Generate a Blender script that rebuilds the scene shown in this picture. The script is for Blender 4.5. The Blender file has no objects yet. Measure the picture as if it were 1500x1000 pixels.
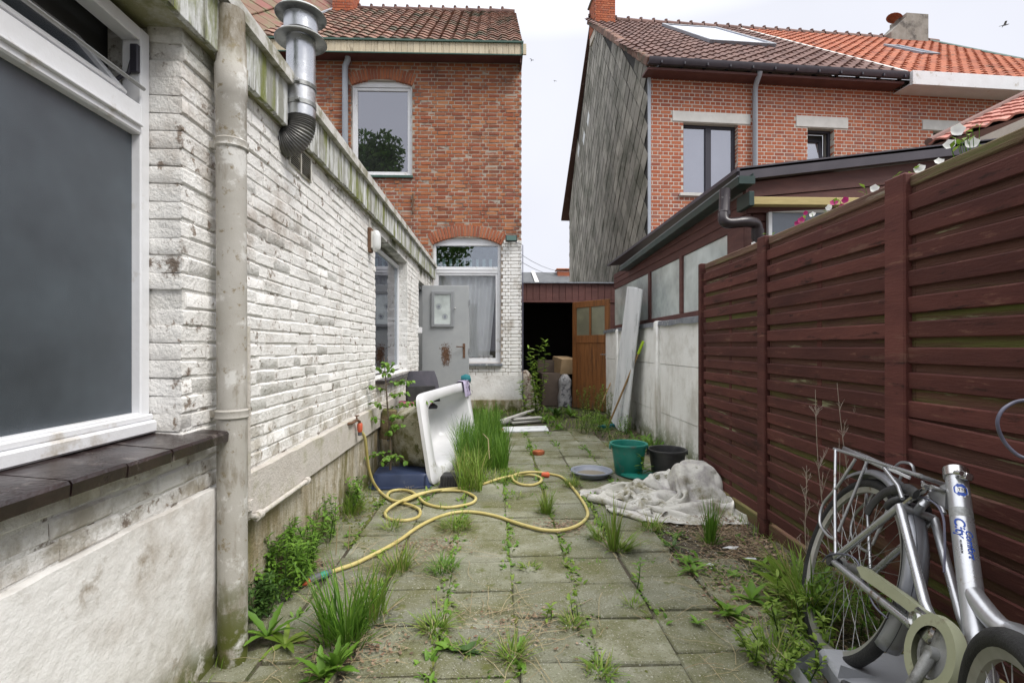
import bpy, math, random
import numpy as np
from mathutils import Vector, Matrix, noise as mnoise
R = random.Random(7)
S = bpy.context.scene
COL = S.collection
rad = math.radians

# ------------------------------------------------------------------ camera, world, sun, exposure
FPX = 732.0; CAMH = 1.12; YAW = math.atan(22 / FPX)
cam = bpy.data.objects.new('camera', bpy.data.cameras.new('camera'))
COL.objects.link(cam); S.camera = cam
cam.location = (0, 0, CAMH); cam.rotation_euler = (rad(90), 0, -YAW)
cam.data.sensor_width = 36; cam.data.lens = 36 * FPX / 1500
cam.data.shift_y = 8 / 1500; cam.data.clip_start = 0.05; cam.data.clip_end = 1000

W = bpy.data.worlds.new('World'); S.world = W; W.use_nodes = True
nt = W.node_tree; nt.nodes.clear()
n_out = nt.nodes.new('ShaderNodeOutputWorld'); n_bg = nt.nodes.new('ShaderNodeBackground')
n_sky = nt.nodes.new('ShaderNodeTexSky'); n_sky.sky_type = 'NISHITA'; n_sky.sun_disc = False
SUN_EL = rad(52); SUN_AZ = rad(125)
n_sky.sun_elevation = SUN_EL; n_sky.sun_rotation = SUN_AZ
n_tc = nt.nodes.new('ShaderNodeTexCoord'); n_sep = nt.nodes.new('ShaderNodeSeparateXYZ')
n_rmp = nt.nodes.new('ShaderNodeValToRGB')
# overcast cloud deck: pale at the horizon, brighter overhead
r = n_rmp.color_ramp; r.elements[0].position = 0.0; r.elements[0].color = (0.44, 0.44, 0.475, 1)
r.elements[1].position = 1.0; r.elements[1].color = (1.64, 1.63, 1.64, 1)
e = r.elements.new(0.52); e.color = (0.445, 0.45, 0.485, 1)
e = r.elements.new(0.72); e.color = (1.10, 1.11, 1.15, 1)
n_ns = nt.nodes.new('ShaderNodeTexNoise'); n_ns.inputs['Scale'].default_value = 1.6; n_ns.inputs['Detail'].default_value = 4
n_mr = nt.nodes.new('ShaderNodeMapRange'); n_mr.inputs[1].default_value = .3; n_mr.inputs[2].default_value = .7
n_mr.inputs[3].default_value = .88; n_mr.inputs[4].default_value = 1.05
n_mul = nt.nodes.new('ShaderNodeVectorMath'); n_mul.operation = 'SCALE'
n_sc = nt.nodes.new('ShaderNodeVectorMath'); n_sc.operation = 'SCALE'; n_sc.inputs['Scale'].default_value = 0.008
n_add = nt.nodes.new('ShaderNodeVectorMath'); n_add.operation = 'ADD'
L = nt.links
L.new(n_tc.outputs['Generated'], n_sep.inputs[0]); L.new(n_sep.outputs['Z'], n_rmp.inputs[0])
L.new(n_tc.outputs['Generated'], n_ns.inputs['Vector']); L.new(n_ns.outputs[0], n_mr.inputs[0])
L.new(n_rmp.outputs[0], n_mul.inputs[0]); L.new(n_mr.outputs[0], n_mul.inputs['Scale'])
L.new(n_sky.outputs[0], n_sc.inputs[0])
L.new(n_mul.outputs[0], n_add.inputs[0]); L.new(n_sc.outputs[0], n_add.inputs[1])
L.new(n_add.outputs[0], n_bg.inputs[0]); n_bg.inputs[1].default_value = 1.0
L.new(n_bg.outputs[0], n_out.inputs[0])

sl = bpy.data.lights.new('sun', 'SUN'); sl.energy = 1.5; sl.angle = rad(24); sl.color = (1, .96, .9)
sun = bpy.data.objects.new('sun', sl); COL.objects.link(sun)
# sun_rotation is clockwise from +Y
sd = Vector((math.sin(SUN_AZ) * math.cos(SUN_EL), math.cos(SUN_AZ) * math.cos(SUN_EL), math.sin(SUN_EL)))
sun.rotation_euler = sd.to_track_quat('Z', 'Y').to_euler()
S.view_settings.view_transform = 'Standard'; S.view_settings.look = 'None'
S.view_settings.gamma = 1; S.view_settings.exposure = 0.95; S.view_settings.use_curve_mapping = False
S.render.engine = 'CYCLES'

# ------------------------------------------------------------------ helpers
V = Vector
def ray(px, py):
    a = (px - 750) / FPX; c, s = math.cos(YAW), math.sin(YAW)
    return V((a * c + s, -a * s + c, (508 - py) / FPX))
CO = V((0, 0, CAMH))
class Fr:
    """a local frame (matrix); hit() sends a ray of the camera onto the plane local[axis]=off and returns the local point"""
    def __init__(s, loc=(0, 0, 0), rz=0, m=None):
        s.m = m if m is not None else Matrix.Translation(loc) @ Matrix.Rotation(rz, 4, 'Z'); s.i = s.m.inverted()
    def hit(s, px, py, ax, off):
        o = s.i @ CO; d = s.i.to_3x3() @ ray(px, py)
        return o + d * ((off - o[ax]) / d[ax])
WF = Fr()
def PY(px, py, y): return WF.hit(px, py, 1, y)
def PX(px, py, x): return WF.hit(px, py, 0, x)
def PG(px, py, z=0): return WF.hit(px, py, 2, z)

def tag(o, label=None, cat=None, group=None, kind=None):
    if label: o['label'] = label
    if cat: o['category'] = cat
    if group: o['group'] = group
    if kind: o['kind'] = kind
    return o
def empty(name, loc=(0, 0, 0), rz=0, label=None, cat=None, group=None, m=None, kind=None, parent=None):
    o = bpy.data.objects.new(name, None); COL.objects.link(o); o.empty_display_size = .1
    if parent: o.parent = parent
    o.matrix_local = m if m is not None else Matrix.Translation(loc) @ Matrix.Rotation(rz, 4, 'Z')
    return tag(o, label, cat, group, kind)

class MB:
    def __init__(s): s.v = []; s.f = []
    def add(s, vs, fs, m=None):
        b = len(s.v)
        s.v += [tuple(m @ V(p)) if m is not None else tuple(p) for p in vs]
        s.f += [tuple(i + b for i in f) for f in fs]; return s
    def box(s, lo, hi, m=None):
        x0, y0, z0 = lo; x1, y1, z1 = hi
        if x0 > x1: x0, x1 = x1, x0
        if y0 > y1: y0, y1 = y1, y0
        if z0 > z1: z0, z1 = z1, z0
        return s.add([(x0,y0,z0),(x1,y0,z0),(x1,y1,z0),(x0,y1,z0),(x0,y0,z1),(x1,y0,z1),(x1,y1,z1),(x0,y1,z1)],
              [(3,2,1,0),(4,5,6,7),(0,1,5,4),(1,2,6,5),(2,3,7,6),(3,0,4,7)], m)
    def cbox(s, lo, hi, b=.004, m=None, jit=0, rr=R):
        lo, hi = [min(a, c) for a, c in zip(lo, hi)], [max(a, c) for a, c in zip(lo, hi)]
        vs = []; idx = {}
        for i in (0, 1):
            for j in (0, 1):
                for k in (0, 1):
                    c = [hi[0] if i else lo[0], hi[1] if j else lo[1], hi[2] if k else lo[2]]
                    sg = [-1 if i else 1, -1 if j else 1, -1 if k else 1]
                    jj = [rr.uniform(-jit, jit) for _ in range(3)]
                    for a in range(3):
                        p = [c[q] + jj[q] + (sg[q] * (b[q] if isinstance(b, tuple) else b) if q != a else 0) for q in range(3)]
                        idx[(i, j, k, a)] = len(vs); vs.append(p)
        g = lambda i, j, k, a: idx[(i, j, k, a)]
        fs = [(g(1,0,0,0),g(1,1,0,0),g(1,1,1,0),g(1,0,1,0)),(g(0,0,1,0),g(0,1,1,0),g(0,1,0,0),g(0,0,0,0)),
              (g(0,1,0,1),g(0,1,1,1),g(1,1,1,1),g(1,1,0,1)),(g(1,0,0,1),g(1,0,1,1),g(0,0,1,1),g(0,0,0,1)),
              (g(0,0,1,2),g(1,0,1,2),g(1,1,1,2),g(0,1,1,2)),(g(0,1,0,2),g(1,1,0,2),g(1,0,0,2),g(0,0,0,2))]
        for a in range(3):
            b1, b2 = [(1, 2), (0, 2), (0, 1)][a]
            for p in (0, 1):
                for q in (0, 1):
                    def key(t, n):
                        k = [0, 0, 0]; k[a] = t; k[b1] = p; k[b2] = q; return idx[(k[0], k[1], k[2], n)]
                    f = (key(0, b1), key(1, b1), key(1, b2), key(0, b2))
                    fs.append(f)
        for i in (0, 1):
            for j in (0, 1):
                for k in (0, 1): fs.append((g(i,j,k,0), g(i,j,k,1), g(i,j,k,2)))
        # orient outward
        cen = V([(l + h) / 2 for l, h in zip(lo, hi)]); out = []
        for f in fs:
            P = [V(vs[i]) for i in f]; n = (P[1] - P[0]).cross(P[2] - P[0]); mid = sum(P, V()) / len(P)
            out.append(f if n.dot(mid - cen) > 0 else tuple(reversed(f)))
        return s.add(vs, out, m)
    def tube(s, path, r, seg=8, caps=True, closed=False, m=None, flat=1):
        P = [V(p) for p in path]; n = len(P); rr = r if isinstance(r, (list, tuple)) else [r] * n
        T = []
        for i in range(n):
            a = P[(i - 1) % n] if (closed or i > 0) else P[i]; b = P[(i + 1) % n] if (closed or i < n - 1) else P[i]
            t = (b - a); T.append(t.normalized() if t.length > 1e-9 else V((0, 0, 1)))
        up = V((0, 0, 1)) if abs(T[0].z) < .9 else V((1, 0, 0))
        N = T[0].cross(up).normalized(); vs = []; fs = []
        for i in range(n):
            N = (N - T[i] * N.dot(T[i])); N = N.normalized() if N.length > 1e-6 else T[i].orthogonal().normalized()
            B = T[i].cross(N)
            for k in range(seg):
                a = 2 * math.pi * k / seg; vs.append(P[i] + (N * math.cos(a) + B * math.sin(a) * flat) * rr[i])
        for i in range(n if closed else n - 1):
            j = (i + 1) % n
            for k in range(seg):
                l = (k + 1) % seg; fs.append((i*seg+k, i*seg+l, j*seg+l, j*seg+k))
        if caps and not closed:
            fs.append(tuple(reversed(range(seg)))); fs.append(tuple((n - 1) * seg + k for k in range(seg)))
        return s.add(vs, fs, m)
    def lathe(s, prof, seg=24, m=None, cap0=False, cap1=False, ax=1, ay=1):
        vs = []; fs = []
        for (rr, z) in prof:
            for k in range(seg):
                a = 2 * math.pi * k / seg; vs.append((rr * math.cos(a) * ax, rr * math.sin(a) * ay, z))
        for i in range(len(prof) - 1):
            for k in range(seg):
                l = (k + 1) % seg; fs.append((i*seg+k, i*seg+l, (i+1)*seg+l, (i+1)*seg+k))
        if cap0: fs.append(tuple(reversed(range(seg))))
        if cap1: fs.append(tuple((len(prof) - 1) * seg + k for k in range(seg)))
        return s.add(vs, fs, m)
    def prism(s, poly, d, m=None):
        """poly: 3d points (planar); extruded by vector d"""
        n = len(poly); d = V(d); vs = [V(p) for p in poly] + [V(p) + d for p in poly]
        fs = [tuple(reversed(range(n))), tuple(range(n, 2 * n))] + [(i, (i+1) % n, (i+1) % n + n, i + n) for i in range(n)]
        nn = (vs[1] - vs[0]).cross(vs[2] - vs[0])
        if nn.dot(d) < 0: fs = [tuple(reversed(f)) for f in fs]
        return s.add(vs, fs, m)
    def quad(s, a, b, c, d, m=None): return s.add([a, b, c, d], [(0, 1, 2, 3)], m)
    def mesh(s, name, smooth=None):
        me = bpy.data.meshes.new(name); me.from_pydata([tuple(v) for v in s.v], [], s.f)
        if smooth is not None:
            me.shade_smooth(); me.set_sharp_from_angle(angle=rad(smooth))
        me.update(); return me
    def build(s, name, mt, parent=None, smooth=None):
        me = s.mesh(name, smooth)
        if mt: me.materials.append(mt)
        o = bpy.data.objects.new(name, me); COL.objects.link(o)
        if parent: o.parent = parent
        return o
def bbox(name, mt, lo, hi, parent=None, b=.004):
    return MB().cbox(lo, hi, b).build(name, mt, parent, 30)
def inst(name, me, m, parent=None):
    o = bpy.data.objects.new(name, me); COL.objects.link(o)
    if parent: o.parent = parent
    o.matrix_local = m; return o
def catmull(pts, k=6, closed=False):
    P = [V(p) for p in pts]; n = len(P); out = []
    for i in range(n if closed else n - 1):
        p0 = P[(i-1) % n] if closed or i > 0 else P[i]; p1 = P[i]; p2 = P[(i+1) % n]; p3 = P[(i+2) % n] if closed or i + 2 < n else p2
        for j in range(k):
            t = j / k
            out.append(0.5 * ((2*p1) + (p2-p0)*t + (2*p0-5*p1+4*p2-p3)*t*t + (3*p1-p0-3*p2+p3)*t**3))
    if not closed: out.append(P[-1])
    return out
def frame3(o, x, y, z):
    m = Matrix.Identity(4)
    for i, c in enumerate((x, y, z)):
        for j in range(3): m[j][i] = c[j]
    for j in range(3): m[j][3] = o[j]
    return m
def seg_m(a, b, side=None):
    """matrix whose local z runs a->b"""
    a, b = V(a), V(b); z = (b - a).normalized(); x = (V(side) if side is not None else z.orthogonal()); x = (x - z * x.dot(z)).normalized()
    return frame3(a, x, z.cross(x), z)
def pixsize(w):
    """rough on-screen size of a point's neighbourhood: px per metre (0 when out of view)"""
    d = w - CO; c, s = math.cos(YAW), math.sin(YAW)
    x = d.x * c - d.y * s; y = d.x * s + d.y * c
    if y < .2: return 0
    u = 750 + FPX * x / y; v = 508 - FPX * d.z / y
    return FPX / y if -40 < u < 1540 and -40 < v < 1040 else 0
def pieces(name, parent, variants, items, limit=290, stuff=None):
    """items: (matrix local to parent, variant index[, weight]); the largest ones in view are objects of their own, the rest one stuff part"""
    pm = parent.matrix_local.copy(); q = parent.parent
    while q: pm = q.matrix_local @ pm; q = q.parent
    sc = []
    for it in items:
        w = it[2] if len(it) > 2 else 1
        sc.append(pixsize(pm @ it[0].translation) * w * (it[0].to_scale().x * it[0].to_scale().y * it[0].to_scale().z) ** (1/3))
    order = sorted(range(len(items)), key=lambda i: -sc[i])
    for i in order[:limit]: inst(name, variants[items[i][1]], items[i][0], parent)
    rest = order[limit:]
    if rest:
        vs = []; fs = []; b = 0; cache = {}
        for i in rest:
            vi = items[i][1]
            if vi not in cache:
                me = variants[vi]; cache[vi] = (np.array([tuple(v.co) for v in me.vertices]), [tuple(p.vertices) for p in me.polygons], me)
            a, pf, me = cache[vi]; m = np.array(items[i][0])
            vs.append(a @ m[:3, :3].T + m[:3, 3]); fs += [tuple(k + b for k in f) for f in pf]; b += len(a)
        me2 = bpy.data.meshes.new(stuff or name); me2.from_pydata(np.concatenate(vs).tolist(), [], fs)
        src = cache[items[rest[0]][1]][2]; me2.materials.append(src.materials[0])
        if src.polygons[0].use_smooth: me2.shade_smooth(); me2.set_sharp_from_angle(angle=rad(35))
        o = bpy.data.objects.new(stuff or name, me2); COL.objects.link(o); o.parent = parent; o['kind'] = 'stuff'

# ------------------------------------------------------------------ materials
class NT:
    def __init__(s, name):
        s.m = bpy.data.materials.new(name); s.m.use_nodes = True; s.t = s.m.node_tree; s.t.nodes.clear()
        s.out = s.n('ShaderNodeOutputMaterial'); s.pos = None
    def n(s, t, **k):
        x = s.t.nodes.new(t)
        for a, b in k.items(): setattr(x, a, b)
        return x
    def l(s, a, b): s.t.links.new(a, b)
    def set(s, sock, v):
        if hasattr(v, 'is_output'): s.l(v, sock)
        else: sock.default_value = (v[0], v[1], v[2], 1) if isinstance(v, (tuple, list)) and sock.type == 'RGBA' else v
    def P(s):
        if not s.pos: s.pos = s.n('ShaderNodeNewGeometry')
        return s.pos
    def mp(s, sc=(1, 1, 1), obj=False):
        m = s.n('ShaderNodeMapping'); m.inputs['Scale'].default_value = sc
        if obj: s.l(s.n('ShaderNodeTexCoord').outputs['Object'], m.inputs[0])
        else: s.l(s.P().outputs['Position'], m.inputs[0])
        return m.outputs[0]
    def noise(s, sc, det=5, rough=.6, vec=None, dist=0):
        x = s.n('ShaderNodeTexNoise'); x.inputs['Scale'].default_value = sc; x.inputs['Detail'].default_value = det
        x.inputs['Roughness'].default_value = rough; x.inputs['Distortion'].default_value = dist
        s.l(vec if vec else s.P().outputs['Position'], x.inputs['Vector']); return x.outputs[0]
    def rng(s, v, a, b, c=0, d=1):
        x = s.n('ShaderNodeMapRange'); s.set(x.inputs[0], v)
        for i, q in enumerate((a, b, c, d)): x.inputs[i + 1].default_value = q
        return x.outputs[0]
    def math(s, op, a, b=0):
        x = s.n('ShaderNodeMath', operation=op); s.set(x.inputs[0], a); s.set(x.inputs[1], b); return x.outputs[0]
    def mix(s, f, a, b, bt='MIX'):
        x = s.n('ShaderNodeMix', data_type='RGBA', blend_type=bt); s.set(x.inputs[0], f); s.set(x.inputs[6], a); s.set(x.inputs[7], b); return x.outputs[2]
    def rand(s):
        o = s.n('ShaderNodeObjectInfo'); return s.math('FRACT', s.math('ADD', o.outputs['Random'], s.P().outputs['Random Per Island']))
    def z(s):
        x = s.n('ShaderNodeSeparateXYZ'); s.l(s.P().outputs['Position'], x.inputs[0]); return x.outputs['Z']
    def ramp(s, f, cols):
        x = s.n('ShaderNodeValToRGB'); s.l(f, x.inputs[0]); r = x.color_ramp; n = len(cols); r.interpolation = 'LINEAR'
        while len(r.elements) < n: r.elements.new(.5)
        for i, c in enumerate(cols): r.elements[i].position = i / (n - 1); r.elements[i].color = (*c, 1)
        return x.outputs[0]
def mat(name, c1, c2=None, sc=6, rough=.8, metal=0, bump=0, bsc=80, bdist=.01, rnd=0, pal=None, patches=(), spec=.4,
        trans=0, stretch=None, obj=False, roughvar=0, coarse=0, alpha=None):
    k = NT(name); vec = k.mp(stretch or (1, 1, 1), obj) if (stretch or obj) else None
    c = c1
    if pal: c = k.ramp(k.rand(), pal)
    if c2: c = k.mix(k.rng(k.noise(sc, 6, .6, vec), .35, .65), c, c2)
    if rnd:
        v = k.rng(k.rand(), 0, 1, 1 - rnd, 1 + rnd); h = k.n('ShaderNodeHueSaturation'); k.set(h.inputs['Color'], c); k.l(v, h.inputs['Value']); c = h.outputs[0]
    for p in patches:
        col, ps, lo, hi = p[:4]
        st = p[6] if len(p) > 6 else None
        f = k.rng(k.noise(ps, 7, .68, k.mp(st) if st else vec), lo, hi)
        if len(p) > 5 and p[4] is not None: f = k.math('MULTIPLY', f, k.rng(k.z(), p[4], p[5]))
        c = k.mix(f, c, col)
    if trans:
        b = k.n('ShaderNodeBsdfPrincipled'); k.set(b.inputs['Base Color'], c); b.inputs['Roughness'].default_value = rough
        b.inputs['Specular IOR Level'].default_value = spec
        t = k.n('ShaderNodeBsdfTranslucent'); k.set(t.inputs[0], c); x = k.n('ShaderNodeMixShader'); x.inputs[0].default_value = trans
        k.l(b.outputs[0], x.inputs[1]); k.l(t.outputs[0], x.inputs[2]); k.l(x.outputs[0], k.out.inputs[0]); return k.m
    b = k.n('ShaderNodeBsdfPrincipled'); k.set(b.inputs['Base Color'], c); b.inputs['Roughness'].default_value = rough
    if roughvar: k.l(k.rng(k.noise(5, 5), .3, .7, max(0, rough - roughvar), min(1, rough + roughvar)), b.inputs['Roughness'])
    b.inputs['Metallic'].default_value = metal; b.inputs['Specular IOR Level'].default_value = spec
    if bump:
        hgt = k.noise(bsc, 6, .65, vec)
        if coarse: hgt = k.math('ADD', hgt, k.math('MULTIPLY', k.noise(bsc / 6, 4, .5, vec), coarse))
        u = k.n('ShaderNodeBump'); u.inputs['Strength'].default_value = bump; u.inputs['Distance'].default_value = bdist
        k.l(hgt, u.inputs['Height']); k.l(u.outputs[0], b.inputs['Normal'])
    k.l(b.outputs[0], k.out.inputs[0]); return k.m
def glass(name, refl=.3, tint=(.6, .65, .65), rough=.01, dark=None, bump=0, see=.8, bs=220):
    """dark: colour of an opaque (frosted or blind) pane; otherwise the pane is see-through"""
    k = NT(name); g = k.n('ShaderNodeBsdfGlossy'); g.inputs['Roughness'].default_value = rough; g.inputs[0].default_value = (.93, .94, 1, 1)
    if dark:
        d = k.n('ShaderNodeBsdfDiffuse'); k.set(d.inputs[0], k.mix(k.rng(k.noise(1.7, 4), .35, .68), tuple(x * .7 for x in dark), tuple(x * 1.5 for x in dark)))
    else: d = k.n('ShaderNodeBsdfTransparent'); d.inputs[0].default_value = (*[see * x / max(tint) for x in tint], 1)
    if bump:
        u = k.n('ShaderNodeBump'); u.inputs['Strength'].default_value = bump; u.inputs['Distance'].default_value = .002
        k.l(k.noise(bs, 3), u.inputs['Height']); k.l(u.outputs[0], g.inputs['Normal'])
        if dark: k.l(u.outputs[0], d.inputs['Normal'])
    x = k.n('ShaderNodeMixShader'); fz = k.n('ShaderNodeLayerWeight'); fz.inputs[0].default_value = .12
    k.l(k.rng(fz.outputs['Fresnel'], 0, 1, refl, 1), x.inputs[0])
    k.l(d.outputs[0], x.inputs[1]); k.l(g.outputs[0], x.inputs[2]); k.l(x.outputs[0], k.out.inputs[0]); return k.m

DIRT = (.16, .13, .10); MOSS = (.085, .095, .02); LICH = (.17, .17, .06)
M = {}
M['wbrick'] = mat('white_painted_brick', (.76, .745, .715), (.85, .84, .815), 5, .75, bump=.8, bsc=70, bdist=.010, rnd=.03, coarse=1.6,
    patches=[((.44, .39, .34), 2.6, .55, .72), ((.26, .21, .17), 17, .59, .65), ((.19, .15, .12), 7, .63, .69), ((.33, .29, .22), 6, .45, .60, .95, .6), ((.12, .12, .05), 2.5, .5, .62, 2.02, 2.2)])
M['wmortar'] = mat('painted_mortar', (.68, .665, .63), (.78, .77, .74), 9, .85, bump=1, bsc=60, bdist=.012,
    patches=[((.20, .17, .14), 9, .56, .62), ((.08, .09, .04), 2.5, .48, .6, 2.0, 2.2)])
M['render'] = mat('white_render', (.68, .66, .63), (.80, .79, .77), 3.5, .8, bump=.35, bsc=150, bdist=.006, coarse=3,
    patches=[((.36, .31, .25), 1.7, .50, .72), ((.28, .23, .17), 5, .60, .72), ((.24, .21, .13), 4, .38, .6, .32, .05), (MOSS, 7, .44, .52, .16, .03)])
M['plinth'] = mat('stained_plinth', (.42, .37, .28), (.56, .52, .45), 5, .85, bump=.8, bsc=70, bdist=.01, coarse=1.5,
    patches=[((.26, .21, .12), 6, .42, .6, None, None, (1, 1, .25)), ((.18, .16, .07), 9, .5, .62, None, None, (1, 1, .3)), ((.58, .56, .52), 14, .62, .66), (MOSS, 8, .42, .55, .2, .05)])
M['ledge'] = mat('cement_ledge', (.50, .46, .41), (.60, .57, .53), 4, .85, bump=.6, bsc=90, coarse=1, patches=[((.30, .28, .16), 4, .5, .68)])
M['slab'] = mat('concrete_slab', (.15, .155, .10), (.28, .28, .215), 2.3, .9, bump=.9, bsc=180, bdist=.006, rnd=.20,
    patches=[((.125, .125, .055), 2.2, .43, .60), ((.40, .385, .33), 130, .58, .64), ((.075, .07, .04), 90, .57, .65), ((.08, .075, .05), 1.1, .60, .68), ((.10, .11, .03), 9, .58, .66)])
M['soil'] = mat('soil', (.075, .062, .042), (.13, .11, .08), 6, .95, bump=1, bsc=60, bdist=.03, patches=[((.07, .085, .025), 3, .52, .6)])
M['pvcwhite'] = mat('white_frame', (.72, .73, .75), (.66, .66, .67), 4, .35, bump=.15, bsc=40, patches=[((.42, .38, .32), 6, .60, .72)])
M['fasciaw'] = mat('weathered_white_fascia', (.52, .53, .51), (.64, .65, .65), 3, .7, bump=.4, bsc=60,
    patches=[((.27, .27, .23), 7, .47, .56, None, None, (3, 3, .35)), ((.17, .19, .05), 3.5, .49, .60, None, None, (2.5, 2.5, .5)), ((.09, .09, .06), 9, .58, .66, None, None, (2.5, 2.5, .4))])
M['capwhite'] = mat('roof_edge_strip', (.50, .49, .46), (.62, .61, .58), 5, .6, bump=.3, patches=[((.25, .24, .17), 6, .5, .62)])
M['algae'] = mat('algae_soffit', (.20, .21, .10), (.34, .32, .20), 5, .85, bump=.4, patches=[((.45, .44, .38), 4, .55, .66)])
M['pipe'] = mat('old_downpipe', (.36, .34, .30), (.46, .44, .405), 4, .7, bump=.3, bsc=160, bdist=.004, coarse=.6, spec=.3,
    patches=[((.60, .59, .56), 8, .56, .62), ((.17, .14, .09), 7, .50, .64, None, None, (1, 1, .3)), ((.24, .20, .13), 30, .58, .66), (MOSS, 9, .45, .55, .4, .1), ((.17,.17,.08), 6, .5,.62, 2.1, 2.3)])
M['whitepipe'] = mat('white_pipe', (.55, .53, .48), (.64, .63, .59), 8, .6, patches=[((.33, .29, .2), 12, .55, .66)])
M['silltile'] = mat('glazed_sill_tile', (.014, .009, .009), (.030, .018, .017), 12, .22, bump=.25, bsc=30, patches=[((.13, .11, .10), 14, .58, .7)], spec=.6, roughvar=.14)
M['grout'] = mat('grout', (.33, .32, .29), rough=.9, bump=.5)
M['steel'] = mat('flue_steel', (.50, .51, .53), (.60, .61, .62), 6, .32, metal=.9, bump=.12, bsc=20, roughvar=.12, patches=[((.28, .25, .22), 5, .55, .7)])
M['steeldull'] = mat('dull_steel', (.30, .31, .31), (.38, .38, .37), 8, .5, metal=.6, bump=.2, patches=[((.12, .12, .11), 6, .5, .62)])
M['flex'] = mat('flexible_duct', (.13, .13, .13), (.22, .215, .205), 9, .45, metal=.6, patches=[((.30, .28, .15), 5, .58, .66)])
M['rust'] = mat('rusty_iron', (.11, .06, .035), (.19, .11, .07), 30, .85, metal=.2, bump=.5)
M['lampglass'] = mat('lamp_glass', (.62, .63, .62), rough=.25, spec=.6)
M['greydoor'] = mat('grey_door_paint', (.31, .325, .335), (.36, .37, .375), 3, .55, bump=.15)
M['greydoor2'] = mat('grey_door_trim', (.24, .25, .26), rough=.5)
M['mortar'] = mat('lime_mortar', (.30, .25, .20), (.42, .36, .30), 8, .95, bump=.6, patches=[((.16, .13, .11), 5, .52, .62)])
M['mortar2'] = mat('pale_mortar', (.60, .55, .48), (.52, .47, .41), 8, .95, bump=.5)
M['brick'] = mat('old_red_brick', (.3, .12, .06), None, rough=.9, bump=.7, bsc=90, bdist=.006,
    pal=[(.18, .055, .03), (.28, .088, .042), (.34, .115, .045), (.37, .14, .06), (.30, .088, .042), (.25, .075, .04), (.39, .165, .075), (.21, .07, .045), (.33, .105, .045)],
    patches=[((.12, .055, .04), 1.3, .52, .7), ((.46, .37, .31), 12, .66, .71), ((.36, .24, .18), 1.6, .66, .78)])
M['brickA'] = mat('arch_brick', (.3, .12, .06), None, rough=.9, bump=.7, bsc=90, pal=[(.27, .085, .045), (.36, .12, .06), (.40, .15, .075), (.24, .08, .05)], patches=[((.10, .06, .05), 4, .56, .68)])
M['brick2'] = mat('red_facing_brick', (.3, .12, .06), None, rough=.85, bump=.4, bsc=90, bdist=.006,
    pal=[(.30, .078, .036), (.39, .105, .048), (.42, .13, .06), (.36, .095, .042), (.28, .078, .045), (.44, .145, .07), (.25, .10, .075)])
M['cream'] = mat('cream_boards', (.50, .42, .29), (.58, .51, .38), 7, .7, bump=.3, rnd=.08, stretch=(6, 6, 1), patches=[((.25, .20, .13), 5, .56, .66)])
M['wbrick2'] = mat('white_painted_brick_plain', (.72, .71, .68), (.80, .79, .77), 5, .75, bump=.6, bsc=70, rnd=.04, patches=[((.42, .38, .33), 2.6, .56, .70), ((.28, .24, .20), 12, .63, .68)])
M['zincgreen'] = mat('green_edge', (.035, .085, .065), (.06, .11, .09), 6, .5, bump=.15)
M['zinc'] = mat('zinc', (.17, .185, .21), (.27, .29, .32), 9, .45, metal=.3, bump=.5, bsc=60, coarse=2, patches=[((.45, .46, .47), 14, .58, .66)])
M['greypvc'] = mat('grey_pvc', (.33, .36, .41), (.38, .41, .45), 4, .45)
M['bluegrey'] = mat('blue_grey_pvc', (.20, .215, .25), (.24, .26, .29), 4, .4)
M['tileA'] = mat('weathered_roof_tile', (.2, .1, .07), None, rough=.9, bump=.5, pal=[(.14, .07, .05), (.22, .11, .08), (.28, .16, .12), (.12, .07, .055), (.20, .11, .08), (.25, .14, .10)], patches=[((.08, .075, .05), 2.2, .5, .62)])
M['tileB'] = mat('brown_roof_tile', (.2, .1, .07), None, rough=.85, bump=.4, pal=[(.11, .06, .05), (.15, .085, .07), (.18, .105, .09), (.10, .055, .048)], patches=[((.24, .17, .15), 5, .58, .7)])
M['tileC'] = mat('orange_roof_tile', (.2, .1, .07), None, rough=.85, bump=.4, pal=[(.32, .095, .05), (.38, .125, .065), (.35, .11, .055), (.26, .08, .045), (.40, .15, .085)], patches=[((.15, .07, .045), 4, .56, .68)])
M['tileD'] = mat('red_metal_tile', (.2, .1, .07), None, rough=.75, bump=.4, pal=[(.15, .06, .05), (.19, .085, .06), (.16, .10, .06), (.21, .075, .06)], patches=[((.16, .15, .08), 3.5, .48, .64)])
M['slate'] = mat('fibre_slate', (.2, .2, .2), None, rough=.75, bump=.5, bsc=60, pal=[(.17, .16, .135), (.27, .255, .22), (.38, .36, .31), (.21, .20, .17), (.31, .295, .25)], patches=[((.10, .10, .07), 1.1, .45, .62), ((.31, .29, .25), 5, .56, .7)])
M['slateback'] = mat('slate_gap_shade', (.03, .03, .028), rough=.9)  # backing coloured near black as the shade in the gaps between slates
M['slatenew'] = mat('new_slate', (.62, .64, .64), rough=.6)
M['stone'] = mat('lintel_stone', (.62, .61, .58), (.54, .53, .50), 6, .8, bump=.3)
M['chimstone'] = mat('rendered_chimney', (.30, .28, .25), (.22, .20, .17), 4, .9, bump=.6, patches=[((.10, .09, .08), 3, .5, .65)])
M['darkframe'] = mat('dark_window_frame', (.035, .033, .045), rough=.4)
M['purplewood'] = mat('brown_cladding', (.085, .032, .028), (.12, .048, .04), 5, .6, bump=.3, bsc=40, rnd=.1, stretch=(1, 1, 5))
M['purpleroof'] = mat('dark_roof_trim', (.055, .048, .06), (.075, .065, .08), 5, .5)
M['greengutter'] = mat('green_gutter', (.022, .042, .038), (.035, .06, .054), 5, .4, roughvar=.1)
M['gutteredge'] = mat('gutter_edge', (.20, .22, .23), rough=.45)
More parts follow.
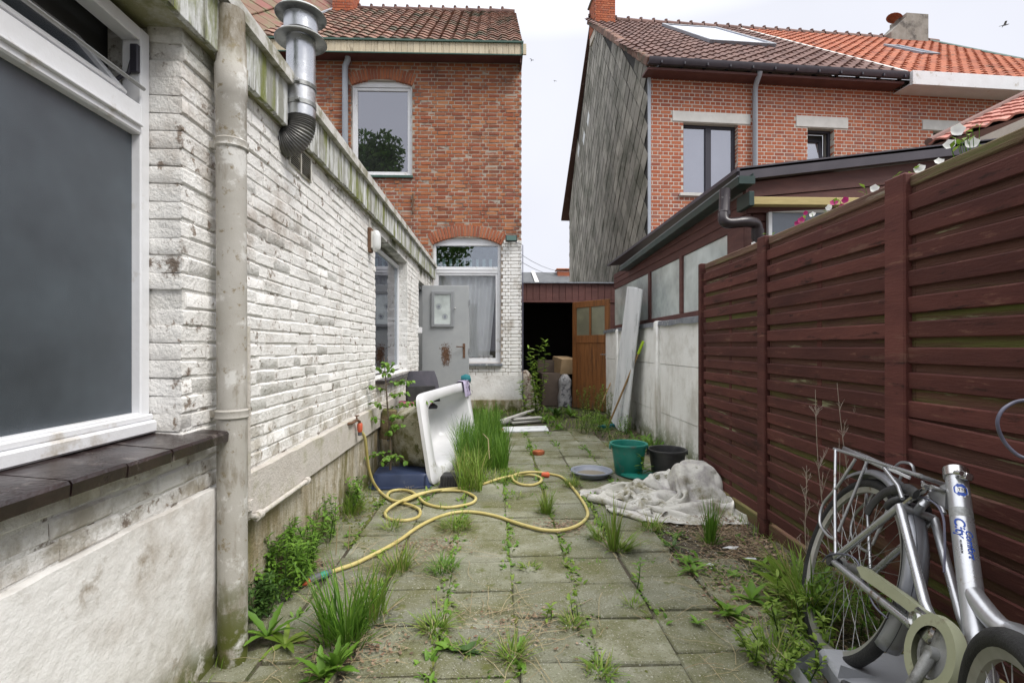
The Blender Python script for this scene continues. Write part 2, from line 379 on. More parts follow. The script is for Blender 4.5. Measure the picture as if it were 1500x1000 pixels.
M['yellowbeam'] = mat('raw_beam', (.50, .40, .18), (.42, .33, .14), 9, .7, bump=.3, stretch=(1, 8, 8))
M['brownpvc'] = mat('brown_pvc_pipe', (.022, .016, .019), (.035, .026, .03), 8, .3, patches=[((.25, .24, .22), 18, .66, .7)])
M['fence'] = mat('stained_fence_wood', (.064, .021, .018), (.106, .036, .029), 5, .75, bump=.5, bsc=60, bdist=.005, rnd=.22, stretch=(1, .35, 2), spec=.25,
    patches=[((.17, .085, .06), 20, .60, .70), ((.035, .014, .011), 11, .58, .66), ((.20, .12, .085), 3.5, .60, .74), ((.03, .012, .01), 26, .64, .68), ((.10, .095, .025), 1.8, .50, .60, .42, .02)])
M['fenceback'] = mat('mossy_back_slat', (.075, .03, .021), (.12, .055, .038), 7, .85, bump=.8, bsc=45, rnd=.12, stretch=(1, .2, 3),
    patches=[((.10, .105, .022), 1.4, .53, .62), ((.30, .30, .17), 8, .61, .68), ((.11, .12, .03), 1.5, .40, .55, .5, .05)])
M['fencetop'] = mat('weathered_fence_rail', (.10, .05, .035), (.17, .10, .065), 8, .85, bump=.8, bsc=45, stretch=(1, .2, 3), patches=[((.12, .12, .04), 4, .5, .62), ((.3, .27, .2), 9, .6, .68)])
M['concwall'] = mat('painted_concrete_wall', (.78, .77, .74), (.86, .855, .83), 3, .85, bump=.5, bsc=90, coarse=1,
    patches=[((.52, .48, .42), 5, .50, .68, 1.0, .6, (1.5, 1.5, .3)), ((.55, .53, .48), 2, .5, .70), ((.15, .17, .08), 6, .44, .56, .3, .03)])
M['frost'] = glass('frosted_pane', .11, rough=.16, dark=(.046, .058, .067), bump=.45, bs=700)
M['sky_pane'] = glass('reflecting_pane', .34, rough=.005, dark=(.02, .02, .022))
M['sky_pane2'] = glass('reflecting_pane_pale', .40, rough=.01, dark=(.05, .05, .06))
M['clear'] = glass('clear_pane', .05, tint=(1, 1, 1), see=.93)
M['clear2'] = glass('kitchen_pane', .22, tint=(.9, 1, 1), see=.85)
M['milk'] = glass('milky_pane', .22, rough=.18, dark=(.48, .53, .51))
M['doorpane'] = glass('dirty_door_pane', .10, rough=.3, dark=(.19, .19, .12))
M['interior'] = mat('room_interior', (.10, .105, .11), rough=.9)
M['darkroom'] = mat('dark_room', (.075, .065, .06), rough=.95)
M['curtain'] = mat('sheer_curtain', (.88, .91, .91), (.82, .85, .85), 3, .8, trans=.12)
M['valance'] = mat('white_valance', (.75, .75, .75), rough=.8, trans=.3)
M['doorwood'] = mat('varnished_door_wood', (.17, .062, .017), (.27, .108, .032), 5, .5, bump=.3, bsc=50, stretch=(6, 6, .5), patches=[((.11, .045, .015), 3, .52, .66), ((.09, .07, .04), 5, .42, .6, .5, .05)])
M['boardw'] = mat('weathered_white_board', (.58, .60, .61), (.68, .69, .70), 4, .7, bump=.2, stretch=(1, 1, .4), patches=[((.33, .34, .34), 5, .55, .66)])
M['plankg'] = mat('grey_plank', (.36, .35, .32), (.46, .45, .42), 8, .8, bump=.6, rnd=.15)
M['hose'] = mat('yellow_hose', (.42, .34, .11), (.52, .45, .19), 9, .5, bump=.2, patches=[((.22, .18, .06), 7, .58, .68)])
M['orange'] = mat('orange_plastic', (.62, .12, .045), (.5, .10, .05), 20, .5)
M['hosegreen'] = mat('green_connector', (.02, .22, .15), rough=.4)
M['hosegrey'] = mat('grey_connector', (.09, .09, .10), rough=.45)
M['enamel'] = mat('white_enamel', (.74, .74, .76), (.68, .68, .70), 3, .22, patches=[((.33, .31, .24), 4.5, .60, .70, .42, .1), ((.12, .11, .07), 14, .655, .70, .5, .1)], spec=.5)
M['tubout'] = mat('mossy_tub_shell', (.34, .31, .22), (.45, .43, .35), 5, .85, bump=.7, patches=[((.15, .14, .05), 6, .46, .60), ((.10, .10, .035), 11, .56, .64)])
M['blueplastic'] = mat('navy_plastic', (.022, .035, .085), (.035, .05, .10), 5, .45, bump=.15, patches=[((.13, .14, .17), 10, .60, .7)])
M['blackplastic'] = mat('black_plastic', (.022, .022, .024), (.045, .045, .045), 10, .5, bump=.2)
M['bucketgreen'] = mat('green_bucket', (.010, .16, .125), (.02, .20, .155), 4, .4, patches=[((.11, .14, .11), 6, .58, .7)])
M['dish'] = mat('grey_dish', (.20, .22, .27), (.26, .28, .33), 5, .35)
M['tarp'] = mat('dirty_tarp', (.46, .45, .40), (.62, .61, .58), 4, .75, bump=.8, bsc=60, bdist=.006, coarse=4,
    patches=[((.21, .19, .11), 5, .50, .64), ((.12, .115, .055), 8, .60, .68), ((.30, .28, .28), 3, .54, .66)])
M['terracotta'] = mat('terracotta', (.45, .13, .05), (.30, .09, .04), 20, .85, bump=.5)
M['bark'] = mat('bark', (.11, .085, .06), (.18, .14, .10), 20, .9, bump=.8)
M['log'] = mat('rotten_log', (.12, .085, .045), (.20, .16, .09), 12, .95, bump=1, patches=[(MOSS, 8, .5, .6)])
GP = [(.08, .15, .018), (.14, .24, .03), (.20, .31, .045), (.11, .20, .025), (.25, .36, .06), (.16, .26, .035), (.34, .31, .12), (.17, .27, .04)]
M['grass'] = mat('fresh_grass', (.1, .2, .03), pal=GP, rough=.5, trans=.35, spec=.3)
M['grassdk'] = mat('thick_grass', (.1, .2, .03), pal=[(.055, .135, .014), (.095, .21, .025), (.15, .28, .035), (.075, .17, .02), (.19, .31, .05)], rough=.5, trans=.35, spec=.3)
M['leaf'] = mat('weed_leaf', (.1, .2, .03), pal=[(.07, .15, .018), (.12, .24, .026), (.18, .32, .045), (.09, .19, .022)], rough=.5, trans=.3, spec=.3)
M['leafdk'] = mat('dark_leaf', (.1, .2, .03), pal=[(.03, .07, .015), (.05, .11, .02), (.08, .15, .03), (.06, .12, .03)], rough=.5, trans=.3, spec=.35)
M['leafyel'] = mat('pale_leaf', (.1, .2, .03), pal=[(.12, .20, .02), (.18, .28, .04), (.24, .33, .06), (.14, .24, .03)], rough=.5, trans=.35, spec=.3)
M['straw'] = mat('dry_straw', (.1, .2, .03), pal=[(.30, .24, .13), (.40, .33, .20), (.22, .16, .09), (.34, .28, .16)], rough=.8, trans=.15)
M['litter'] = mat('leaf_litter', (.1, .1, .1), pal=[(.15, .09, .055), (.24, .16, .10), (.33, .25, .18), (.09, .06, .04), (.20, .12, .08)], rough=.9)
M['grit'] = mat('grit', (.1, .1, .1), pal=[(.25, .24, .21), (.45, .44, .41), (.12, .11, .09), (.6, .59, .56), (.18, .16, .12)], rough=.9)
M['silver'] = mat('silver_frame_paint', (.42, .43, .45), (.48, .49, .51), 8, .3, metal=.75, bump=.05, roughvar=.1, patches=[((.22, .17, .13), 16, .62, .70)])
M['mudguard'] = mat('mudguard_paint', (.27, .28, .31), (.33, .34, .37), 6, .38, metal=.6, patches=[((.20, .19, .18), 7, .56, .7)])
M['chrome'] = mat('chrome', (.60, .60, .60), (.5, .5, .5), 20, .25, metal=1, patches=[((.22, .13, .08), 22, .60, .68)])
M['tyre'] = mat('tyre_rubber', (.012, .012, .013), (.024, .024, .024), 14, .75, bump=.6, bsc=150)
M['rimm'] = mat('wheel_rim', (.46, .46, .44), (.34, .33, .30), 12, .4, metal=.6, patches=[((.18, .11, .07), 20, .58, .68)])
M['chaing'] = mat('olive_chain_guard', (.24, .25, .16), (.30, .31, .21), 6, .45, patches=[((.18, .16, .11), 12, .60, .68)])
M['stickw'] = mat('sticker_white', (.75, .76, .78), rough=.4)
M['stickb'] = mat('sticker_blue', (.02, .07, .36), rough=.4)
M['greybox'] = mat('grey_plastic_cover', (.27, .28, .30), (.33, .34, .36), 4, .5, bump=.15, patches=[((.17, .16, .14), 7, .56, .68)])
M['cable'] = mat('cable_sheath', (.10, .10, .14), rough=.35)
M['petw'] = mat('white_petal', (.80, .80, .78), rough=.6, trans=.3)
M['petm'] = mat('magenta_petal', (.38, .02, .14), rough=.6, trans=.3)
M['pinkplastic'] = mat('pink_plastic', (.38, .10, .15), (.30, .08, .12), 10, .5)
M['darkfabric'] = mat('dark_fabric', (.045, .045, .055), (.07, .065, .08), 9, .85, bump=.3)
M['lilac'] = mat('lilac_cloth', (.42, .38, .50), (.30, .26, .38), 12, .85)
M['teal'] = mat('teal_cloth', (.012, .13, .15), rough=.8)
M['sack'] = mat('printed_sack', (.46, .42, .36), (.24, .20, .16), 9, .8, bump=.6, patches=[((.13, .08, .06), 14, .52, .56)])
M['foil'] = mat('crumpled_plastic_sack', (.30, .30, .31), (.46, .45, .45), 12, .35, bump=1, bsc=30, bdist=.02, patches=[((.10, .10, .11), 14, .52, .58)])
M['card'] = mat('cardboard', (.27, .185, .10), (.34, .24, .14), 5, .9, bump=.2)
M['darkcard'] = mat('dark_carton', (.10, .075, .06), (.13, .10, .08), 4, .9)
M['bingreen'] = mat('bin_green', (.02, .10, .05), rough=.5)
M['broomhandle'] = mat('broom_handle', (.30, .18, .08), (.36, .24, .12), 10, .7)
M['lime'] = mat('lime_grip', (.40, .60, .03), rough=.5)
M['bird'] = mat('bird_feather', (.05, .05, .06), rough=.8)
M['birdpale'] = mat('pale_bird_feather', (.25, .25, .27), rough=.8)
M['floodglass'] = mat('flood_lamp_glass', (.10, .17, .15), rough=.2)
M['far_roof'] = mat('far_dark_roof', (.085, .09, .095), (.11, .115, .12), 4, .8, bump=.3)
M['white'] = mat('white_paint', (.7, .7, .7), rough=.5)
M['deadstalk'] = mat('dead_stalk', (.32, .26, .21), (.42, .36, .30), 20, .85)
# ------------------------------------------------------------------ builders for masonry, windows, roofs
def brick_variants(n, L, D, H, b, jit, mt, smooth=40):
    out = []
    for i in range(n):
        me = MB().cbox((-L/2, -D/2, -H/2), (L/2, D/2, H/2), b, jit=jit).mesh('brick', smooth); me.materials.append(mt); out.append(me)
    return out
def lay(o, u, U0, U1, Z0, Z1, holes, L, H, D, joint, style, nv, jn=.002, jz=.0015, skip=None, rot=.0, seed=3):
    """bricks of one face; u runs along it, the wall's inside lies towards z x u. holes: functions z -> (a, b) or None"""
    rr = random.Random(seed); o = V(o); u = V(u).normalized(); z = V((0, 0, 1)); inn = z.cross(u); items = []
    nrow = int(round((Z1 - Z0) / H))
    for r in range(nrow):
        zc = Z0 + (r + .5) * H; cuts = sorted([h for h in (f(zc) for f in holes) if h])
        free = []; a = U0
        for (p, q) in cuts:
            if p > a: free.append((a, min(p, U1)))
            a = max(a, q)
        if a < U1: free.append((a, U1))
        x = U0 - rr.uniform(0, L) * (1 if style == 'wild' else 0) - (0 if r % 2 else L / 2 if style == 'wild' else L / 4); i = r
        while x < U1:
            if style == 'wild': l = L if rr.random() < .72 else L / 2
            elif style == 'eng': l = L if r % 2 else L / 2
            else: l = L if (i + r) % 2 else L / 2
            i += 1; a, b = x + joint / 2, x + l - joint / 2; x += l
            for (p, q) in free:
                c, d = max(a, p), min(b, q)
                if d - c < .03 or (skip and skip((c + d) / 2, zc)): continue
                P = o + u * ((c + d) / 2) + z * (zc + rr.uniform(-jz, jz)) + inn * (D / 2 + rr.uniform(-jn, jn))
                m = frame3(P, u, inn, z) @ Matrix.Rotation(rr.uniform(-rot, rot), 4, 'Y') @ Matrix.Diagonal(((d - c) / (L - joint), 1, 1, 1))
                items.append((m, rr.randrange(nv)))
    return items
def rect_hole(a, b, z0, z1): return lambda z: (a, b) if z0 < z < z1 else None
def arch_items(o, u, uc, w, zs, rise, ring, n, D, nv, seed=1):
    rr = random.Random(seed); o = V(o); u = V(u).normalized(); z = V((0, 0, 1)); inn = z.cross(u)
    Rr = (w * w / 4 + rise * rise) / (2 * rise); zc = zs + rise - Rr; half = math.asin(w / 2 / Rr); its = []
    for i in range(n):
        a = -half + (i + .5) * 2 * half / n; rad_ = V(u) * math.sin(a) + z * math.cos(a)
        P = o + u * uc + z * zc + rad_ * (Rr + ring / 2) + inn * (D / 2 - .004 + rr.uniform(-.002, .002))
        t = inn.cross(rad_)
        its.append((frame3(P, rad_, inn, rad_.cross(inn)) , rr.randrange(nv)))
    def hole(zz):
        if zz < zs - .005: return (uc - w / 2, uc + w / 2)
        ro = Rr + ring + .004; d = ro * ro - (zz - zc) ** 2
        zend = zc + ro * math.cos(half)
        if d <= 0: return None
        hw = math.sqrt(d)
        if zz < zend: hw = min(hw, w / 2 + (zz - zs) * math.tan(half) + .01)
        return (uc - hw, uc + hw)
    return its, hole
def wallgrid(mb, m, U0, U1, Z0, Z1, rects, d0, d1):
    """wall body in the plane of m (x along, y inward, z up) with rectangular openings"""
    us = sorted({U0, U1} | {min(max(c, U0), U1) for r_ in rects for c in r_[:2]}); zs = sorted({Z0, Z1} | {min(max(c, Z0), Z1) for r_ in rects for c in r_[2:]})
    for a, b in zip(us, us[1:]):
        run = None
        for c, d in zip(zs, zs[1:]):
            mid = ((a + b) / 2, (c + d) / 2)
            if b - a < 1e-6 or any(r_[0] < mid[0] < r_[1] and r_[2] < mid[1] < r_[3] for r_ in rects):
                if run: mb.box((a, d0, run[0]), (b, d1, run[1]), m); run = None
            else: run = (run[0] if run else c, d)
        if run: mb.box((a, d0, run[0]), (b, d1, run[1]), m)
def frame_mb(m, u0, u1, z0, z1, fw, d0, d1, mb=None, b=.004):
    mb = mb or MB()
    mb.cbox((u0, d0, z0), (u0 + fw, d1, z1), b, m); mb.cbox((u1 - fw, d0, z0), (u1, d1, z1), b, m)
    mb.cbox((u0 + fw - .001, d0 + .001, z0), (u1 - fw + .001, d1 - .001, z0 + fw), b, m); mb.cbox((u0 + fw - .001, d0 + .001, z1 - fw), (u1 - fw + .001, d1 - .001, z1), b, m)
    return mb
def pane(mt, m, u0, u1, z0, z1, d, parent, name='pane', t=.006):
    return MB().box((u0, d, z0), (u1, d + t, z1), m).build(name, mt, parent)
def pantile(w, l, h, mt):
    vs = []; fs = []; n = 8
    for j, (yy, zz) in enumerate(((-.004, .030), (l + .05, .002))):
        for i in range(n + 1):
            t = i / n; x = (t - .5) * (w + .02); z = h * (.5 - .5 * math.cos(2 * math.pi * t)) * (1 if t < .5 else .75) + zz + (h*.25*(t-.5)*0)
            vs.append((x, yy, z))
    for i in range(n): fs.append((i, i + 1, n + 2 + i, n + 1 + i))
    b = len(vs)
    for i in range(n + 1): x, y, z = vs[i]; vs.append((x, y + .003, z - .028))
    for i in range(n): fs.append((b + i, b + i + 1, i + 1, i))
    mb = MB(); mb.add(vs, fs); me = mb.mesh('roof_tile', 50); me.materials.append(mt); return me
def tile_roof(name, parent, o, u, s, poly, w, l, me, limit=280, jit=.004, seed=5, stuff='roof_tile_field'):
    """o: eave point, u along the eave, s up the slope; poly: (u, s) corners of the roof"""
    rr = random.Random(seed); o = V(o); u = V(u).normalized(); s = V(s).normalized(); n = u.cross(s)
    def ins(a, b):
        c = False; k = len(poly)
        for i in range(k):
            (x1, y1), (x2, y2) = poly[i], poly[(i + 1) % k]
            if (y1 > b) != (y2 > b) and a < (x2 - x1) * (b - y1) / (y2 - y1) + x1: c = not c
        return c
    a0, a1 = min(p[0] for p in poly), max(p[0] for p in poly); b0, b1 = min(p[1] for p in poly), max(p[1] for p in poly); its = []
    i = 0
    while a0 + i * w < a1:
        j = 0
        while b0 + j * l < b1 - l * .3:
            if ins(a0 + (i + .5) * w, b0 + (j + .5) * l):
                P = o + u * (a0 + (i + .5) * w + rr.uniform(-jit, jit)) + s * (b0 + j * l + rr.uniform(-jit, jit)) + n * rr.uniform(-.003, .004)
                its.append((frame3(P, u, s, n) @ Matrix.Rotation(rr.uniform(-.012, .012), 4, 'Z'), 0))
            j += 1
        i += 1
    pieces(name, parent, [me], its, limit, stuff)
def roughpanel(mb, m, U0, U1, Z0, Z1, d, amp=.005, step=.05, back=.05, edge=.008):
    nu = max(2, int((U1 - U0) / step)); nz = max(2, int((Z1 - Z0) / step)); vs = []; fs = []
    for j in range(nz + 1):
        for i in range(nu + 1):
            a = U0 + (U1 - U0) * i / nu; z = Z0 + (Z1 - Z0) * j / nz
            q = mnoise.noise(V((a * 3, z * 3, d))) + .5 * mnoise.noise(V((a * 9, z * 9, 3)))
            za = z + (edge * mnoise.noise(V((a * 6, 7, j))) if j == nz else 0)
            vs.append((a, d + q * amp, za))
    w = nu + 1
    for j in range(nz):
        for i in range(nu): fs.append((j*w+i, j*w+i+1, (j+1)*w+i+1, (j+1)*w+i))
    b = len(vs); ring = [i for i in range(w)] + [j*w+nu for j in range(1, nz+1)] + [nz*w+i for i in range(nu-1, -1, -1)] + [j*w for j in range(nz-1, 0, -1)]
    for i in ring: x, y, z = vs[i]; vs.append((x, d + back, z))
    for k in range(len(ring)):
        k2 = (k + 1) % len(ring); fs.append((ring[k2], ring[k], b + k, b + k2))
    return mb.add(vs, fs, m)

# ------------------------------------------------------------------ ground and paving
gr = MB().box((-150, -120, -.6), (150, 150, -.012)).build('ground', M['soil']); tag(gr, kind='structure', label='dark bare soil between and around the paving slabs')
pav = empty('paving', label='worn square concrete slab paving with weeds in its joints', kind='structure')
slabs = []
for i in range(10):
    me = MB().cbox((-.1455, -.1455, -.045), (.1455, .1455, 0), .006, jit=.0022).mesh('paving_slab', 30); me.materials.append(M['slab']); slabs.append(me)
sp = []
for i in range(-5, 7):
    xc = -.085 + .3 * i
    off = {-1: .04, 0: .0, 1: .13, 2: .09, -2: .16, -3: .02, 3: .2, 4: .05, 5: .12, 6: 0, -4: .1, -5: .2}[i]
    for j in range(0, 31):
        y = .35 + j * .3 + off * .6; x = xc + .012 * math.sin(j * .35 + i)
        if x < -1.2: continue
        if y > 6.75 or (y > 5.9 and (x < -.3 or x > 1.35)): continue
        if x > (1.12 if y < 3.1 else 1.0) and y < 3.9 : continue
        if x > 1.62 : continue
        if x > .95 and 2.6 < y < 3.6 and (i * 7 + j * 3) % 3 != 0: continue
        dz = R.uniform(-.004, .005) + (-.008 if i <= -3 else 0)
        m = Matrix.Translation((x + R.uniform(-.004, .004), y, dz)) @ Matrix.Rotation(R.uniform(-.02, .02), 4, 'Z') @ Matrix.Rotation(R.uniform(-.012, .012), 4, 'X') @ Matrix.Rotation(R.uniform(-.012, .012), 4, 'Y')
        inst('paving_slab', R.choice(slabs), m, pav)

# ------------------------------------------------------------------ annex (white painted, left)
AX = Fr((-1.006, 0, 0), .012)
annex = empty('annex', m=AX.m, label='low white painted brick annex along the left side of the yard', cat='building')
mA = frame3((0, 0, 0), (0, 1, 0), (-1, 0, 0), (0, 0, 1))          # x along the wall, y inward, z up
y0 = AX.hit(266, 400, 0, 0).y; yw1 = AX.hit(550, 400, 0, 0).y; yw2 = AX.hit(597, 400, 0, 0).y; yd = AX.hit(613.5, 400, 0, 0).y
yd2 = yd + .86; yend = 8.70; ytop = 2.42
zs1 = .815
wall = MB(); rects = [(-1.3, y0 + .01, zs1, 2.2), (yw1, yw2, .84, 2.14), (yd, yd2, -.1, 2.06)]
wallgrid(wall, mA, -1.4, yend, -.1, 2.30, rects, .0045, .24)
wall_o = wall.build('wall', M['wmortar'], annex)
wb = brick_variants(12, .1835, .11, .0545, (.0025, .006, .0065), .0026, M['wbrick'])
its = lay((0, 0, 0), (0, 1, 0), -1.4, yend, .615, 2.30, [rect_hole(-2, y0, zs1 - .01, 2.4), rect_hole(yw1, yw2, .84, 2.4), rect_hole(yd - .01, yd2, 0, 2.4)],
          .185, .0575, .11, .0015, 'wild', 12, jn=.0028, jz=.0016, rot=.010, seed=11)
pieces('brick', wall_o, wb, its, 298, 'far_brick')
# rendered lower wall in front, ledge and plinth beyond the downpipe
yp = 1.955
rp = MB(); roughpanel(rp, mA, -1.4, yp, -.1, .615, -.022, .006); rp.build('render_coat', M['render'], annex, 60)
rp = MB(); roughpanel(rp, mA, yp + .002, yd, .425, .607, -.035, .003, edge=.006); rp.build('ledge', M['ledge'], annex, 60)
rp = MB(); roughpanel(rp, mA, yp + .004, yd, -.1, .43, -.008, .005); rp.build('plinth', M['plinth'], annex, 60)
bbox('door_step', M['ledge'], (-.2, yd, -.05), (.05, yd2, .03), annex)
# near window
win = frame_mb(mA, -1.2, y0, .87, 2.13, .042, .10, .16)
zt0, zt1 = 1.79, 1.885
win.cbox((-1.16, .098, zt0), (y0 - .04, .158, zt1), .005, mA)
win.cbox((-1.16, .088, zt0 + .022), (y0 - .045, .10, zt0 + .030), .002, mA)
win.cbox((-1.2, .075, .845), (y0, .12, .885), .006, mA); win.cbox((-1.2, .088, .885), (y0 - .0, .102, .905), .004, mA)
wo = win.build('window', M['pvcwhite'], annex, 30); tag(wo, 'large white framed annex window with frosted lower pane')
pane(M['frost'], mA, -1.16, y0 - .04, .91, zt0 + .003, .128, wo)
# tilted top light: hinged below, leaning inward
tl = Matrix.Translation((0, 0, 0)) @ mA @ Matrix.Translation((0, .125, zt1 + .01)) @ Matrix.Rotation(-rad(40), 4, 'X')
sash = frame_mb(tl, -1.13, y0 - .075, 0, .23, .03, -.015, .015).build('sash', M['pvcwhite'], wo, 30)
tag(sash, 'white top light tilted open inwards'); pane(M['frost'], tl, -1.10, y0 - .105, .03, .20, 0, wo, 'pane')
MB().tube([mA @ V((-1.0, .085, zt1 + .055)), mA @ V((y0 - .05, .085, zt1 + .045))], .006, 6).build('stay_rod', M['steeldull'], wo)
MB().tube([mA @ V((y0 - .052, .11, 2.06)), mA @ V((y0 - .052, .13, 1.98)), mA @ V((y0 - .06, .17, 1.95))], .006, 6).cbox((y0 - .058, .10, 1.98), (y0 - .043, .125, 2.07), .003, mA).build('catch', M['darkframe'], wo)
MB().box((-1.4, .26, .3), (yw1 - .1, .28, 2.25), mA).box((-1.4, .262, .3), (-1.38, 2.3, 2.25), mA).build('inner_wall', M['interior'], annex)
sil = MB().box((-1.3, -.02, .800), (y0 + .115, .12, .812), mA).build('window_sill', M['grout'], annex)
a, b = AX.hit(0, 716, 0, .085), AX.hit(300, 636, 0, .085)
edges = [AX.hit(px, 690, 0, .085).y for px in (103, 186, 252, 300)]
edges[-1] = y0 + .125
edges = [edges[0] - .19 * k for k in range(6, 0, -1)] + edges
for p, q in zip(edges, edges[1:]):
    mt = Matrix.Translation((0, 0, R.uniform(-.002, .002))) @ mA
    MB().prism([(p + .003, .115, .845), (p + .003, -.082, .826), (p + .003, -.088, .818), (p + .003, -.085, .790), (p + .003, -.06, .788), (p + .003, -.06, .802), (p + .003, .115, .814)], (q - p - .006, 0, 0), mt).build('sill_tile', M['silltile'], sil)
# far window
w2 = frame_mb(mA, yw1 + .01, yw2, .86, 2.10, .045, .10, .15)
w2.cbox((yw1 - .0, .02, .815), (yw2, .10, .845), .004, mA)
w2o = w2.build('window', M['pvcwhite'], annex, 30); tag(w2o, 'narrow white framed kitchen window beyond the outside lamp')
pane(M['clear2'], mA, yw1 + .05, yw2 - .045, .905, 2.06, .12, w2o)
MB().box((yw1 - .4, .9, .3), (yw2 + .4, .92, 2.25), mA).box((yw1 - .4, .24, .3), (yw1 - .39, .9, 2.25), mA).box((yw2 + .39, .24, .3), (yw2 + .4, .9, 2.25), mA).build('inner_wall', M['interior'], annex)
bbox('window_sill', M['silltile'], (-.10, yw1, .795), (.075, yw2 + .02, .828), annex)
# door opening: frame and dark hall
MB().cbox((yd, .06, 0), (yd + .05, .12, 2.05), .003, mA).cbox((yd2 - .05, .06, 0), (yd2, .12, 2.05), .003, mA).cbox((yd, .061, 2.0), (yd2, .119, 2.05), .003, mA).build('door_frame', M['greydoor'], annex)
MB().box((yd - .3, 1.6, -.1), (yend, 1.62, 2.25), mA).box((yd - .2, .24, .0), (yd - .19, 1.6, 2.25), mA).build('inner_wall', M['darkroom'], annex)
# eaves: fascia boards, top strip, soffit, flat roof
zb = lambda y: 2.155 + (y - 1.7) * .0185; zt = lambda y: zb(y) + .205
k = 0; y = -1.3; fas = MB().prism([(-1.3, -.02, zb(-1.3) + .02), (yend, -.02, zb(yend) + .02), (yend, -.02, zt(yend)), (-1.3, -.02, zt(-1.3))], (0, .04, 0), mA).build('fascia', M['fasciaw'], annex)
while y < yend - .02:
    w = min(.112, yend - y)
    d = R.uniform(-.002, .002)
    if 2.33 < y < 2.46: MB().box((y, -.042, zb(y) + .03), (y + w - .003, -.022, zt(y)), mA).build('fascia_board', M['boardw'], fas)
    else: MB().cbox((y, -.045 + d, zb(y) + R.uniform(-.006, .004)), (y + w - .003, -.022, zt(y) + (.0185 * w)), .002, mA).build('fascia_board', M['fasciaw'], fas)
    y += .112
MB().prism([(-1.3, -.075, zt(-1.3) - .012), (yend, -.075, zt(yend) - .012), (yend, -.075, zt(yend) + .045), (-1.3, -.075, zt(-1.3) + .045)], (0, .11, 0), mA).build('roof_edge_strip', M['capwhite'], annex)
MB().prism([(-1.3, -.02, zb(-1.3) + .005), (yend, -.02, zb(yend) + .005), (yend, -.02, zb(yend) + .03), (-1.3, -.02, zb(-1.3) + .03)], (0, .20, 0), mA).build('soffit', M['algae'], annex)
MB().prism([(-1.3, .035, zt(-1.3) - .02), (yend, .035, zt(yend) - .02), (yend, .035, zt(yend) + .02), (-1.3, .035, zt(-1.3) + .02)], (0, 3.0, 0), mA).build('flat_roof', M['far_roof'], annex)
# big downpipe
pc = AX.hit(341, 400, 0, .075); px_, py_ = pc.x, pc.y; r0 = .050
dp = MB().lathe([(r0 * .92, 2.33), (r0 * .92, 2.24), (r0, 2.20), (r0, 2.13), (r0 + .004, 2.125), (r0 + .003, 2.02), (r0, 2.015), (r0, 1.80)], 20)
for za, zb2 in ((1.80, .88), (.88, -.02)):
    dp.lathe([(r0 + .002, za), (r0, za - .02), (r0 - .001, zb2 + .04), (r0 - .002, zb2 - .003)], 20)
mdp = Matrix.Translation((px_, py_, 0)) @ Matrix.Rotation(rad(-.15), 4, 'Y')
dpo = dp.build('downpipe', M['pipe'], annex, 40); dpo.matrix_local = mdp; tag(dpo, 'thick weathered beige downpipe with green algae at its foot')
for zz in (1.845, .88):
    MB().lathe([(r0 + .001, -.018), (r0 + .007, -.012), (r0 + .004, 0), (r0 + .007, .012), (r0 + .001, .018)], 20).box((-.09, -.012, -.012), (-.045, .012, .012)).build('bracket', M['pipe'], dpo, 40).location.z = zz
# small white pipe running down beside it and along the ledge
q1 = AX.hit(362, 690, 0, .05); zc_ = .432
pth = [(.050, q1.y, 1.2), (.052, q1.y, .50), (.054, q1.y + .01, .455), (.057, q1.y + .05, .436), (.056, q1.y + .12, .432), (.052, AX.hit(449, 690, 0, .05).y, .427)]
wp = MB().tube(pth, .0115, 10).tube([(.052, q1.y, .52), (.052, q1.y, .48)], .020, 10).tube([(.057, q1.y + .06, .436), (.056, q1.y + .10, .433)], .020, 10).tube([(.052, pth[-1][1] - .02, .427), (.052, pth[-1][1] + .012, .427)], .019, 10)
wp.build('waste_pipe', M['ledge'], annex, 40)
# flue
fy = 2.40; fp = AX.hit(441, 150, 0, .085); fy = fp.y
mF = Matrix.Translation((.085, fy, 0)) @ Matrix.Rotation(rad(0.0), 4, 'Y')
sc = lambda py: 1.12 + (508 - py) * (AX.m @ V((.085, fy, 0))).y / FPX
fr = .066
flu = MB().lathe([(fr, sc(178)), (fr, sc(66)), (fr - .008, sc(66)), (fr - .008, sc(178))], 28)
fo = flu.build('flue', M['steel'], annex, 40); fo.matrix_local = mF; tag(fo, 'steel boiler flue with two round rain plates rising past the roof edge')
for name, z, rr_ in (('rain_plate', sc(64), .120), ('rain_plate', sc(28), .118)):
    MB().lathe([(.02 if z > sc(40) else fr - .004, z + .012), (rr_ * .9, z + .004), (rr_, z - .010), (rr_ - .004, z - .013), (rr_ * .88, z - .002), (.02 if z > sc(40) else fr - .004, z + .004)], 36).build(name, M['steeldull'], fo, 50)
MB().lathe([(fr + .012, sc(56)), (fr + .012, sc(34)), (fr + .006, sc(34)), (fr + .006, sc(56))], 28).build('cowl', M['steel'], fo, 50)
MB().box((-.004, -.004, sc(30)), (.004, .004, sc(22))).build('cowl_stud', M['steeldull'], fo)
for z in (sc(134), sc(160)):
    MB().lathe([(fr + .001, z - .010), (fr + .004, z - .010), (fr + .004, z + .010), (fr + .001, z + .010)], 28).cbox((.0, -fr - .02, z - .008), (.02, -fr, z + .008), .002).build('clamp_band', M['steeldull'], fo, 40)
cen = [V((.085, fy, sc(177))), V((.085, fy, sc(186))), V((.078, fy, sc(197))), V((.055, fy + .005, sc(206))), V((.02, fy + .01, sc(211))), V((-.03, fy + .01, sc(212)))]
cc = catmull(cen, 9); rr_ = [fr * (1.02 if i % 2 else .93) for i in range(len(cc))]
el = MB().tube(cc, rr_, 20).build('elbow', M['flex'], annex, 25); tag(el, 'ribbed flexible elbow joining the flue to the wall')
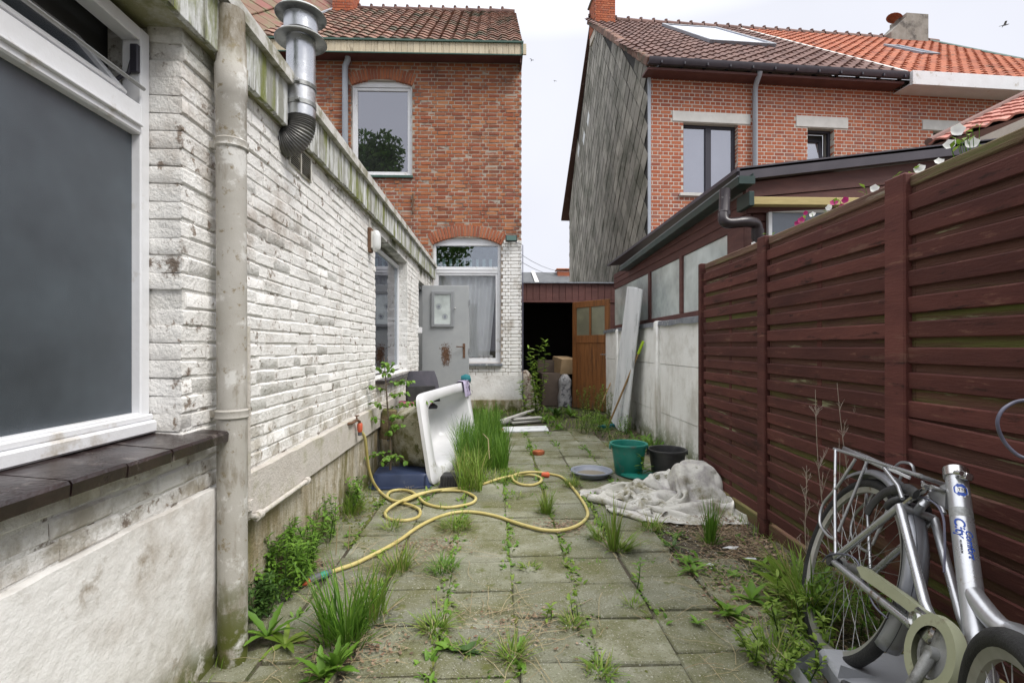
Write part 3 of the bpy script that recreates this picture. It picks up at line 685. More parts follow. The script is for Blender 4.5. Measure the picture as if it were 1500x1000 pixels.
g0 = AX.hit(425, 240, 0, .012); g1 = AX.hit(457, 240, 0, .012)
gz0, gz1 = 1.12 + 0, 0
gz1 = AX.hit(441, 216, 0, .01).z; gz0 = AX.hit(441, 255, 0, .01).z
gm = frame_mb(mA, g0.y, g1.y, gz0, gz1, .008, -.014, .0).box(((g0.y + g1.y) / 2 - .004, -.012, gz0), ((g0.y + g1.y) / 2 + .004, 0, gz1), mA)
zz = gz0 + .01
while zz < gz1 - .008: gm.prism([(g0.y + .008, -.012, zz), (g0.y + .008, -.004, zz + .006), (g0.y + .008, -.003, zz + .005), (g0.y + .008, -.011, zz - .001)], (g1.y - g0.y - .016, 0, 0), mA); zz += .0105
gv = gm.build('vent_grille', M['whitepipe'], annex); MB().box((g0.y + .004, -.003, gz0 + .004), (g1.y - .004, -.001, gz1 - .004), mA).build('vent_gap_shade', M['darkframe'], gv)  # dark sheet behind the louvres stands in for the shade between them
# bulkhead lamp
lp = AX.hit(545, 352, 0, .03)
lo_ = bbox('lamp_bracket', M['rust'], (.0, lp.y - .03, lp.z - .10), (.03, lp.y + .04, lp.z + .10), annex); tag(lo_, 'rusty bracket of the outside lamp')
MB().lathe([(.001, .09), (.022, .082), (.036, .06), (.040, .03), (.040, -.04), (.034, -.07), (.018, -.085), (.001, -.09)], 18).build('lamp_glass', M['lampglass'], lo_, 60).location = (.062, lp.y + .0, lp.z - .005)
MB().cbox((.028, lp.y - .035, lp.z - .07), (.045, lp.y + .035, lp.z + .07), .005).tube([(.01, lp.y, lp.z + .10), (.015, lp.y - .02, lp.z + .16), (-.01, lp.y - .03, lp.z + .2)], .006, 6).build('lamp_base', M['whitepipe'], lo_)
# tap
tp = AX.hit(521, 616, 0, .05)
MB().tube([(.02, tp.y - .16, tp.z), (.055, tp.y - .12, tp.z), (.06, tp.y, tp.z + .005), (.07, tp.y + .03, tp.z - .01), (.07, tp.y + .035, tp.z - .04)], .010, 8).tube([(.06, tp.y - .01, tp.z), (.06, tp.y - .01, tp.z + .035)], .006, 6).cbox((.045, tp.y - .016, tp.z + .033), (.078, tp.y + .0, tp.z + .041), .002).build('tap', M['rust'], annex, 40)
bx = AX.hit(612, 483, 0, .02); bbox('junction_box', M['pvcwhite'], (0, yd - .10, bx.z - .04), (.05, yd - .02, bx.z + .04), annex)

# ------------------------------------------------------------------ brick house at the end
HY = 8.72
house = empty('brick_house', (0, HY, 0), label='two storey old red brick house at the end of the yard, left of the shed', cat='house')
HF = Fr((0, HY, 0)); hx = lambda px, py, off=0: HF.hit(px, py, 1, off)
mH = Matrix.Identity(4)
XR = hx(764, 400).x; XL = -4.7; ZE = hx(600, 78).z
wa = (hx(515, 200).x, hx(603.5, 200).x, hx(560, 257).z, hx(560, 123).z)      # upper window
wbw = (hx(634, 450).x, hx(733.5, 450).x, hx(690, 532).z, hx(690, 355).z)     # lower window
ar1, h1 = arch_items((0, 0, 0), (1, 0, 0), (wa[0] + wa[1]) / 2, wa[1] - wa[0] + .02, wa[3] - .02, .10, .20, 21, .11, 4)
ar2, h2 = arch_items((0, 0, 0), (1, 0, 0), (wbw[0] + wbw[1]) / 2, wbw[1] - wbw[0] + .02, wbw[3] - .05, .15, .21, 24, .11, 4, 2)
H1 = lambda z: h1(z) if z > wa[2] - .04 else None
H2 = lambda z: h2(z) if z > wbw[2] - .06 else None
wl = MB(); wallgrid(wl, mH, XL, XR - .01, -.1, ZE + .05, [(wa[0], wa[1], wa[2], wa[3] + .06), (wbw[0], wbw[1], wbw[2], wbw[3] + .08)], .005, .30)
wl.box((XR - .31, .3, -.1), (XR - .01, 5.2, ZE)); wl.box((XL, .3, -.1), (XL + .3, 5.2, ZE)); wl.box((XL + .3, 4.9, -.1), (XR - .31, 5.2, ZE))
wl_o = wl.build('wall', M['mortar'], house)
bv = brick_variants(6, .186, .11, .053, .004, .0026, M['brick'])
zp = hx(750, 354).z
its = lay((0, 0, 0), (1, 0, 0), XL, XR, zp - .066 * int((zp - .6) / .066), ZE, [H1, H2], .198, .066, .11, .012, 'flem', 6, jn=.004, jz=.002, rot=.01, seed=4,
          skip=lambda u, z: (u < -1.25 and z < 2.35) or (u > wbw[1] - .01 and z < zp) or z < .86)
pieces('brick', wl_o, bv, its, 250, 'wall_brick')
av = brick_variants(4, .20, .11, .048, .004, .002, M['brickA'])
rg = MB().box((0, 0, 0), (0, 0, 0))
ring = empty('arch', parent=house); ring2 = empty('arch', parent=house)
for par, itl in ((ring, ar1), (ring2, ar2)):
    for it in itl: inst('arch_brick', av[it[1]], it[0], par)
wv = brick_variants(5, .182, .11, .0535, .006, .0015, M['wbrick2'])
its = lay((0, -.004, 0), (1, 0, 0), XL, XR + .004, .62, zp, [H2], .19, .0605, .11, .006, 'flem', 5, jn=.002, rot=.005, seed=9, skip=lambda u, z: (u < wbw[1] - .01 and z > .83) or u < -1.2)
pieces('painted_brick', wl_o, wv, its, 170, 'painted_wall_brick')
rp = MB(); roughpanel(rp, mH, -1.2, XR + .012, .2, .625, -.014, .003); rp.build('render_coat', M['render'], house, 60)
rp = MB(); roughpanel(rp, mH, -1.2, XR + .03, -.05, .2, -.04, .004); rp.build('plinth', M['plinth'], house, 60)
# upper window
hw = frame_mb(mH, wa[0], wa[1], wa[2], wa[3] + .0, .035, .05, .12); frame_mb(mH, wa[0] + .035, wa[1] - .035, wa[2] + .035, wa[3] - .04, .05, .065, .115, hw)
hw.prism([(wa[0], .052, wa[3] - .001), (wa[1], .052, wa[3] - .001), (wa[1] - .15, .052, wa[3] + .06), ((wa[0] + wa[1]) / 2, .052, wa[3] + .085), (wa[0] + .15, .052, wa[3] + .06)], (0, .06, 0))
hwo = hw.build('window', M['pvcwhite'], house, 30); tag(hwo, 'upper window reflecting the sky and a tree')
pane(M['sky_pane'], mH, wa[0] + .08, wa[1] - .08, wa[2] + .08, wa[3] - .085, .09, hwo)
MB().cbox((wa[0] - .02, -.04, wa[2] - .045), (wa[1] + .02, .10, wa[2] - .003), .004).build('window_sill', M['zincgreen'], hwo)
# lower window
lw = frame_mb(mH, wbw[0], wbw[1], wbw[2], wbw[3] + .0, .05, .05, .12)
ztr = hx(690, 397).z
lw.cbox((wbw[0] + .05, .049, ztr - .03), (wbw[1] - .05, .118, ztr + .08), .004); lw.cbox((wbw[0] + .05, .042, ztr + .025), (wbw[1] - .05, .05, ztr + .04), .002)
frame_mb(mH, wbw[0] + .05, wbw[1] - .05, wbw[2] + .05, ztr - .03, .04, .06, .115, lw)
lw.prism([(wbw[0], .052, wbw[3] - .001), (wbw[1], .052, wbw[3] - .001), (wbw[1], .052, wbw[3] + .0), (wbw[1] - .25, .052, wbw[3] + .06), ((wbw[0] + wbw[1]) / 2, .052, wbw[3] + .10), (wbw[0] + .25, .052, wbw[3] + .06), (wbw[0], .052, wbw[3])], (0, .06, 0))
lwo = lw.build('window', M['pvcwhite'], house, 30); tag(lwo, 'tall white framed ground floor window with curtains behind the glass')
pane(M['clear'], mH, wbw[0] + .09, wbw[1] - .09, wbw[2] + .09, ztr - .07, .09, lwo); pane(M['clear2'], mH, wbw[0] + .05, wbw[1] - .05, ztr + .08, wbw[3] - .05, .09, lwo)
MB().cbox((wbw[0] - .02, -.06, wbw[2] - .045), (wbw[1] + .03, .10, wbw[2] - .003), .004).build('window_sill', M['zinc'], lwo)
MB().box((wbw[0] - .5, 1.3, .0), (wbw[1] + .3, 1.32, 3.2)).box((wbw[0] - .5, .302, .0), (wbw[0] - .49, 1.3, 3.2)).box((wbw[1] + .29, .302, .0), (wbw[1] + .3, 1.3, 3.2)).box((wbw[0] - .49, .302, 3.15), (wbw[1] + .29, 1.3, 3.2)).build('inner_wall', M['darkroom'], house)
cx0, cx1 = wbw[0] + .08, wbw[1] - .17
vs = []; fs = []; n = 60
for i in range(n + 1):
    t = i / n
    for zz, k in ((ztr - .02, 0), ((ztr + wbw[2]) / 2, .5), (wbw[2] + .10, 1)):
        xx = cx0 + (cx1 - cx0) * t + (.10 * (1 - k) * t) - (.03 * k * t)
        vs.append((xx, HY + .19 + .022 * math.sin(t * 46) + .012 * math.sin(t * 17 + k * 2), zz))
for i in range(n):
    for j in range(2): fs.append((i*3+j, i*3+3+j, i*3+4+j, i*3+1+j))
cu = MB().add(vs, fs).build('curtain', M['curtain'], None, 80); tag(cu, 'sheer white curtain behind the ground floor window of the brick house', 'curtain')
va = MB(); za = hx(690, 391, .15).z; zb_ = hx(690, 381, .15).z
for i in range(9):
    t0 = wbw[0] + .06 + (wbw[1] - wbw[0] - .12) * i / 9; w_ = (wbw[1] - wbw[0] - .12) / 9
    va.add([(t0, HY + .15, za - .03), (t0 + w_, HY + .15, za - .03), (t0 + w_, HY + .15, za + .02), (t0 + w_ * .75, HY + .16, za), (t0 + w_ * .25, HY + .16, za), (t0, HY + .15, za + .02)], [(0, 1, 2, 3, 4, 5)])
    va.box((t0 - .025, HY + .145, za + .0), (t0 + .025, HY + .149, zb_ + .02))
tag(va.build('valance', M['valance']), 'white tabbed valance hanging in the top light of the tall window', 'curtain')
sh = MB()
for cx_ in (-.06, .02, .10):
    sh.lathe([(.001, .05), (.04, .045), (.045, .02), (.03, .0)], 10, Matrix.Translation((wbw[1] - .28 + cx_, HY + .14, wbw[2] + .09)))
tag(sh.build('ornament', M['white'], None, 60), 'small pale ornament on the inner sill of the tall window', 'ornament')
# eaves box of cream boards
zg0, zg1 = hx(600, 77, -.3).z, hx(600, 60, -.3).z; xe = hx(765, 70, -.3).x
eb = MB().box((XL, -.27, zg0 + .01), (xe - .03, .0, zg1 - .01)).box((xe - .03, -.27, zg0 - .12), (xe - .012, .3, zg1 - .01)).build('eaves_box', M['purplewood'], house)
x = XL
while x < xe - .02:
    MB().cbox((x, -.30 + R.uniform(-.001, .001), zg0), (x + .1 - .004, -.272, zg1 - .012), .002).build('eaves_board', M['cream'], eb); x += .1
MB().box((XL, -.33, zg1 - .012), (xe + .02, -.20, zg1 + .018)).box((XL, -.31, zg0 - .02), (xe, -.29, zg0 - .002)).box((xe - .012, -.32, zg0), (xe + .012, 1.0, zg1 + .012)).build('gutter_edge', M['zincgreen'], eb)
# roof
so = V((0, -.25, zg1 + .02)); rdg = V((0, 2.75, hx(640, 17, 2.75).z)); sv = (rdg - so); sl_ = sv.length
xrr = HF.hit(752, 17, 1, 2.75).x + .02
MB().prism([(XL, so.y, so.z - .02), (xe - .05, so.y, so.z - .02), (xrr, rdg.y, rdg.z - .02), (XL, rdg.y, rdg.z - .02)], (0, 0, -.05)).build('roof_deck', M['darkroom'], house)
MB().prism([(XL, rdg.y + .0, rdg.z - .03), (xrr, rdg.y, rdg.z - .03), (xrr, 5.3, so.z), (XL, 5.3, so.z)], (0, 0, -.05)).build('roof_deck', M['far_roof'], house)
rf = empty('roof', parent=house)
pt = pantile(.205, .24, .042, M['tileA'])
tile_roof('roof_tile', rf, so, (1, 0, 0), sv, [(XL, 0), (xe - .03, 0), (xrr + .02, sl_), (XL, sl_)], .205, .24, pt, 260)
nr = 14
for i in range(nr):
    xx = XL + 1.3 + i * (xrr - XL - 1.3) / nr
    MB().lathe([(.085, 0), (.07, (xrr - XL - 1.3) / nr + .01)], 12, seg_m((xx, rdg.y, rdg.z + .0), (xx + .3, rdg.y, rdg.z + .0))).build('ridge_tile', M['zincgreen'] if i % 1 == 9 else M['tileB'], rf, 40)
    MB().lathe([(.001, .06), (.03, .05), (.035, 0), (.02, -.03)], 8, Matrix.Translation((xx, rdg.y, rdg.z + .08))).build('ridge_knob', M['tileB'], rf, 50)
# chimney at the left end of the ridge
c0, c1 = HF.hit(491, 10, 1, 2.5).x, HF.hit(520, 10, 1, 2.5).x
ch = MB().box((c0 + .01, 2.31, rdg.z - .8), (c1 - .01, 2.89, rdg.z + .9)).build('chimney', M['mortar'], house)
cv = brick_variants(2, .182, .1, .0535, .004, .002, M['brick2'])
its = lay((c0, 2.30, 0), (1, 0, 0), 0, c1 - c0, rdg.z - .7, rdg.z + .9, [], .19, .062, .1, .009, 'flem', 2) + lay((c1, 2.30, 0), (0, 1, 0), 0, .6, rdg.z - .7, rdg.z + .9, [], .19, .062, .1, .009, 'flem', 2)
pieces('brick', ch, cv, its, 60, 'chimney_brick')
# downpipe, wall anchor, flood lamp
xd = hx(507, 100).x
MB().tube([(xd + .06, -.12, zg0 + .06), (xd + .06, -.10, zg0 - .02), (xd, -.06, zg0 - .12), (xd, -.06, 2.2)], .05, 12).build('downpipe', M['greypvc'], house, 40)
xa, za1, za0 = hx(605, 298).x, hx(605, 284).z, hx(605, 313).z
MB().cbox((xa - .013, -.03, za0), (xa + .013, -.008, za1), .004).cbox((xa - .05, -.028, za1 - .12), (xa + .04, -.012, za1 - .10), .003).build('wall_anchor', M['rust'], house)
fl = hx(749, 349, -.12)
f0 = bbox('flood_lamp', M['blackplastic'], (fl.x - .10, -.14, fl.z - .055), (fl.x + .10, -.06, fl.z + .055), house, .01); tag(f0, 'square outdoor flood lamp above the white painted corner')
bbox('lamp_glass', M['floodglass'], (fl.x - .085, -.146, fl.z - .042), (fl.x + .085, -.138, fl.z + .042), f0)
MB().tube([(fl.x, -.06, fl.z), (fl.x + .02, .0, fl.z)], .02, 8).tube([(fl.x + .08, -.02, fl.z - .05), (XR + .02, -.03, fl.z - .1), (XR + .02, -.03, .1)], .008, 6).build('lamp_cable', M['cable'], f0)
# neighbour's roof at the upper left
nb = empty('neighbour_roof', label='reddish large tiled roof rising behind the steel flue at the upper left', cat='roof')
A_ = PY(368, 60, 8.5); B_ = PY(492, 14, 11.3); C_ = PY(250, -190, 10.8)
uu = (B_ - A_).normalized(); nn = uu.cross(C_ - A_).normalized(); ss = nn.cross(uu)
if ss.z < 0: ss = -ss
nn = uu.cross(ss)
tm = MB().cbox((-.145, -.01, .0), (.145, .43, .03), .012, Matrix.Rotation(-.07, 4, 'X')).mesh('roof_tile', 30); tm.materials.append(M['tileD'])
MB().prism([A_ - uu * .8, A_ + uu * 4.2, A_ + uu * 4.2 + ss * 4, A_ - uu * .8 + ss * 4], -nn * .06).build('roof_deck', M['tileD'], nb)
tile_roof('roof_tile', nb, A_ + nn * .02, uu, ss, [(-.8, 0), (4.0, 0), (4.0, 3.8), (-.8, 3.8)], .30, .42, tm, 140)
MB().tube([A_ - uu * .8 + nn * .03, A_ + uu * 4.1 + nn * .03], .035, 8).build('valley_edge', M['zinc'], nb)
MB().box((-5.2, 9.6, 0), (-4.72, 13, 7.0)).build('wall', M['mortar'], nb)

# ------------------------------------------------------------------ shed at the end, with its open door
GY = 9.30
shed = empty('shed', (0, GY, 0), label='low brown boarded shed with a dark open doorway at the end of the yard', cat='shed')
GF = Fr((0, GY, 0)); gx = lambda px, py, off=0: GF.hit(px, py, 1, off)
x0_, x1_ = XR + .0, gx(925, 430).x + .3; zt_, zb_ = gx(800, 415).z, gx(800, 440).z
sb = MB().box((x0_, .03, zb_), (x1_, .08, zt_)).build('fascia', M['purplewood'], shed)
x = x0_
while x < x1_ - .01:
    MB().cbox((x, 0, zb_), (min(x + .118, x1_), .028, zt_ - .0), .004).build('fascia_board', M['purplewood'], sb); x += .122
MB().box((x0_, -.05, zt_), (x1_, .1, zt_ + .02)).build('roof_edge', M['zinc'], shed)
MB().box((x0_, -.02, zb_ - .035), (x1_, .05, zb_ - .001)).build('lintel', M['purplewood'], shed)
xj = gx(893, 500).x
x = xj
wlp = MB().box((xj, .03, 0), (x1_, .08, zb_ - .035)).build('wall', M['purplewood'], shed)
while x < x1_ - .02:
    MB().cbox((x, 0, 0), (x + .106, .028, zb_ - .04), .004).build('wall_board', M['purplewood'], wlp); x += .11
MB().box((x0_, .08, zt_ - .03), (x1_, 4.2, zt_)).build('roof', M['far_roof'], shed)
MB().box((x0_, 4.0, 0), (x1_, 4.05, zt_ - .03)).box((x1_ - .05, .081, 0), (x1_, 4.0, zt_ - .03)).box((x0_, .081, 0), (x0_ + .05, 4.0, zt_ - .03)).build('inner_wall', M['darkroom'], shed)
MB().box((x0_ + .06, .7, zt_ - .17), (x1_ - .06, .76, zt_ - .04)).build('roof_beam', M['darkcard'], shed)
# wooden door
dl, dr = PY(839.5, 597, 9.2), PY(893, 437, 8.47)
dv = V((dr.x - dl.x, dr.y - dl.y, 0)); dw = dv.length
mD = frame3((dl.x, dl.y, .01), dv.normalized(), V((0, 0, 1)).cross(dv.normalized()), (0, 0, 1))
door = empty('wooden_door', m=mD, label='varnished wooden door with two small panes standing open at the shed', cat='door')
dh = 1.93
bx_ = lambda a, b, c, d, t0=-.02, t1=.02: MB().cbox((a, t0, b), (c, t1, d), .004).build('rail', M['doorwood'], door)
for o_ in (bx_(0, 0, .10, dh), bx_(dw - .10, 0, dw, dh)): o_.name = 'stile'
bx_(.10, dh - .11, dw - .10, dh); bx_(.10, 1.18, dw - .10, 1.32); bx_(.10, 0, dw - .10, .16)
bx_(dw / 2 - .022, 1.32, dw / 2 + .022, dh - .11)
for a_ in ((.10, dw / 2 - .022), (dw / 2 + .022, dw - .10)): MB().box((a_[0], -.003, 1.32), (a_[1], .003, dh - .11)).build('pane', M['doorpane'], door)
npl = 7
for i in range(npl):
    a_ = .10 + (dw - .2) * i / npl; MB().cbox((a_ + .001, -.008, .16), (a_ + (dw - .2) / npl - .001, .008, 1.18), .003).build('plank', M['doorwood'], door)
MB().tube([(dw - .05, -.02, .98), (dw - .05, -.06, .98), (dw - .14, -.065, .98)], .009, 8).cbox((dw - .07, -.026, .90), (dw - .03, -.019, 1.06), .002).build('handle', M['chrome'], door, 40)

# ------------------------------------------------------------------ grey metal door of the annex
gl, grr = PY(618, 500, 7.28), PY(687, 500, 7.28); gw = grr.x - gl.x; gh = PY(650, 418, 7.28).z
gd = empty('grey_door', (gl.x, 7.28, 0.02), rad(-1), label='grey painted door with small framed pane and rusty patch, open against the brick house window', cat='door')
MB().cbox((0, 0, 0), (gw, .04, gh - .02), .004).build('leaf', M['greydoor'], gd, 30)
gq = lambda px, py: (PY(px, py, 7.28).x - gl.x, PY(px, py, 7.28).z - .02)
(a, b_), (c, d) = gq(632, 479), gq(665, 427)
hf = frame_mb(mH, a, c, b_, d, .045, -.028, -.001).build('hatch', M['greydoor2'], gd)
MB().box((a + .045, -.014, b_ + .045), (c - .045, -.008, d - .045)).build('pane', M['milk'], hf)
(e_, f_) = gq(669, 452); MB().lathe([(.001, -.03), (.014, -.02), (.014, -.01), (.006, 0)], 10, Matrix.Translation((e_ - .02, -.028, f_)) @ Matrix.Rotation(rad(-90), 4, 'X')).build('latch', M['steeldull'], hf)
(e_, f_) = gq(678, 508); MB().tube([(e_ + .02, 0, f_), (e_ + .02, -.05, f_), (e_ - .09, -.055, f_ + .004)], .008, 8).cbox((e_ + .0, -.006, f_ - .16), (e_ + .035, -.0005, f_ + .05), .002).build('handle', M['rust'], gd, 40)
for z_ in (.3, 1.0, 1.7): MB().tube([(gw + .008, -.004, z_), (gw + .008, -.004, z_ + .08)], .009, 8).build('hinge', M['greydoor2'], gd)
# rust patch: flaking blot with relief
(e_, f_) = gq(653, 519); rs = MB(); rr = random.Random(2)
for i in range(700):
    u_, v_ = rr.gauss(0, .030), rr.gauss(0, .070); s_ = rr.uniform(.0015, .008)
    if abs(u_) > .1 or abs(v_) > .2: continue
    pts = [(e_ + u_ + s_ * math.cos(t) * rr.uniform(.6, 1.2), -.0012 - .000004 * i, f_ + v_ + s_ * math.sin(t) * rr.uniform(.8, 1.9)) for t in [q * math.pi / 3 for q in range(6)]]
    rs.add(pts, [(0, 1, 2, 3, 4, 5)])
ro = rs.build('rust_patch', M['rust'], gd); ro['kind'] = 'stuff'
for (px_2, py_2, rr2) in ((643, 449, .022), (652, 464, .022)):
    (e_, f_) = gq(px_2, py_2); MB().lathe([(.001, 0), (rr2, 0)], 14, Matrix.Translation((e_, -.0165, f_)) @ Matrix.Rotation(rad(90), 4, 'X')).lathe([(rr2 * 1.5, 0), (rr2 * 1.8, 0)], 14, Matrix.Translation((e_, -.0165, f_)) @ Matrix.Rotation(rad(90), 4, 'X')).build('roundel', M['bluegrey'], hf)

# ------------------------------------------------------------------ houses on the right
RP = PY(952, 400, 9.0)
RF = Fr((RP.x, RP.y, 0), rad(4)); rh = empty('gable_house', m=RF.m, label='red brick house with slate hung gable, brown tiled roof and skylight', cat='house')
r2 = empty('orange_roof_house', m=RF.m, label='red brick house with bright orange tiled roof and rendered chimney, right of the gable house', cat='house')
rx = lambda px, py, off=0: RF.hit(px, py, 1, off)
zeR = rx(1100, 112).z; UP = rx(1305, 115).x; UE = rx(1640, 150).x; ZL = 2.3
wAr = (rx(1001, 230).x, rx(1081, 230).x, rx(1040, 284).z, rx(1040, 181).z); lA = (rx(985, 170).x, rx(1099, 170).x, rx(1040, 180).z, rx(1040, 165).z)
wBr = (rx(1183, 210).x, rx(1222, 210).x, rx(1200, 262).z, rx(1200, 188).z); lB = (rx(1166, 178).x, rx(1242, 178).x, rx(1200, 187).z, rx(1200, 171).z)
wCr = (rx(1367, 210).x, rx(1420, 210).x, rx(1390, 262).z, rx(1390, 193).z); lC = (rx(1351, 185).x, rx(1436, 185).x, rx(1390, 192).z, rx(1390, 178).z)
bm = brick_variants(4, .187, .11, .055, .003, .001, M['brick2'])
for par, (ua, ub), wins in ((rh, (0, UP), ((wAr, lA), (wBr, lB))), (r2, (UP + .002, UE), ((wCr, lC),))):
    mb = MB(); wallgrid(mb, mH, ua, ub, 0 if par is rh else 0, zeR + .1, [w for w, l in wins], .003, .3); wo_ = mb.build('wall', M['mortar2'], par)
    hl = [rect_hole(*w) for w, l in wins] + [rect_hole(*l) for w, l in wins]
    its = lay((0, 0, 0), (1, 0, 0), ua, ub, ZL, zeR, hl, .200, .068, .11, .013, 'eng', 4, jn=.001, jz=.0005, seed=8)
    pieces('brick', wo_, bm, its, 290 if par is rh else 150, 'wall_brick')
    for w, l in wins: MB().cbox((l[0], -.012, l[2]), (l[1], .12, l[3]), .004).build('lintel', M['stone'], par, 30)
    for w, l in wins:
        if w is wAr:
            f = frame_mb(mH, w[0], w[1], w[2], w[3], .05, .10, .16); um = (w[0] + w[1]) / 2; f.cbox((um - .055, .095, w[2] + .05), (um + .055, .155, w[3] - .05), .004)
            fo2 = f.build('window', M['darkframe'], par, 30); tag(fo2, 'dark framed two leaf upstairs window')
            pane(M['sky_pane2'], mH, w[0] + .05, um - .055, w[2] + .05, w[3] - .05, .13, fo2); pane(M['sky_pane2'], mH, um + .055, w[1] - .05, w[2] + .05, w[3] - .05, .13, fo2)
            MB().cbox((w[0] - .08, -.05, w[2] - .06), (w[1] + .08, .10, w[2] - .003), .004).build('window_sill', M['stone'], fo2)
        else:
            f = frame_mb(mH, w[0], w[1], w[2], w[3], .045, .10, .16); fo2 = f.build('window', M['darkframe'], par, 30); tag(fo2, 'small dark framed window tilted open' if w is wBr else 'dark framed window half hidden by a tiled roof')
            mt = Matrix.Translation((0, .10, w[2] + .05)) @ Matrix.Rotation(-rad(9), 4, 'X')
            frame_mb(mt, w[0] + .04, w[1] - .10, 0, w[3] - w[2] - .16, .05, .0, .05).build('sash', M['darkframe'], fo2); pane(M['sky_pane2'], mt, w[0] + .09, w[1] - .15, .05, w[3] - w[2] - .21, .02, fo2)
            MB().box((w[0], .31, w[2]), (w[1], .32, w[3])).build('inner_blind', M['interior'], fo2)
# roofs
ev = V((0, -.32, rx(1100, 98, -.32).z + .02))
gp = PX(869, 30, RP.x); gY = gp.y
rdz = gp.z; rdL = (RF.i @ gp); sv = V((0, rdL.y - ev.y, rdz - ev.z)); sl_ = sv.length; su = sv.normalized()
nR = V((1, 0, 0)).cross(su)
def onroof(px, py):
    o = RF.i @ CO; d = RF.i.to_3x3() @ ray(px, py); t = (ev - o).dot(nR) / d.dot(nR); p = o + d * t; return (p.x, (p - ev).dot(su))
vb = onroof(1125, 38)[0]
skew = rdL.x / sl_
ptB = pantile(.25, .30, .05, M['tileB']); ptC = pantile(.25, .30, .05, M['tileC'])
r1o = MB().prism([(-.15, ev.y, ev.z - .03), (UP, ev.y, ev.z - .03), (UP, rdL.y, rdz - .03), (rdL.x - .15, rdL.y, rdz - .03)], (0, 0, -.06)).build('roof', M['darkroom'], rh)
tile_roof('roof_tile', r1o, ev, (1, 0, 0), sv, [(-.15, 0), (UP, 0), (UP, sl_), (rdL.x - .15, sl_)], .25, .30, ptB, 285)
lo_, hi_ = 20., 110.
for _ in range(40):
    md_ = (lo_ + hi_) / 2
    if onroof(1360, md_)[1] > sl_: lo_ = md_
    else: hi_ = md_
k1 = onroof(1360, hi_); k2 = onroof(1500, 92); t_ = (k2[1] - 0) / (k1[1] - k2[1]); k3 = (k2[0] + (k2[0] - k1[0]) * t_, 0)
P3 = lambda q, dz=0: tuple(ev + V((1, 0, 0)) * q[0] + su * q[1] + V((0, 0, dz)))
r2o = MB().prism([P3((UP, 0), -.03), P3(k3, -.03), P3((k1[0], sl_), -.03), P3((UP, sl_), -.03)], (0, 0, -.06)).build('roof', M['darkroom'], r2)
tile_roof('roof_tile', r2o, ev + V((0, 0, .006)), (1, 0, 0), sv, [(UP, 0), k3, (k1[0], sl_), (UP, sl_)], .25, .30, ptC, 285, seed=6)
MB().prism([P3((UP - .05, 0), .05), P3((UP + .05, 0), .05), P3((UP + .05, sl_), .05), P3((UP - .05, sl_), .05)], (0, 0, .03)).build('party_flashing', M['stone'], r2)
MB().tube([P3((k1[0], sl_), .04), P3(k2, .04), P3(k3, .04)], .06, 8).build('hip_edge', M['zincgreen'], r2)
# ridge and verge tiles
xx = rdL.x - .1
while xx < k1[0]:
    par = r1o if xx < UP else r2o
    MB().lathe([(.12, 0), (.105, .36)], 10, seg_m((xx, rdL.y, rdz + .0), (xx + .3, rdL.y, rdz + .0))).build('ridge_tile', M['tileB'], par, 40)
    MB().lathe([(.001, .07), (.05, .05), (.05, -.02)], 8, Matrix.Translation((xx, rdL.y, rdz + .11))).build('ridge_knob', M['tileB'], par, 50)
    xx += .38
for i in range(18):
    q = i / 18 * sl_; MB().cbox((-.17 + skew * q, 0, -.10), (-.02 + skew * q, .34, .05), .015, frame3(P3((0, q)), (1, 0, 0), su, nR) @ Matrix.Rotation(-.03, 4, 'X')).build('verge_tile', M['tileA'], r1o, 30)
# chimneys
def chimney(parent, pxa, pxb, pyt, Yd, mt, bricks):
    a_, b2 = RF.hit(pxa, 30, 1, Yd), RF.hit(pxb, 30, 1, Yd); zt = RF.hit((pxa + pxb) / 2, pyt, 1, Yd).z
    c = MB().box((a_.x, Yd, rdz - .7), (b2.x, Yd + .6, zt)).build('chimney', mt, parent)
    if bricks:
        its = lay((a_.x, Yd - .012, 0), (1, 0, 0), 0, b2.x - a_.x, rdz - .5, zt, [], .19, .0625, .1, .012, 'eng', 4)
        its += lay((a_.x - .012, Yd + .6, 0), (0, -1, 0), 0, .6, rdz - .5, zt, [], .19, .0625, .1, .012, 'eng', 4); pieces('brick', c, bm, its, 120, 'chimney_brick')
        MB().cbox((a_.x - .06, Yd - .06, zt), (b2.x + .06, Yd + .66, zt + .06), .01).build('chimney_cap', M['chimstone'], c)
    return a_, b2, zt
chimney(rh, 872, 901, -6, rdL.y - .5, M['mortar2'], True)
a_, b2, zt = chimney(r2, 1328, 1360, 20, rdL.y - .3, M['chimstone'], False)
q0 = RF.hit(1306, 46, 1, rdL.y - .3)
MB().prism([(q0.x, rdL.y - .298, q0.z), (a_.x, rdL.y - .298, zt - .12), (a_.x, rdL.y - .298, q0.z - .3), (q0.x, rdL.y - .298, q0.z - .3)], (0, .59, 0)).build('chimney_shoulder', M['chimstone'], r2)
MB().lathe([(.001, .10), (.20, .02), (.22, 0), (.16, .01)], 16, Matrix.Translation((a_.x - .12, rdL.y, zt + .02)) @ Matrix.Rotation(.4, 4, 'Y')).build('chimney_cowl', M['tileC'], r2, 50)
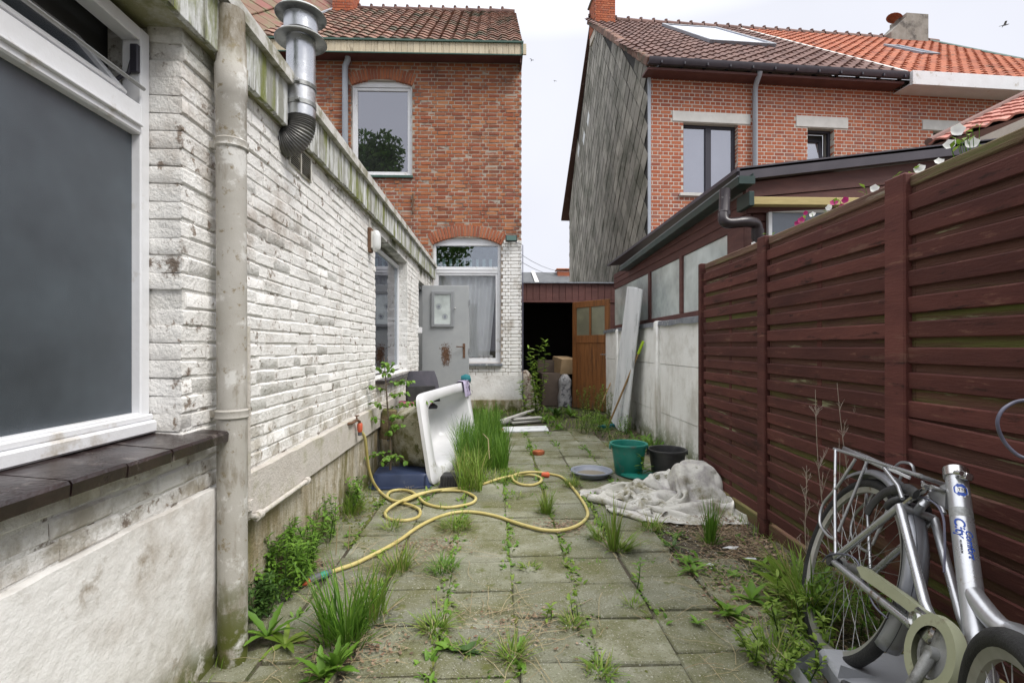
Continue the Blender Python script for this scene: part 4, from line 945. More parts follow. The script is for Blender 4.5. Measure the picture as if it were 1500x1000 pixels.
# skylights
def skylight(parent, pts, mt, h=.09):
    q = [onroof(*p) for p in pts]; us = [c[0] for c in q]; ss_ = [c[1] for c in q]
    u0, u1 = (q[0][0] + q[3][0]) / 2, (q[1][0] + q[2][0]) / 2; s0, s1 = (q[2][1] + q[3][1]) / 2, (q[0][1] + q[1][1]) / 2
    m = frame3(P3((0, 0)), (1, 0, 0), su, nR)
    mb = MB()
    w = .07
    mb.cbox((u0, s0, 0), (u0 + w, s1, h + .03), .008, m); mb.cbox((u1 - w, s0, 0), (u1, s1, h + .03), .008, m); mb.cbox((u0 + w, s0, 0), (u1 - w, s0 + w, h + .028), .008, m); mb.cbox((u0 + w, s1 - w, 0), (u1 - w, s1, h + .028), .008, m)
    o = mb.build('skylight', M['bluegrey'], parent, 30); MB().box((u0 + w, s0 + w, h), (u1 - w, s1 - w, h + .01), m).build('pane', mt, o)
skyp = glass('skylight_pane', .85, rough=.03, dark=(.2, .2, .2))
skylight(r1o, [(990, 44), (1068, 47), (1102, 70), (1018, 66)], skyp); skylight(r2o, [(1303, 71), (1335, 74), (1358, 84), (1332, 82)], skyp, .07)
# gutter with brackets on the gable house, white fascia on the other
zgt = ev.z - .03
gt = MB()
prof = [(-.0, .06), (-.012, .0), (-.05, -.045), (-.10, -.05), (-.135, -.01), (-.14, .05), (-.132, .05), (-.127, -.005), (-.098, -.040), (-.052, -.036), (-.02, .004), (-.008, .06)]
vs = [(x, ev.y + .06 + y, zgt + z) for x in (-.16, UP) for (y, z) in prof]; n = len(prof)
gt.add(vs, [(i, (i + 1) % n, (i + 1) % n + n, i + n) for i in range(n)] + [tuple(range(n)), tuple(range(2 * n - 1, n - 1, -1))])
go = gt.build('gutter', M['purpleroof'], rh, 40)
xx = .05
while xx < UP: MB().box((xx, ev.y - .084, zgt - .012), (xx + .025, ev.y + .3, zgt - .055)).build('gutter_bracket', M['darkframe'], go); xx += .42
MB().box((-.15, ev.y + .03, zgt - .12), (UP, -.001, zgt - .08)).build('soffit', M['purplewood'], rh)
fw0 = rx(1400, 130, -.35).z; fw1 = rx(1400, 110, -.35).z
MB().cbox((UP + .05, -.42, fw0), (UE, -.35, fw1), .004).box((UP + .05, -.349, fw0 + .02), (UE, -.0, fw0 + .04)).build('fascia', M['pvcwhite'], r2)
# downpipes
xd = rx(1103, 180).x
MB().tube([(xd - .05, -.3, zgt - .05), (xd - .05, -.28, zgt - .10), (xd - .02, -.12, zgt - .2), (xd, -.07, zgt - .28), (xd, -.07, 2.4)], .045, 12).build('downpipe', M['greypvc'], rh, 40)
xd2 = rx(1492, 140).x; MB().tube([(xd2, -.1, fw0), (xd2, -.1, 2.6)], .05, 12).build('downpipe', M['greypvc'], r2, 40)
MB().cbox((-.045, -.03, 2.0), (.012, .0, zeR), .004).build('corner_strip', M['greypvc'], rh)
# slate hung gable (runs straight back from the corner)
gf = Fr((RP.x - .05, RP.y, 0)); back = PX(833, 300, RP.x - .05).y - RP.y
gb = MB(); gk = gY - RP.y
gpoly = [(.06, 0), (.06, zeR + .12), (gk, rdz - .05), (back, zeR + .3), (back, 0)]
MBg = MB().prism([(RP.x - .02, RP.y + a, b) for a, b in gpoly], (.25, 0, 0))
gwall = MBg.build('gable_wall', M['slateback'], None); gwall.parent = rh; gwall.matrix_local = RF.i
MB().box((RP.x + .24, RP.y + back - .2, 0), (RP.x + 8, RP.y + back, zeR)).build('rear_wall', M['mortar2'], None)
bpy.data.objects['rear_wall'].parent = rh; bpy.data.objects['rear_wall'].matrix_local = RF.i
MB().prism([(rdL.x - .1, rdL.y + .02, rdz - .06), (rdL.x + 8, rdL.y + .02, rdz - .06), (rdL.x + 8, rdL.y + 5.2, zeR), (rdL.x + .1, rdL.y + 5.2, zeR)], (0, 0, -.07)).build('rear_roof', M['tileB'], rh)
dgu, dgz = .50, .52; sm = []
for i in range(5):
    j = lambda a: R.uniform(-a, a)
    vs = [(j(.008), -.013 + j(.003), -dgz * .475), (dgu * .472, -.009 + j(.003), j(.005)), (0, -.006, dgz * .475), (-dgu * .472, -.009 + j(.003), j(.005))]
    bk = [(x * .985, y + .009, z * .985) for x, y, z in vs]
    me = MB().add(vs + bk, [(0, 1, 2), (0, 2, 3), (0, 4, 5, 1), (1, 5, 6, 2), (2, 6, 7, 3), (3, 7, 4, 0)]).mesh('slate', 8); me.materials.append(M['slate']); sm.append(me)
mg = frame3((RP.x - .022, RP.y, 0), (0, -1, 0), (1, 0, 0), (0, 0, 1)); its = []; rr = random.Random(5)
me = sm[0].copy(); me.materials[0] = M['slatenew']; sm.append(me)
row = 0; z_ = .2
while z_ < rdz:
    u_ = (row % 2) * dgu / 2
    while u_ < back:
        top = (zeR + .12) + (rdz - .05 - zeR - .12) * min(u_ / gk, 1) if u_ < gk else (rdz - .05) + (zeR + .3 - rdz) * (u_ - gk) / (back - gk)
        if z_ < top - .12 and u_ > .06:
            its.append((mg @ Matrix.Translation((-u_, rr.uniform(-.004, .002), z_)), rr.randrange(5), 1.2))
        u_ += dgu
    z_ += dgz / 2; row += 1
for (px_2, py_2) in ((861, 168), (853, 204), (848, 215)):
    p = gf.hit(px_2, py_2, 0, 0); best = min(range(len(its)), key=lambda i: ((its[i][0].translation - (gf.m @ p)).length)); its[best] = (its[best][0], 5, 9)
pieces('slate', gwall, sm, its, 295, 'slate_field')

# small tiled roof at the far right, behind the fence
sr = empty('tiled_outbuilding', label='pink tiled outbuilding roof beyond the fence at the upper right', cat='roof')
pA = PY(1362, 214, 7.2); nS = V((-.42, -.17, 1)).normalized(); sS = V((.42, .17, 0)); sS = V((sS.x, sS.y, (.42 * sS.x + .17 * sS.y))).normalized(); uS = nS.cross(sS) * -1
if uS.y < 0: uS = -uS
uS = -uS; nS = uS.cross(sS)
if nS.z < 0: uS = -uS; nS = uS.cross(sS)
sgn = 1
ptP = pantile(.22, .30, .05, mat('pink_roof_tile', (.3, .1, .1), None, rough=.85, bump=.4, pal=[(.42, .17, .13), (.50, .23, .18), (.36, .13, .10), (.46, .20, .16)], patches=[((.12, .07, .06), 5, .55, .66)]))
ua, ub = (-2.6, .0) if (uS.y > 0) else (0, 2.6)
MB().prism([pA + uS * ua, pA + uS * ub, pA + uS * ub + sS * 3.4, pA + uS * ua + sS * 3.4], -nS * .1).build('roof_deck', M['tileB'], sr)
tile_roof('roof_tile', sr, pA + nS * .01, uS, sS, [(ua, 0), (ub, 0), (ub, 3.4), (ua, 3.4)], .22, .30, ptP, 130)
vy = 0.0
MB().tube([pA + nS * .06, pA + sS * 3.4 + nS * .06], .06, 8).build('verge', M['tileB'], sr)
base = MB(); c_ = pA + sS * 3.4; base.box((pA.x + .1, pA.y - 2.4, 0), (c_.x - .2, pA.y - .15, pA.z - .15)); base.build('wall', M['mortar2'], sr)

# ------------------------------------------------------------------ veranda on the right
VX = 1.96; VY = 3.92
ver = empty('veranda', label='brown timber veranda with milky side windows and green gutter behind the fence', cat='veranda')
g_n = PX(1084, 268, 1.83); g_f = PX(909, 398, 1.83)
zn, zf = g_n.z - .01, g_f.z + .01; yn, yf = g_n.y, g_f.y
gb = MB()
prof = [(0, .0), (-.115, .0), (-.12, .055), (-.11, .055), (-.106, .01), (-.01, .01), (-.005, .085), (.0, .085)]
n = len(prof); vs = [(1.935 + x, yy, zz + z) for yy, zz in ((yn, zn), (yf, zf)) for x, z in prof]
gb.add(vs, [(i, (i+1) % n, (i+1) % n + n, i + n) for i in range(n)] + [tuple(range(n)), tuple(range(2*n-1, n-1, -1))])
go = gb.build('gutter', M['greengutter'], ver); MB().box((1.935 - .115, yn - .012, zn + .002), (1.94, yn - .001, zn + .06)).build('gutter_end', M['greengutter'], go)
MB().prism([(1.812, yn, zn + .056), (1.812, yf, zf + .056), (1.812, yf, zf + .064), (1.812, yn, zn + .064)], (.018, 0, 0)).build('gutter_lip', M['gutteredge'], go)
# side wall: boards above, panes, posts
zpb = 1.475; zpt = 2.075
yB = PX(1095, 400, VX).y; yp3 = PX(1070, 400, VX).y; yp2 = PX(998.5, 400, VX).y; yp1 = PX(952, 400, VX).y; ypf = 8.3
for i, (za, zb2) in enumerate(((zpt + .002, zpt + .085), (zpt + .088, zpt + .17), (zpt + .173, zpt + .255))):
    MB().cbox((VX - .004 + i * -.003, yB, za), (VX + .03, ypf, zb2), .004).build('board', M['purplewood'], ver)
wf = MB(); zr0, zr1 = zpb - .06, zpb
wf.cbox((VX - .012, yB, zr0), (VX + .04, ypf, zr1), .004)
for yy, w in ((yp2, .07), (yp1, .08)): wf.cbox((VX - .015, yy - w / 2, zr1), (VX + .04, yy + w / 2, zpt), .004)
wfo = wf.build('window_frame', M['purplewood'], ver)
for a, b_ in ((yp3, yp2), (yp2, yp1), (yp1, ypf)): MB().box((VX + .01, a, zpb), (VX + .016, b_, zpt)).build('pane', M['milk'], wfo)
MB().cbox((VX - .03, yB, .9), (VX + .06, yp3, zpt), .005).build('corner_post', M['purplewood'], ver)
# front: cladding boards, beam, window
mV = frame3((0, VY, 0), (1, 0, 0), (0, 1, 0), (0, 0, 1)); xq = PY(1440, 213, VY - .1).x + .25
ztl = PY(1083, 250, VY - .1).z; ztr_ = PY(1395, 214, VY - .1).z; xl, xr2 = PY(1080, 250, VY - .1).x, PY(1395, 214, VY - .1).x; sp_ = (ztr_ - ztl) / (xr2 - xl)
rl = lambda x: ztl + (x - xl) * sp_
MB().prism([(xl, VY - .14, rl(xl) - .085), (xq, VY - .14, rl(xq) - .085), (xq, VY - .14, rl(xq)), (xl, VY - .14, rl(xl))], (0, .06, 0)).build('roof_trim', M['purpleroof'], ver)
MB().prism([(xl - .02, VY - .14, rl(xl) - .02), (xq, VY - .14, rl(xq) - .02), (xq, 8.3, rl(xq) - .02), (xl - .02, 8.3, rl(xl) - .02)], (0, 0, .03)).build('roof', M['purpleroof'], ver)
z_ = .9; k = 0
tops = []
while z_ < 2.4:
    t1 = z_ + .135
    if not (1.2 < z_ < 1.9 and False): MB().cbox((VX + .062, VY - .02, z_), (xq, VY + .01, t1 - .004), .004).build('board', M['purplewood'], ver)
    z_ = t1
MB().prism([(xl + .08, VY - .078, rl(xl) - .20), (xq, VY - .078, rl(xq) - .26), (xq, VY - .078, rl(xq) - .088), (xl + .08, VY - .078, rl(xl) - .088)], (0, .05, 0)).build('board', M['purplewood'], ver)
MB().prism([(xl + .1, VY - .07, rl(xl) - .32), (xq, VY - .07, rl(xq) - .47), (xq, VY - .07, rl(xq) - .265), (xl + .1, VY - .07, rl(xl) - .205)], (0, .05, 0)).build('board', M['purplewood'], ver)
ba, bb_ = PY(1101, 300, VY - .15), PY(1330, 290, VY - .15)
MB().cbox((ba.x, VY - .16, ba.z), (bb_.x, VY - .09, ba.z + .06), .004).build('beam', M['yellowbeam'], ver)
MB().cbox((ba.x - .045, VY - .20, ba.z - .02), (ba.x - .003, VY + .0, ba.z + .09), .004).build('beam_end', M['greengutter'], ver)
wa_, wb_ = PY(1124, 306, VY - .05), PY(1420, 306, VY - .05)
vw = frame_mb(mV, wa_.x, wb_.x, 1.2, wa_.z, .03, -.07, -.03).build('window', M['pvcwhite'], ver); pane(M['frost'], mV, wa_.x + .03, wb_.x - .03, 1.23, wa_.z - .03, -.05, vw)
# brown swan-neck pipe
d1 = [PY(1062, 278, 3.74), PY(1061, 310, 3.72), PY(1060, 322, 3.70), PY(1068, 327, 3.69), PY(1090, 325, 3.70), PY(1103, 326, 3.74), PY(1109, 332, 3.76), PY(1110, 350, 3.77), PY(1110, 700, 3.77)]
MB().tube(d1[:2] + catmull(d1[1:8], 5)[1:] + [d1[8]], .040, 14).tube([d1[1], d1[1] + V((0, 0, -.03))], .046, 14).tube([d1[6] + V((.004, 0, -.02)), d1[7]], .046, 14).build('downpipe', M['brownpvc'], ver, 40)
MB().box((VX + .061, VY + .011, 0), (xq, VY + .05, 2.42)).build('inner_wall', M['darkroom'], ver)

# ------------------------------------------------------------------ concrete wall with zinc flashing
CX = 1.87
cw = empty('concrete_wall', (0, 0, 0), label='pale painted concrete slab wall with a post, running from the fence to the shed', cat='wall')
ys = [3.3, 4.0, 5.72, 7.6, 9.25]
for a, b_ in zip(ys, ys[1:]):
    for i, (za, zb2) in enumerate(((-.05, .375), (.38, .925), (.93, 1.36))):
        mb = MB(); mc = frame3((CX + .012 * (i == 1) * 0 - .003 * i, 0, 0), (0, -1, 0), (1, 0, 0), (0, 0, 1)); roughpanel(mb, mc, -b_ + .05, -a - .05, za, zb2, 0, .002, step=.09, edge=.003); mb.build('wall_panel', M['concwall'], cw, 60)
for y in ys[1:]:
    MB().cbox((CX - .05, y - .06, -.05), (CX + .08, y + .06, 1.39 + (.03 if y > 5 and y < 6 else 0)), .018).build('post', M['concwall'], cw, 40)
fl_ = MB(); rr = random.Random(3); k = 26; vs = []
for i in range(k + 1):
    y = 3.4 + (9.2 - 3.4) * i / k; w = .006 * rr.uniform(-1, 1)
    vs += [(CX + .095, y, 1.425 + .3 * w), (CX + .01, y, 1.412 + w), (CX - .03, y, 1.405 + w), (CX - .034, y, 1.352 + w * 1.6)]
fl_.add(vs, [(i * 4 + j, i * 4 + 4 + j, i * 4 + 5 + j, i * 4 + 1 + j) for i in range(k) for j in range(3)])
fl_.box((CX + .0, 3.4, 1.37), (CX + .1, 9.2, 1.40)); fl_.build('flashing', M['zinc'], cw, 60)

# ------------------------------------------------------------------ timber fence
f1, f2, f3 = V((1.617, 3.84, 0)), V((1.600, 2.905, 0)), V((1.560, 1.865, 0)); f4 = f3 + (f3 - f2).normalized() * 1.8
fence = empty('fence', label='tall dark red stained louvre fence along the right side of the yard', cat='fence')
def fpost(p, w, h, name='post', mt=M['fence']): return MB().cbox((p.x - .045, p.y - w / 2, -.05), (p.x + .045, p.y + w / 2, h), .006).build(name, mt, fence, 30)
FH = 1.76
slm = []
for (a, b_, n0) in ((f1, f2, 0), (f2, f3, 1), (f3, f4, 2)):
    d = (a - b_); ln = d.length; u = -(a - b_).normalized() * -1; u = (b_ - a).normalized(); inn = V((0, 0, 1)).cross(u)   # inward of the yard
    if inn.x < 0: inn = -inn; 
    mF_ = frame3(a, u, inn, u.cross(inn))
    flip = -1 if u.cross(inn).z < 0 else 1
    if flip < 0: mF_ = frame3(a, u, inn, V((0, 0, 1)))  # left-handed is avoided below
    def bx3(lo, hi, bev, name, mt, rot=0, dz=0):
        cx_ = [(p + q) / 2 for p, q in zip(lo, hi)]
        hs = [abs(q - p) / 2 for p, q in zip(lo, hi)]
        X, Yv, Z = u, V((0, 0, 1)).cross(u), V((0, 0, 1)); sgn_ = 1 if Yv.dot(inn) > 0 else -1
        c = a + u * cx_[0] + inn * cx_[1] + Z * cx_[2]
        me = MB().cbox([-h for h in hs], hs, bev, jit=.001).mesh(name, 30); me.materials.append(mt)
        return inst(name, me, frame3(c, X, Yv, Z) @ Matrix.Rotation(rot, 4, 'Y') @ Matrix.Rotation(dz, 4, 'X'), fence)
    e0, e1 = .045, ln - .045
    n_s = 17; z0 = .10; hs_ = .0305
    for i in range(n_s):
        zc = z0 + (i + .5) * (FH - .06 - z0) / n_s
        t = R.uniform(-.003, .003)
        if n0 == 2 and i in (7, 8): t += (.022 if i == 7 else -.012)
        if n0 == 1 and i in (4,): t += .008
        bx3((e0 - .005, -.028, zc - hs_), (e1 + .005, -.014, zc + hs_), .004, 'slat', M['fence'], t, R.uniform(-.02, .02) + .06)
        if i < n_s: bx3((e0, -.011, zc - .034 + .049), (e1, .002, zc + .034 + .049), .003, 'back_slat', M['fenceback'], R.uniform(-.003, .003))
    bx3((e0, -.020, FH - .045), (e1, .03, FH - .002), .005, 'top_rail', M['fencetop'])
    bx3((e0, -.020, .02), (e1, .025, .095), .005, 'bottom_rail', M['fenceback'])
    nb_ = 2 if n0 != 1 else 2
    for k in range(1, nb_): bx3((ln * k / nb_ - .02, -.013, .1), (ln * k / nb_ + .02, .003, FH - .05), .003, 'batten', M['fence'])
    for s_ in (0, 1): bx3(((e0 + .002) if s_ == 0 else (e1 - .022), -.013, .08), ((e0 + .022) if s_ == 0 else (e1 - .002), .022, FH - .046), .003, 'frame_side', M['fenceback'])
for p, w, h in ((f1 + V((0, -.0, 0)), .05, FH + .005), (f2, .085, FH + .01), (f3, .10, FH + .01)): fpost(p, w, h)
fpost(f4, .10, FH)
# ------------------------------------------------------------------ far background
fh = empty('far_house', (0, 26, 0), label='distant low house with dark roof and small brick chimney above the shed', cat='house')
xa, xb = PY(700, 400, 26).x, PY(900, 400, 26).x; zt = PY(800, 401, 29).z; ze = PY(800, 430, 26).z
MB().box((xa + .2, .3, 0), (xb - .2, 6, ze)).build('wall', M['mortar2'], fh)
MB().prism([(xa, 0, ze), (xb, 0, ze), (xb, 3, zt), (xa, 3, zt)], (0, 0, .08)).prism([(xa, 3, zt + .002), (xb, 3, zt + .002), (xb, 6.3, ze), (xa, 6.3, ze)], (0, 0, .08)).build('roof', M['far_roof'], fh)
xx = xa
while xx < xb: MB().box((xx, -.02, ze + .085), (xx + .03, -.0, ze + .1)).build('seam', M['far_roof'], fh) if False else None; xx += 1
c_ = PY(825, 400, 28.6); MB().cbox((c_.x - .35, 2.4, ze), (c_.x + .35, 3.1, PY(825, 397, 28.6).z), .03).cbox((c_.x - .42, 2.33, PY(825, 396, 28.6).z), (c_.x + .42, 3.17, PY(825, 394, 28.6).z), .02).build('chimney', M['brickA'], fh)
c_ = PY(792, 406, 26); MB().prism([(c_.x - .12, -.03, ze + .1), (c_.x + .12, -.03, ze + .1), (c_.x - .1, 2.9, zt + .1), (c_.x - .3, 2.9, zt + .1)], (0, 0, .03)).build('party_flashing', M['stone'], fh)
for i, (p, q) in enumerate((((762, 372), (842, 396)), ((764, 384), (846, 402)))):
    a, b = PY(*p, 16), PY(*q, 24); d = b - a
    pts = [a + d * t + V((0, 0, -.25 * 4 * t * (1 - t))) for t in [k / 10 * 1.6 - .5 for k in range(11)]]
    tag(MB().tube(pts, .008, 5).build('overhead_wire', M['zinc']), 'thin wire hanging in the sky gap, ' + ('upper' if i == 0 else 'lower') + ' of the two', 'wire', 'wires in the gap between the houses')
def bird(px, py, Y, s, flap, mt, yaw, lab):
    p = PY(px, py, Y); o = empty('bird', p, yaw, lab, 'bird')
    MB().lathe([(.001, -.5), (.06, -.38), (.10, -.1), (.11, .1), (.08, .3), (.065, .38), (.03, .5), (.001, .55)], 10, Matrix.Rotation(rad(90), 4, 'X') @ Matrix.Scale(s, 4)).build('body', mt, o, 60)
    for k in (-1, 1):
        ang = flap
        pts = [(0, -.12, 0), (k*.45, -.18, .45*ang), (k*1.05, .12, .45*ang - .25), (k*.5, .12, .45*ang - .03), (0, .2, 0)]
        pts = [(x * s, y * s, z * s) for x, y, z in pts]
        MB().add(pts + [(x, y, z - .008 * s * 3) for x, y, z in pts], [(0, 1, 3, 4), (1, 2, 3), (9, 8, 6, 5), (8, 7, 6), (0, 5, 6, 1), (1, 6, 7, 2), (2, 7, 8, 3), (3, 8, 9, 4)]).build('wing', mt, o)
    MB().add([(-.05*s, .4*s, 0), (.05*s, .4*s, 0), (.1*s, .75*s, 0), (0, .65*s, 0), (-.1*s, .75*s, 0)], [(0, 1, 2, 3, 4)]).build('tail', mt, o)
bird(779, 89, 20, .11, 1.2, M['bird'], .6, 'dark bird flying in the sky beside the brick house gutter')
bird(813, 119, 26, .11, .6, M['birdpale'], .3, 'tiny grey bird in the middle of the sky gap')
bird(1472, 37, 22, .28, .9, M['birdpale'], 1.0, 'pale bird gliding high at the upper right above the orange roof')

# tree standing behind the camera, seen as a reflection in the upper window
def leaf_cloud(mb, cen, rad_, n, s, rr, gap=.35):
    for _ in range(n):
        d = V((rr.gauss(0, 1), rr.gauss(0, 1), rr.gauss(0, 1))).normalized() * rr.random() ** .4
        if mnoise.noise(V(d) * 2.3 + V(cen)) < -gap: continue
        c = V(cen) + V((d.x * rad_[0], d.y * rad_[1], d.z * rad_[2])); a = V((rr.gauss(0, 1), rr.gauss(0, 1), rr.gauss(0, 1))).normalized(); b = a.orthogonal().normalized()
        l = s * rr.uniform(.6, 1.3); mb.add([c - a * l, c + b * l * .5, c + a * l, c - b * l * .5], [(0, 1, 2, 3)])
rr = random.Random(12)
tr = empty('broadleaf_tree', (-6.3, -8, 0), label='broadleaf tree in the garden behind, seen only mirrored in the upper window', cat='tree')
MB().tube([(0, 0, 0), (.1, 0, 2.5), (0, .1, 5), (.2, 0, 8)], [.28, .22, .17, .08], 10).tube([(.05, 0, 3), (1.2, .4, 5), (2, .5, 7)], [.12, .09, .04], 8).tube([(.05, 0, 3.5), (-1.2, -.4, 5.5), (-2, 0, 7.2)], [.12, .09, .04], 8).build('trunk', M['bark'], tr, 50)
mb = MB()
for c, r_, n in (((-.2, 0, 10.3), (1.6, 2, 1.7), 1900), ((0, 0, 8.8), (2.0, 2, 2.6), 3000), ((1.9, .3, 7.4), (1.7, 1.6, 1.7), 1800), ((-2.0, 0, 7.2), (1.8, 1.6, 1.8), 1800), ((.2, .3, 6.0), (2.6, 2, 1.8), 1800), ((.6, 0, 11), (1.0, 1, 1.2), 700), ((4.2, .3, 8.9), (.9, 1.0, 1.5), 600), ((3.6, .2, 6.2), (1.6, 1.5, 1.5), 1100)): leaf_cloud(mb, c, r_, n, .14, rr)
mb.build('crown', M['leafdk'], tr)['kind'] = 'stuff'

# ------------------------------------------------------------------ things in the shed doorway
def sack(name, base, w, d, h, mt, lean, lab, rz=0, cat='sack', seed=1):
    vs = []; fs = []; n = 20; m_ = 12; q = mnoise
    for j in range(m_ + 1):
        t = j / m_; s = (1 - .12 * t - .55 * max(0, t - .82) / .18) * (1 + .06 * math.sin(t * 9))
        for i in range(n):
            a = 2 * math.pi * i / n; c, si = math.cos(a), math.sin(a); e = .6
            x = math.copysign(abs(c) ** e, c) * w / 2 * s; y = math.copysign(abs(si) ** e, si) * d / 2 * s
            f = 1 + .10 * q.noise(V((x * 9 + seed, y * 9, t * 5)))
            vs.append((x * f + lean[0] * t * h, y * f + lean[1] * t * h, t * h + .02 * q.noise(V((x * 12, y * 12, seed)))))
    for j in range(m_):
        for i in range(n): k = (i + 1) % n; fs.append((j*n+i, j*n+k, (j+1)*n+k, (j+1)*n+i))
    fs.append(tuple(m_ * n + k for k in range(n)))
    o = MB().add(vs, fs).build(name, mt, None, 45); o.location = base; o.rotation_euler[2] = rz; return tag(o, lab, cat)
sack('sack', PG(779, 601) , .30, .16, .70, M['sack'], (-.18, .05), 'tall printed paper sack slumped against the white corner of the brick house', seed=3)
sack('sack', PG(829, 596) + V((0, .15, 0)), .26, .2, .60, M['foil'], (0, 0), 'grey crumpled plastic sack standing beside the wooden door', seed=5)
b0 = PY(806, 598, 9.55)
def carton(x, y, z, w, d, h, mt, rz, lab, rx=0):
    o = MB().cbox((-w/2, -d/2, 0), (w/2, d/2, h), .006).box((-w/2 - .001, -.02, h), (w/2 + .001, .02, h + .002)).build('carton', mt, None, 30)
    o.location = (x, y, z); o.rotation_euler = (rx, 0, rz); return tag(o, lab, 'box')
carton(b0.x, 9.62, 0, .36, .3, .62, M['darkcard'], .1, 'dark brown tall carton behind the green shrub in the shed doorway')
carton(b0.x + .26, 9.7, .62, .34, .3, .30, M['card'], .5, 'tilted brown cardboard box on top of the pile beside the wooden door', .18)
carton(b0.x - .02, 9.85, .62, .36, .3, .24, M['darkcard'], -.3, 'dark carton lying behind the cardboard box in the shed doorway')
gp_ = PY(905, 600, 9.0)
bn = empty('garbage_bin', (gp_.x + .12, 9.05, 0), label='dark green lidded bin behind the wooden door and leaning boards', cat='bin')
vs = [(sx * w / 2, sy * d / 2, z) for z, w, d in ((0, .30, .34), (.82, .40, .42)) for sx, sy in ((-1, -1), (1, -1), (1, 1), (-1, 1))]
MB().add(vs, [(0, 3, 2, 1), (4, 5, 6, 7)] + [(i, (i+1) % 4, (i+1) % 4 + 4, i + 4) for i in range(4)]).build('body', M['bingreen'], bn); MB().cbox((-.22, -.24, .822), (.22, .23, .88), .02).build('lid', M['bingreen'], bn, 40)

# leaning boards and broom
def lboard(pb, pt, w, t, lab, far=None):
    pb, pt = V(pb), V(pt); z = pt - pb; s = V(far) if far is not None else V((-.15, 1, 0))
    zn = z.normalized(); s = (s - zn * s.dot(zn)).normalized(); nn = s.cross(zn)
    m = frame3(pb, s, zn.cross(s), zn); o = MB().cbox((0, 0, 0), (w, t, z.length), .003).build('leaning_board', M['boardw'], None, 30); o.matrix_world = m; return tag(o, lab, 'board', 'pale boards leaning on the concrete wall')
lboard(PG(908, 631), PY(935, 421, 6.35), .50, .02, 'widest pale grey board of those leaning on the concrete wall, nearest the door', (0, 1, 0))
lboard(PG(913, 632), PY(939, 423, 6.25), .30, .018, 'narrow pale board edge leaning just behind the widest board')
lboard(PG(918, 634), PY(942.5, 424, 6.15), .22, .018, 'outermost narrow white board leaning on the concrete wall beside the zinc flashing')
br = empty('broom', label='long wooden broom with lime green grip leaning on the pale boards', cat='broom')
bb, bt = PG(889, 628), PY(944, 500, 6.2); bt.x = min(bt.x, 1.83); dv = bt - bb
MB().tube([bb + dv * .03, bb + dv * .88], .013, 8).build('handle', M['broomhandle'], br, 50); MB().tube([bb + dv * .87, bt], .017, 8).build('grip', M['lime'], br, 50)
hb = MB().cbox((-.14, -.03, .02), (.14, .03, .06), .006).build('head', M['teal'], br); hb.matrix_local = Matrix.Translation(bb) @ Matrix.Rotation(.5, 4, 'Z')
bs = MB(); 
for i in range(90): x_, y_ = R.uniform(-.135, .135), R.uniform(-.028, .028); bs.add([(x_, y_, .02), (x_ + .003, y_, .02), (x_ + R.uniform(-.02, .02), y_ * 1.8, -.005)], [(0, 1, 2)])
bs.build('bristles', M['bucketgreen'], hb)['kind'] = 'stuff'
st = PG(880, 612); o = MB().tube([PY(879, 596, 7.9) * 1, PY(901, 546, 8.3)], .012, 7).build('stick', M['broomhandle'], None, 50); tag(o, 'short brown stick leaning between the wooden door and the boards', 'stick')

# plank pile and white sheet on the ground
sh = MB(); q = [PG(736, 634), PG(804, 632), PG(800, 625), PG(735, 627)]; sh.prism([p + V((0, 0, .006)) for p in q], (0, 0, .012)); tag(sh.build('flat_sheet', M['boardw']), 'flat white sheet lying on the slabs in front of the plank pile', 'sheet')
for i, (a, b, z_, lab) in enumerate((((733, 618), (790, 598), .03, 'grey plank at the back of the loose pile by the white corner'), ((731, 617), (778, 601), .10, 'top grey plank of the pile, slanting up to the sack'),
        ((750, 614), (792, 611), .07, 'short pale plank lying across the pile'), ((735, 620), (775, 610), .02, 'lowest front plank of the loose pile'), ((748, 619), (790, 615), .03, 'broken grey plank end in front of the pile'))):
    p, q2 = PG(*a, z_), PG(*b, z_); d = (q2 - p).normalized(); sd_ = V((0, 0, 1)).cross(d)
    o = MB().cbox((0, -.05, -.012), ((q2 - p).length, .05, .012), .003, jit=.002).build('loose_plank', M['plankg'], None, 30)
    o.matrix_world = frame3(p, d, sd_, (0, 0, 1)) @ Matrix.Rotation(R.uniform(-.3, .3), 4, 'X'); tag(o, lab, 'plank', 'loose planks in the pile')

# ------------------------------------------------------------------ bathtub on its side
N0 = PG(634, 714); N1 = PY(614, 577, N0.y + .03); FT = PG(686, 556, N1.z + .01)
eL = V((FT.x - N1.x, FT.y - N1.y, 0)).normalized(); eW = N1 - N0; Wt = eW.length; eW = (eW - eL * eW.dot(eL)).normalized(); eN = eL.cross(eW)
LT = (FT - N1).length
tub = empty('bathtub', m=frame3(N0, eL, eW, eN), label='white bathtub tipped on its side, outer shell mossy, beside the tall grass', cat='bathtub')
def sup(cx, cy, a, b, e, z, n=56):
    out = []
    for i in range(n):
        t = 2 * math.pi * i / n; c, s = math.cos(t), math.sin(t)
        out.append((cx + a * math.copysign(abs(c) ** (2 / e), c), cy + b * math.copysign(abs(s) ** (2 / e), s), z))
    return out
def loft(mb, loops, close=True, flip=False):
    n = len(loops[0]); b = len(mb.v); vs = [p for l in loops for p in l]; fs = []
    for j in range(len(loops) - 1):
        for i in range(n): k = (i + 1) % n; fs.append((j*n+i, j*n+k, (j+1)*n+k, (j+1)*n+i))
    if close: fs.append(tuple((len(loops) - 1) * n + k for k in range(n)))
    return mb.add(vs, [tuple(reversed(f)) for f in fs] if flip else fs)
cxx, cyy = LT / 2, Wt / 2; A0, B0 = LT / 2, Wt / 2
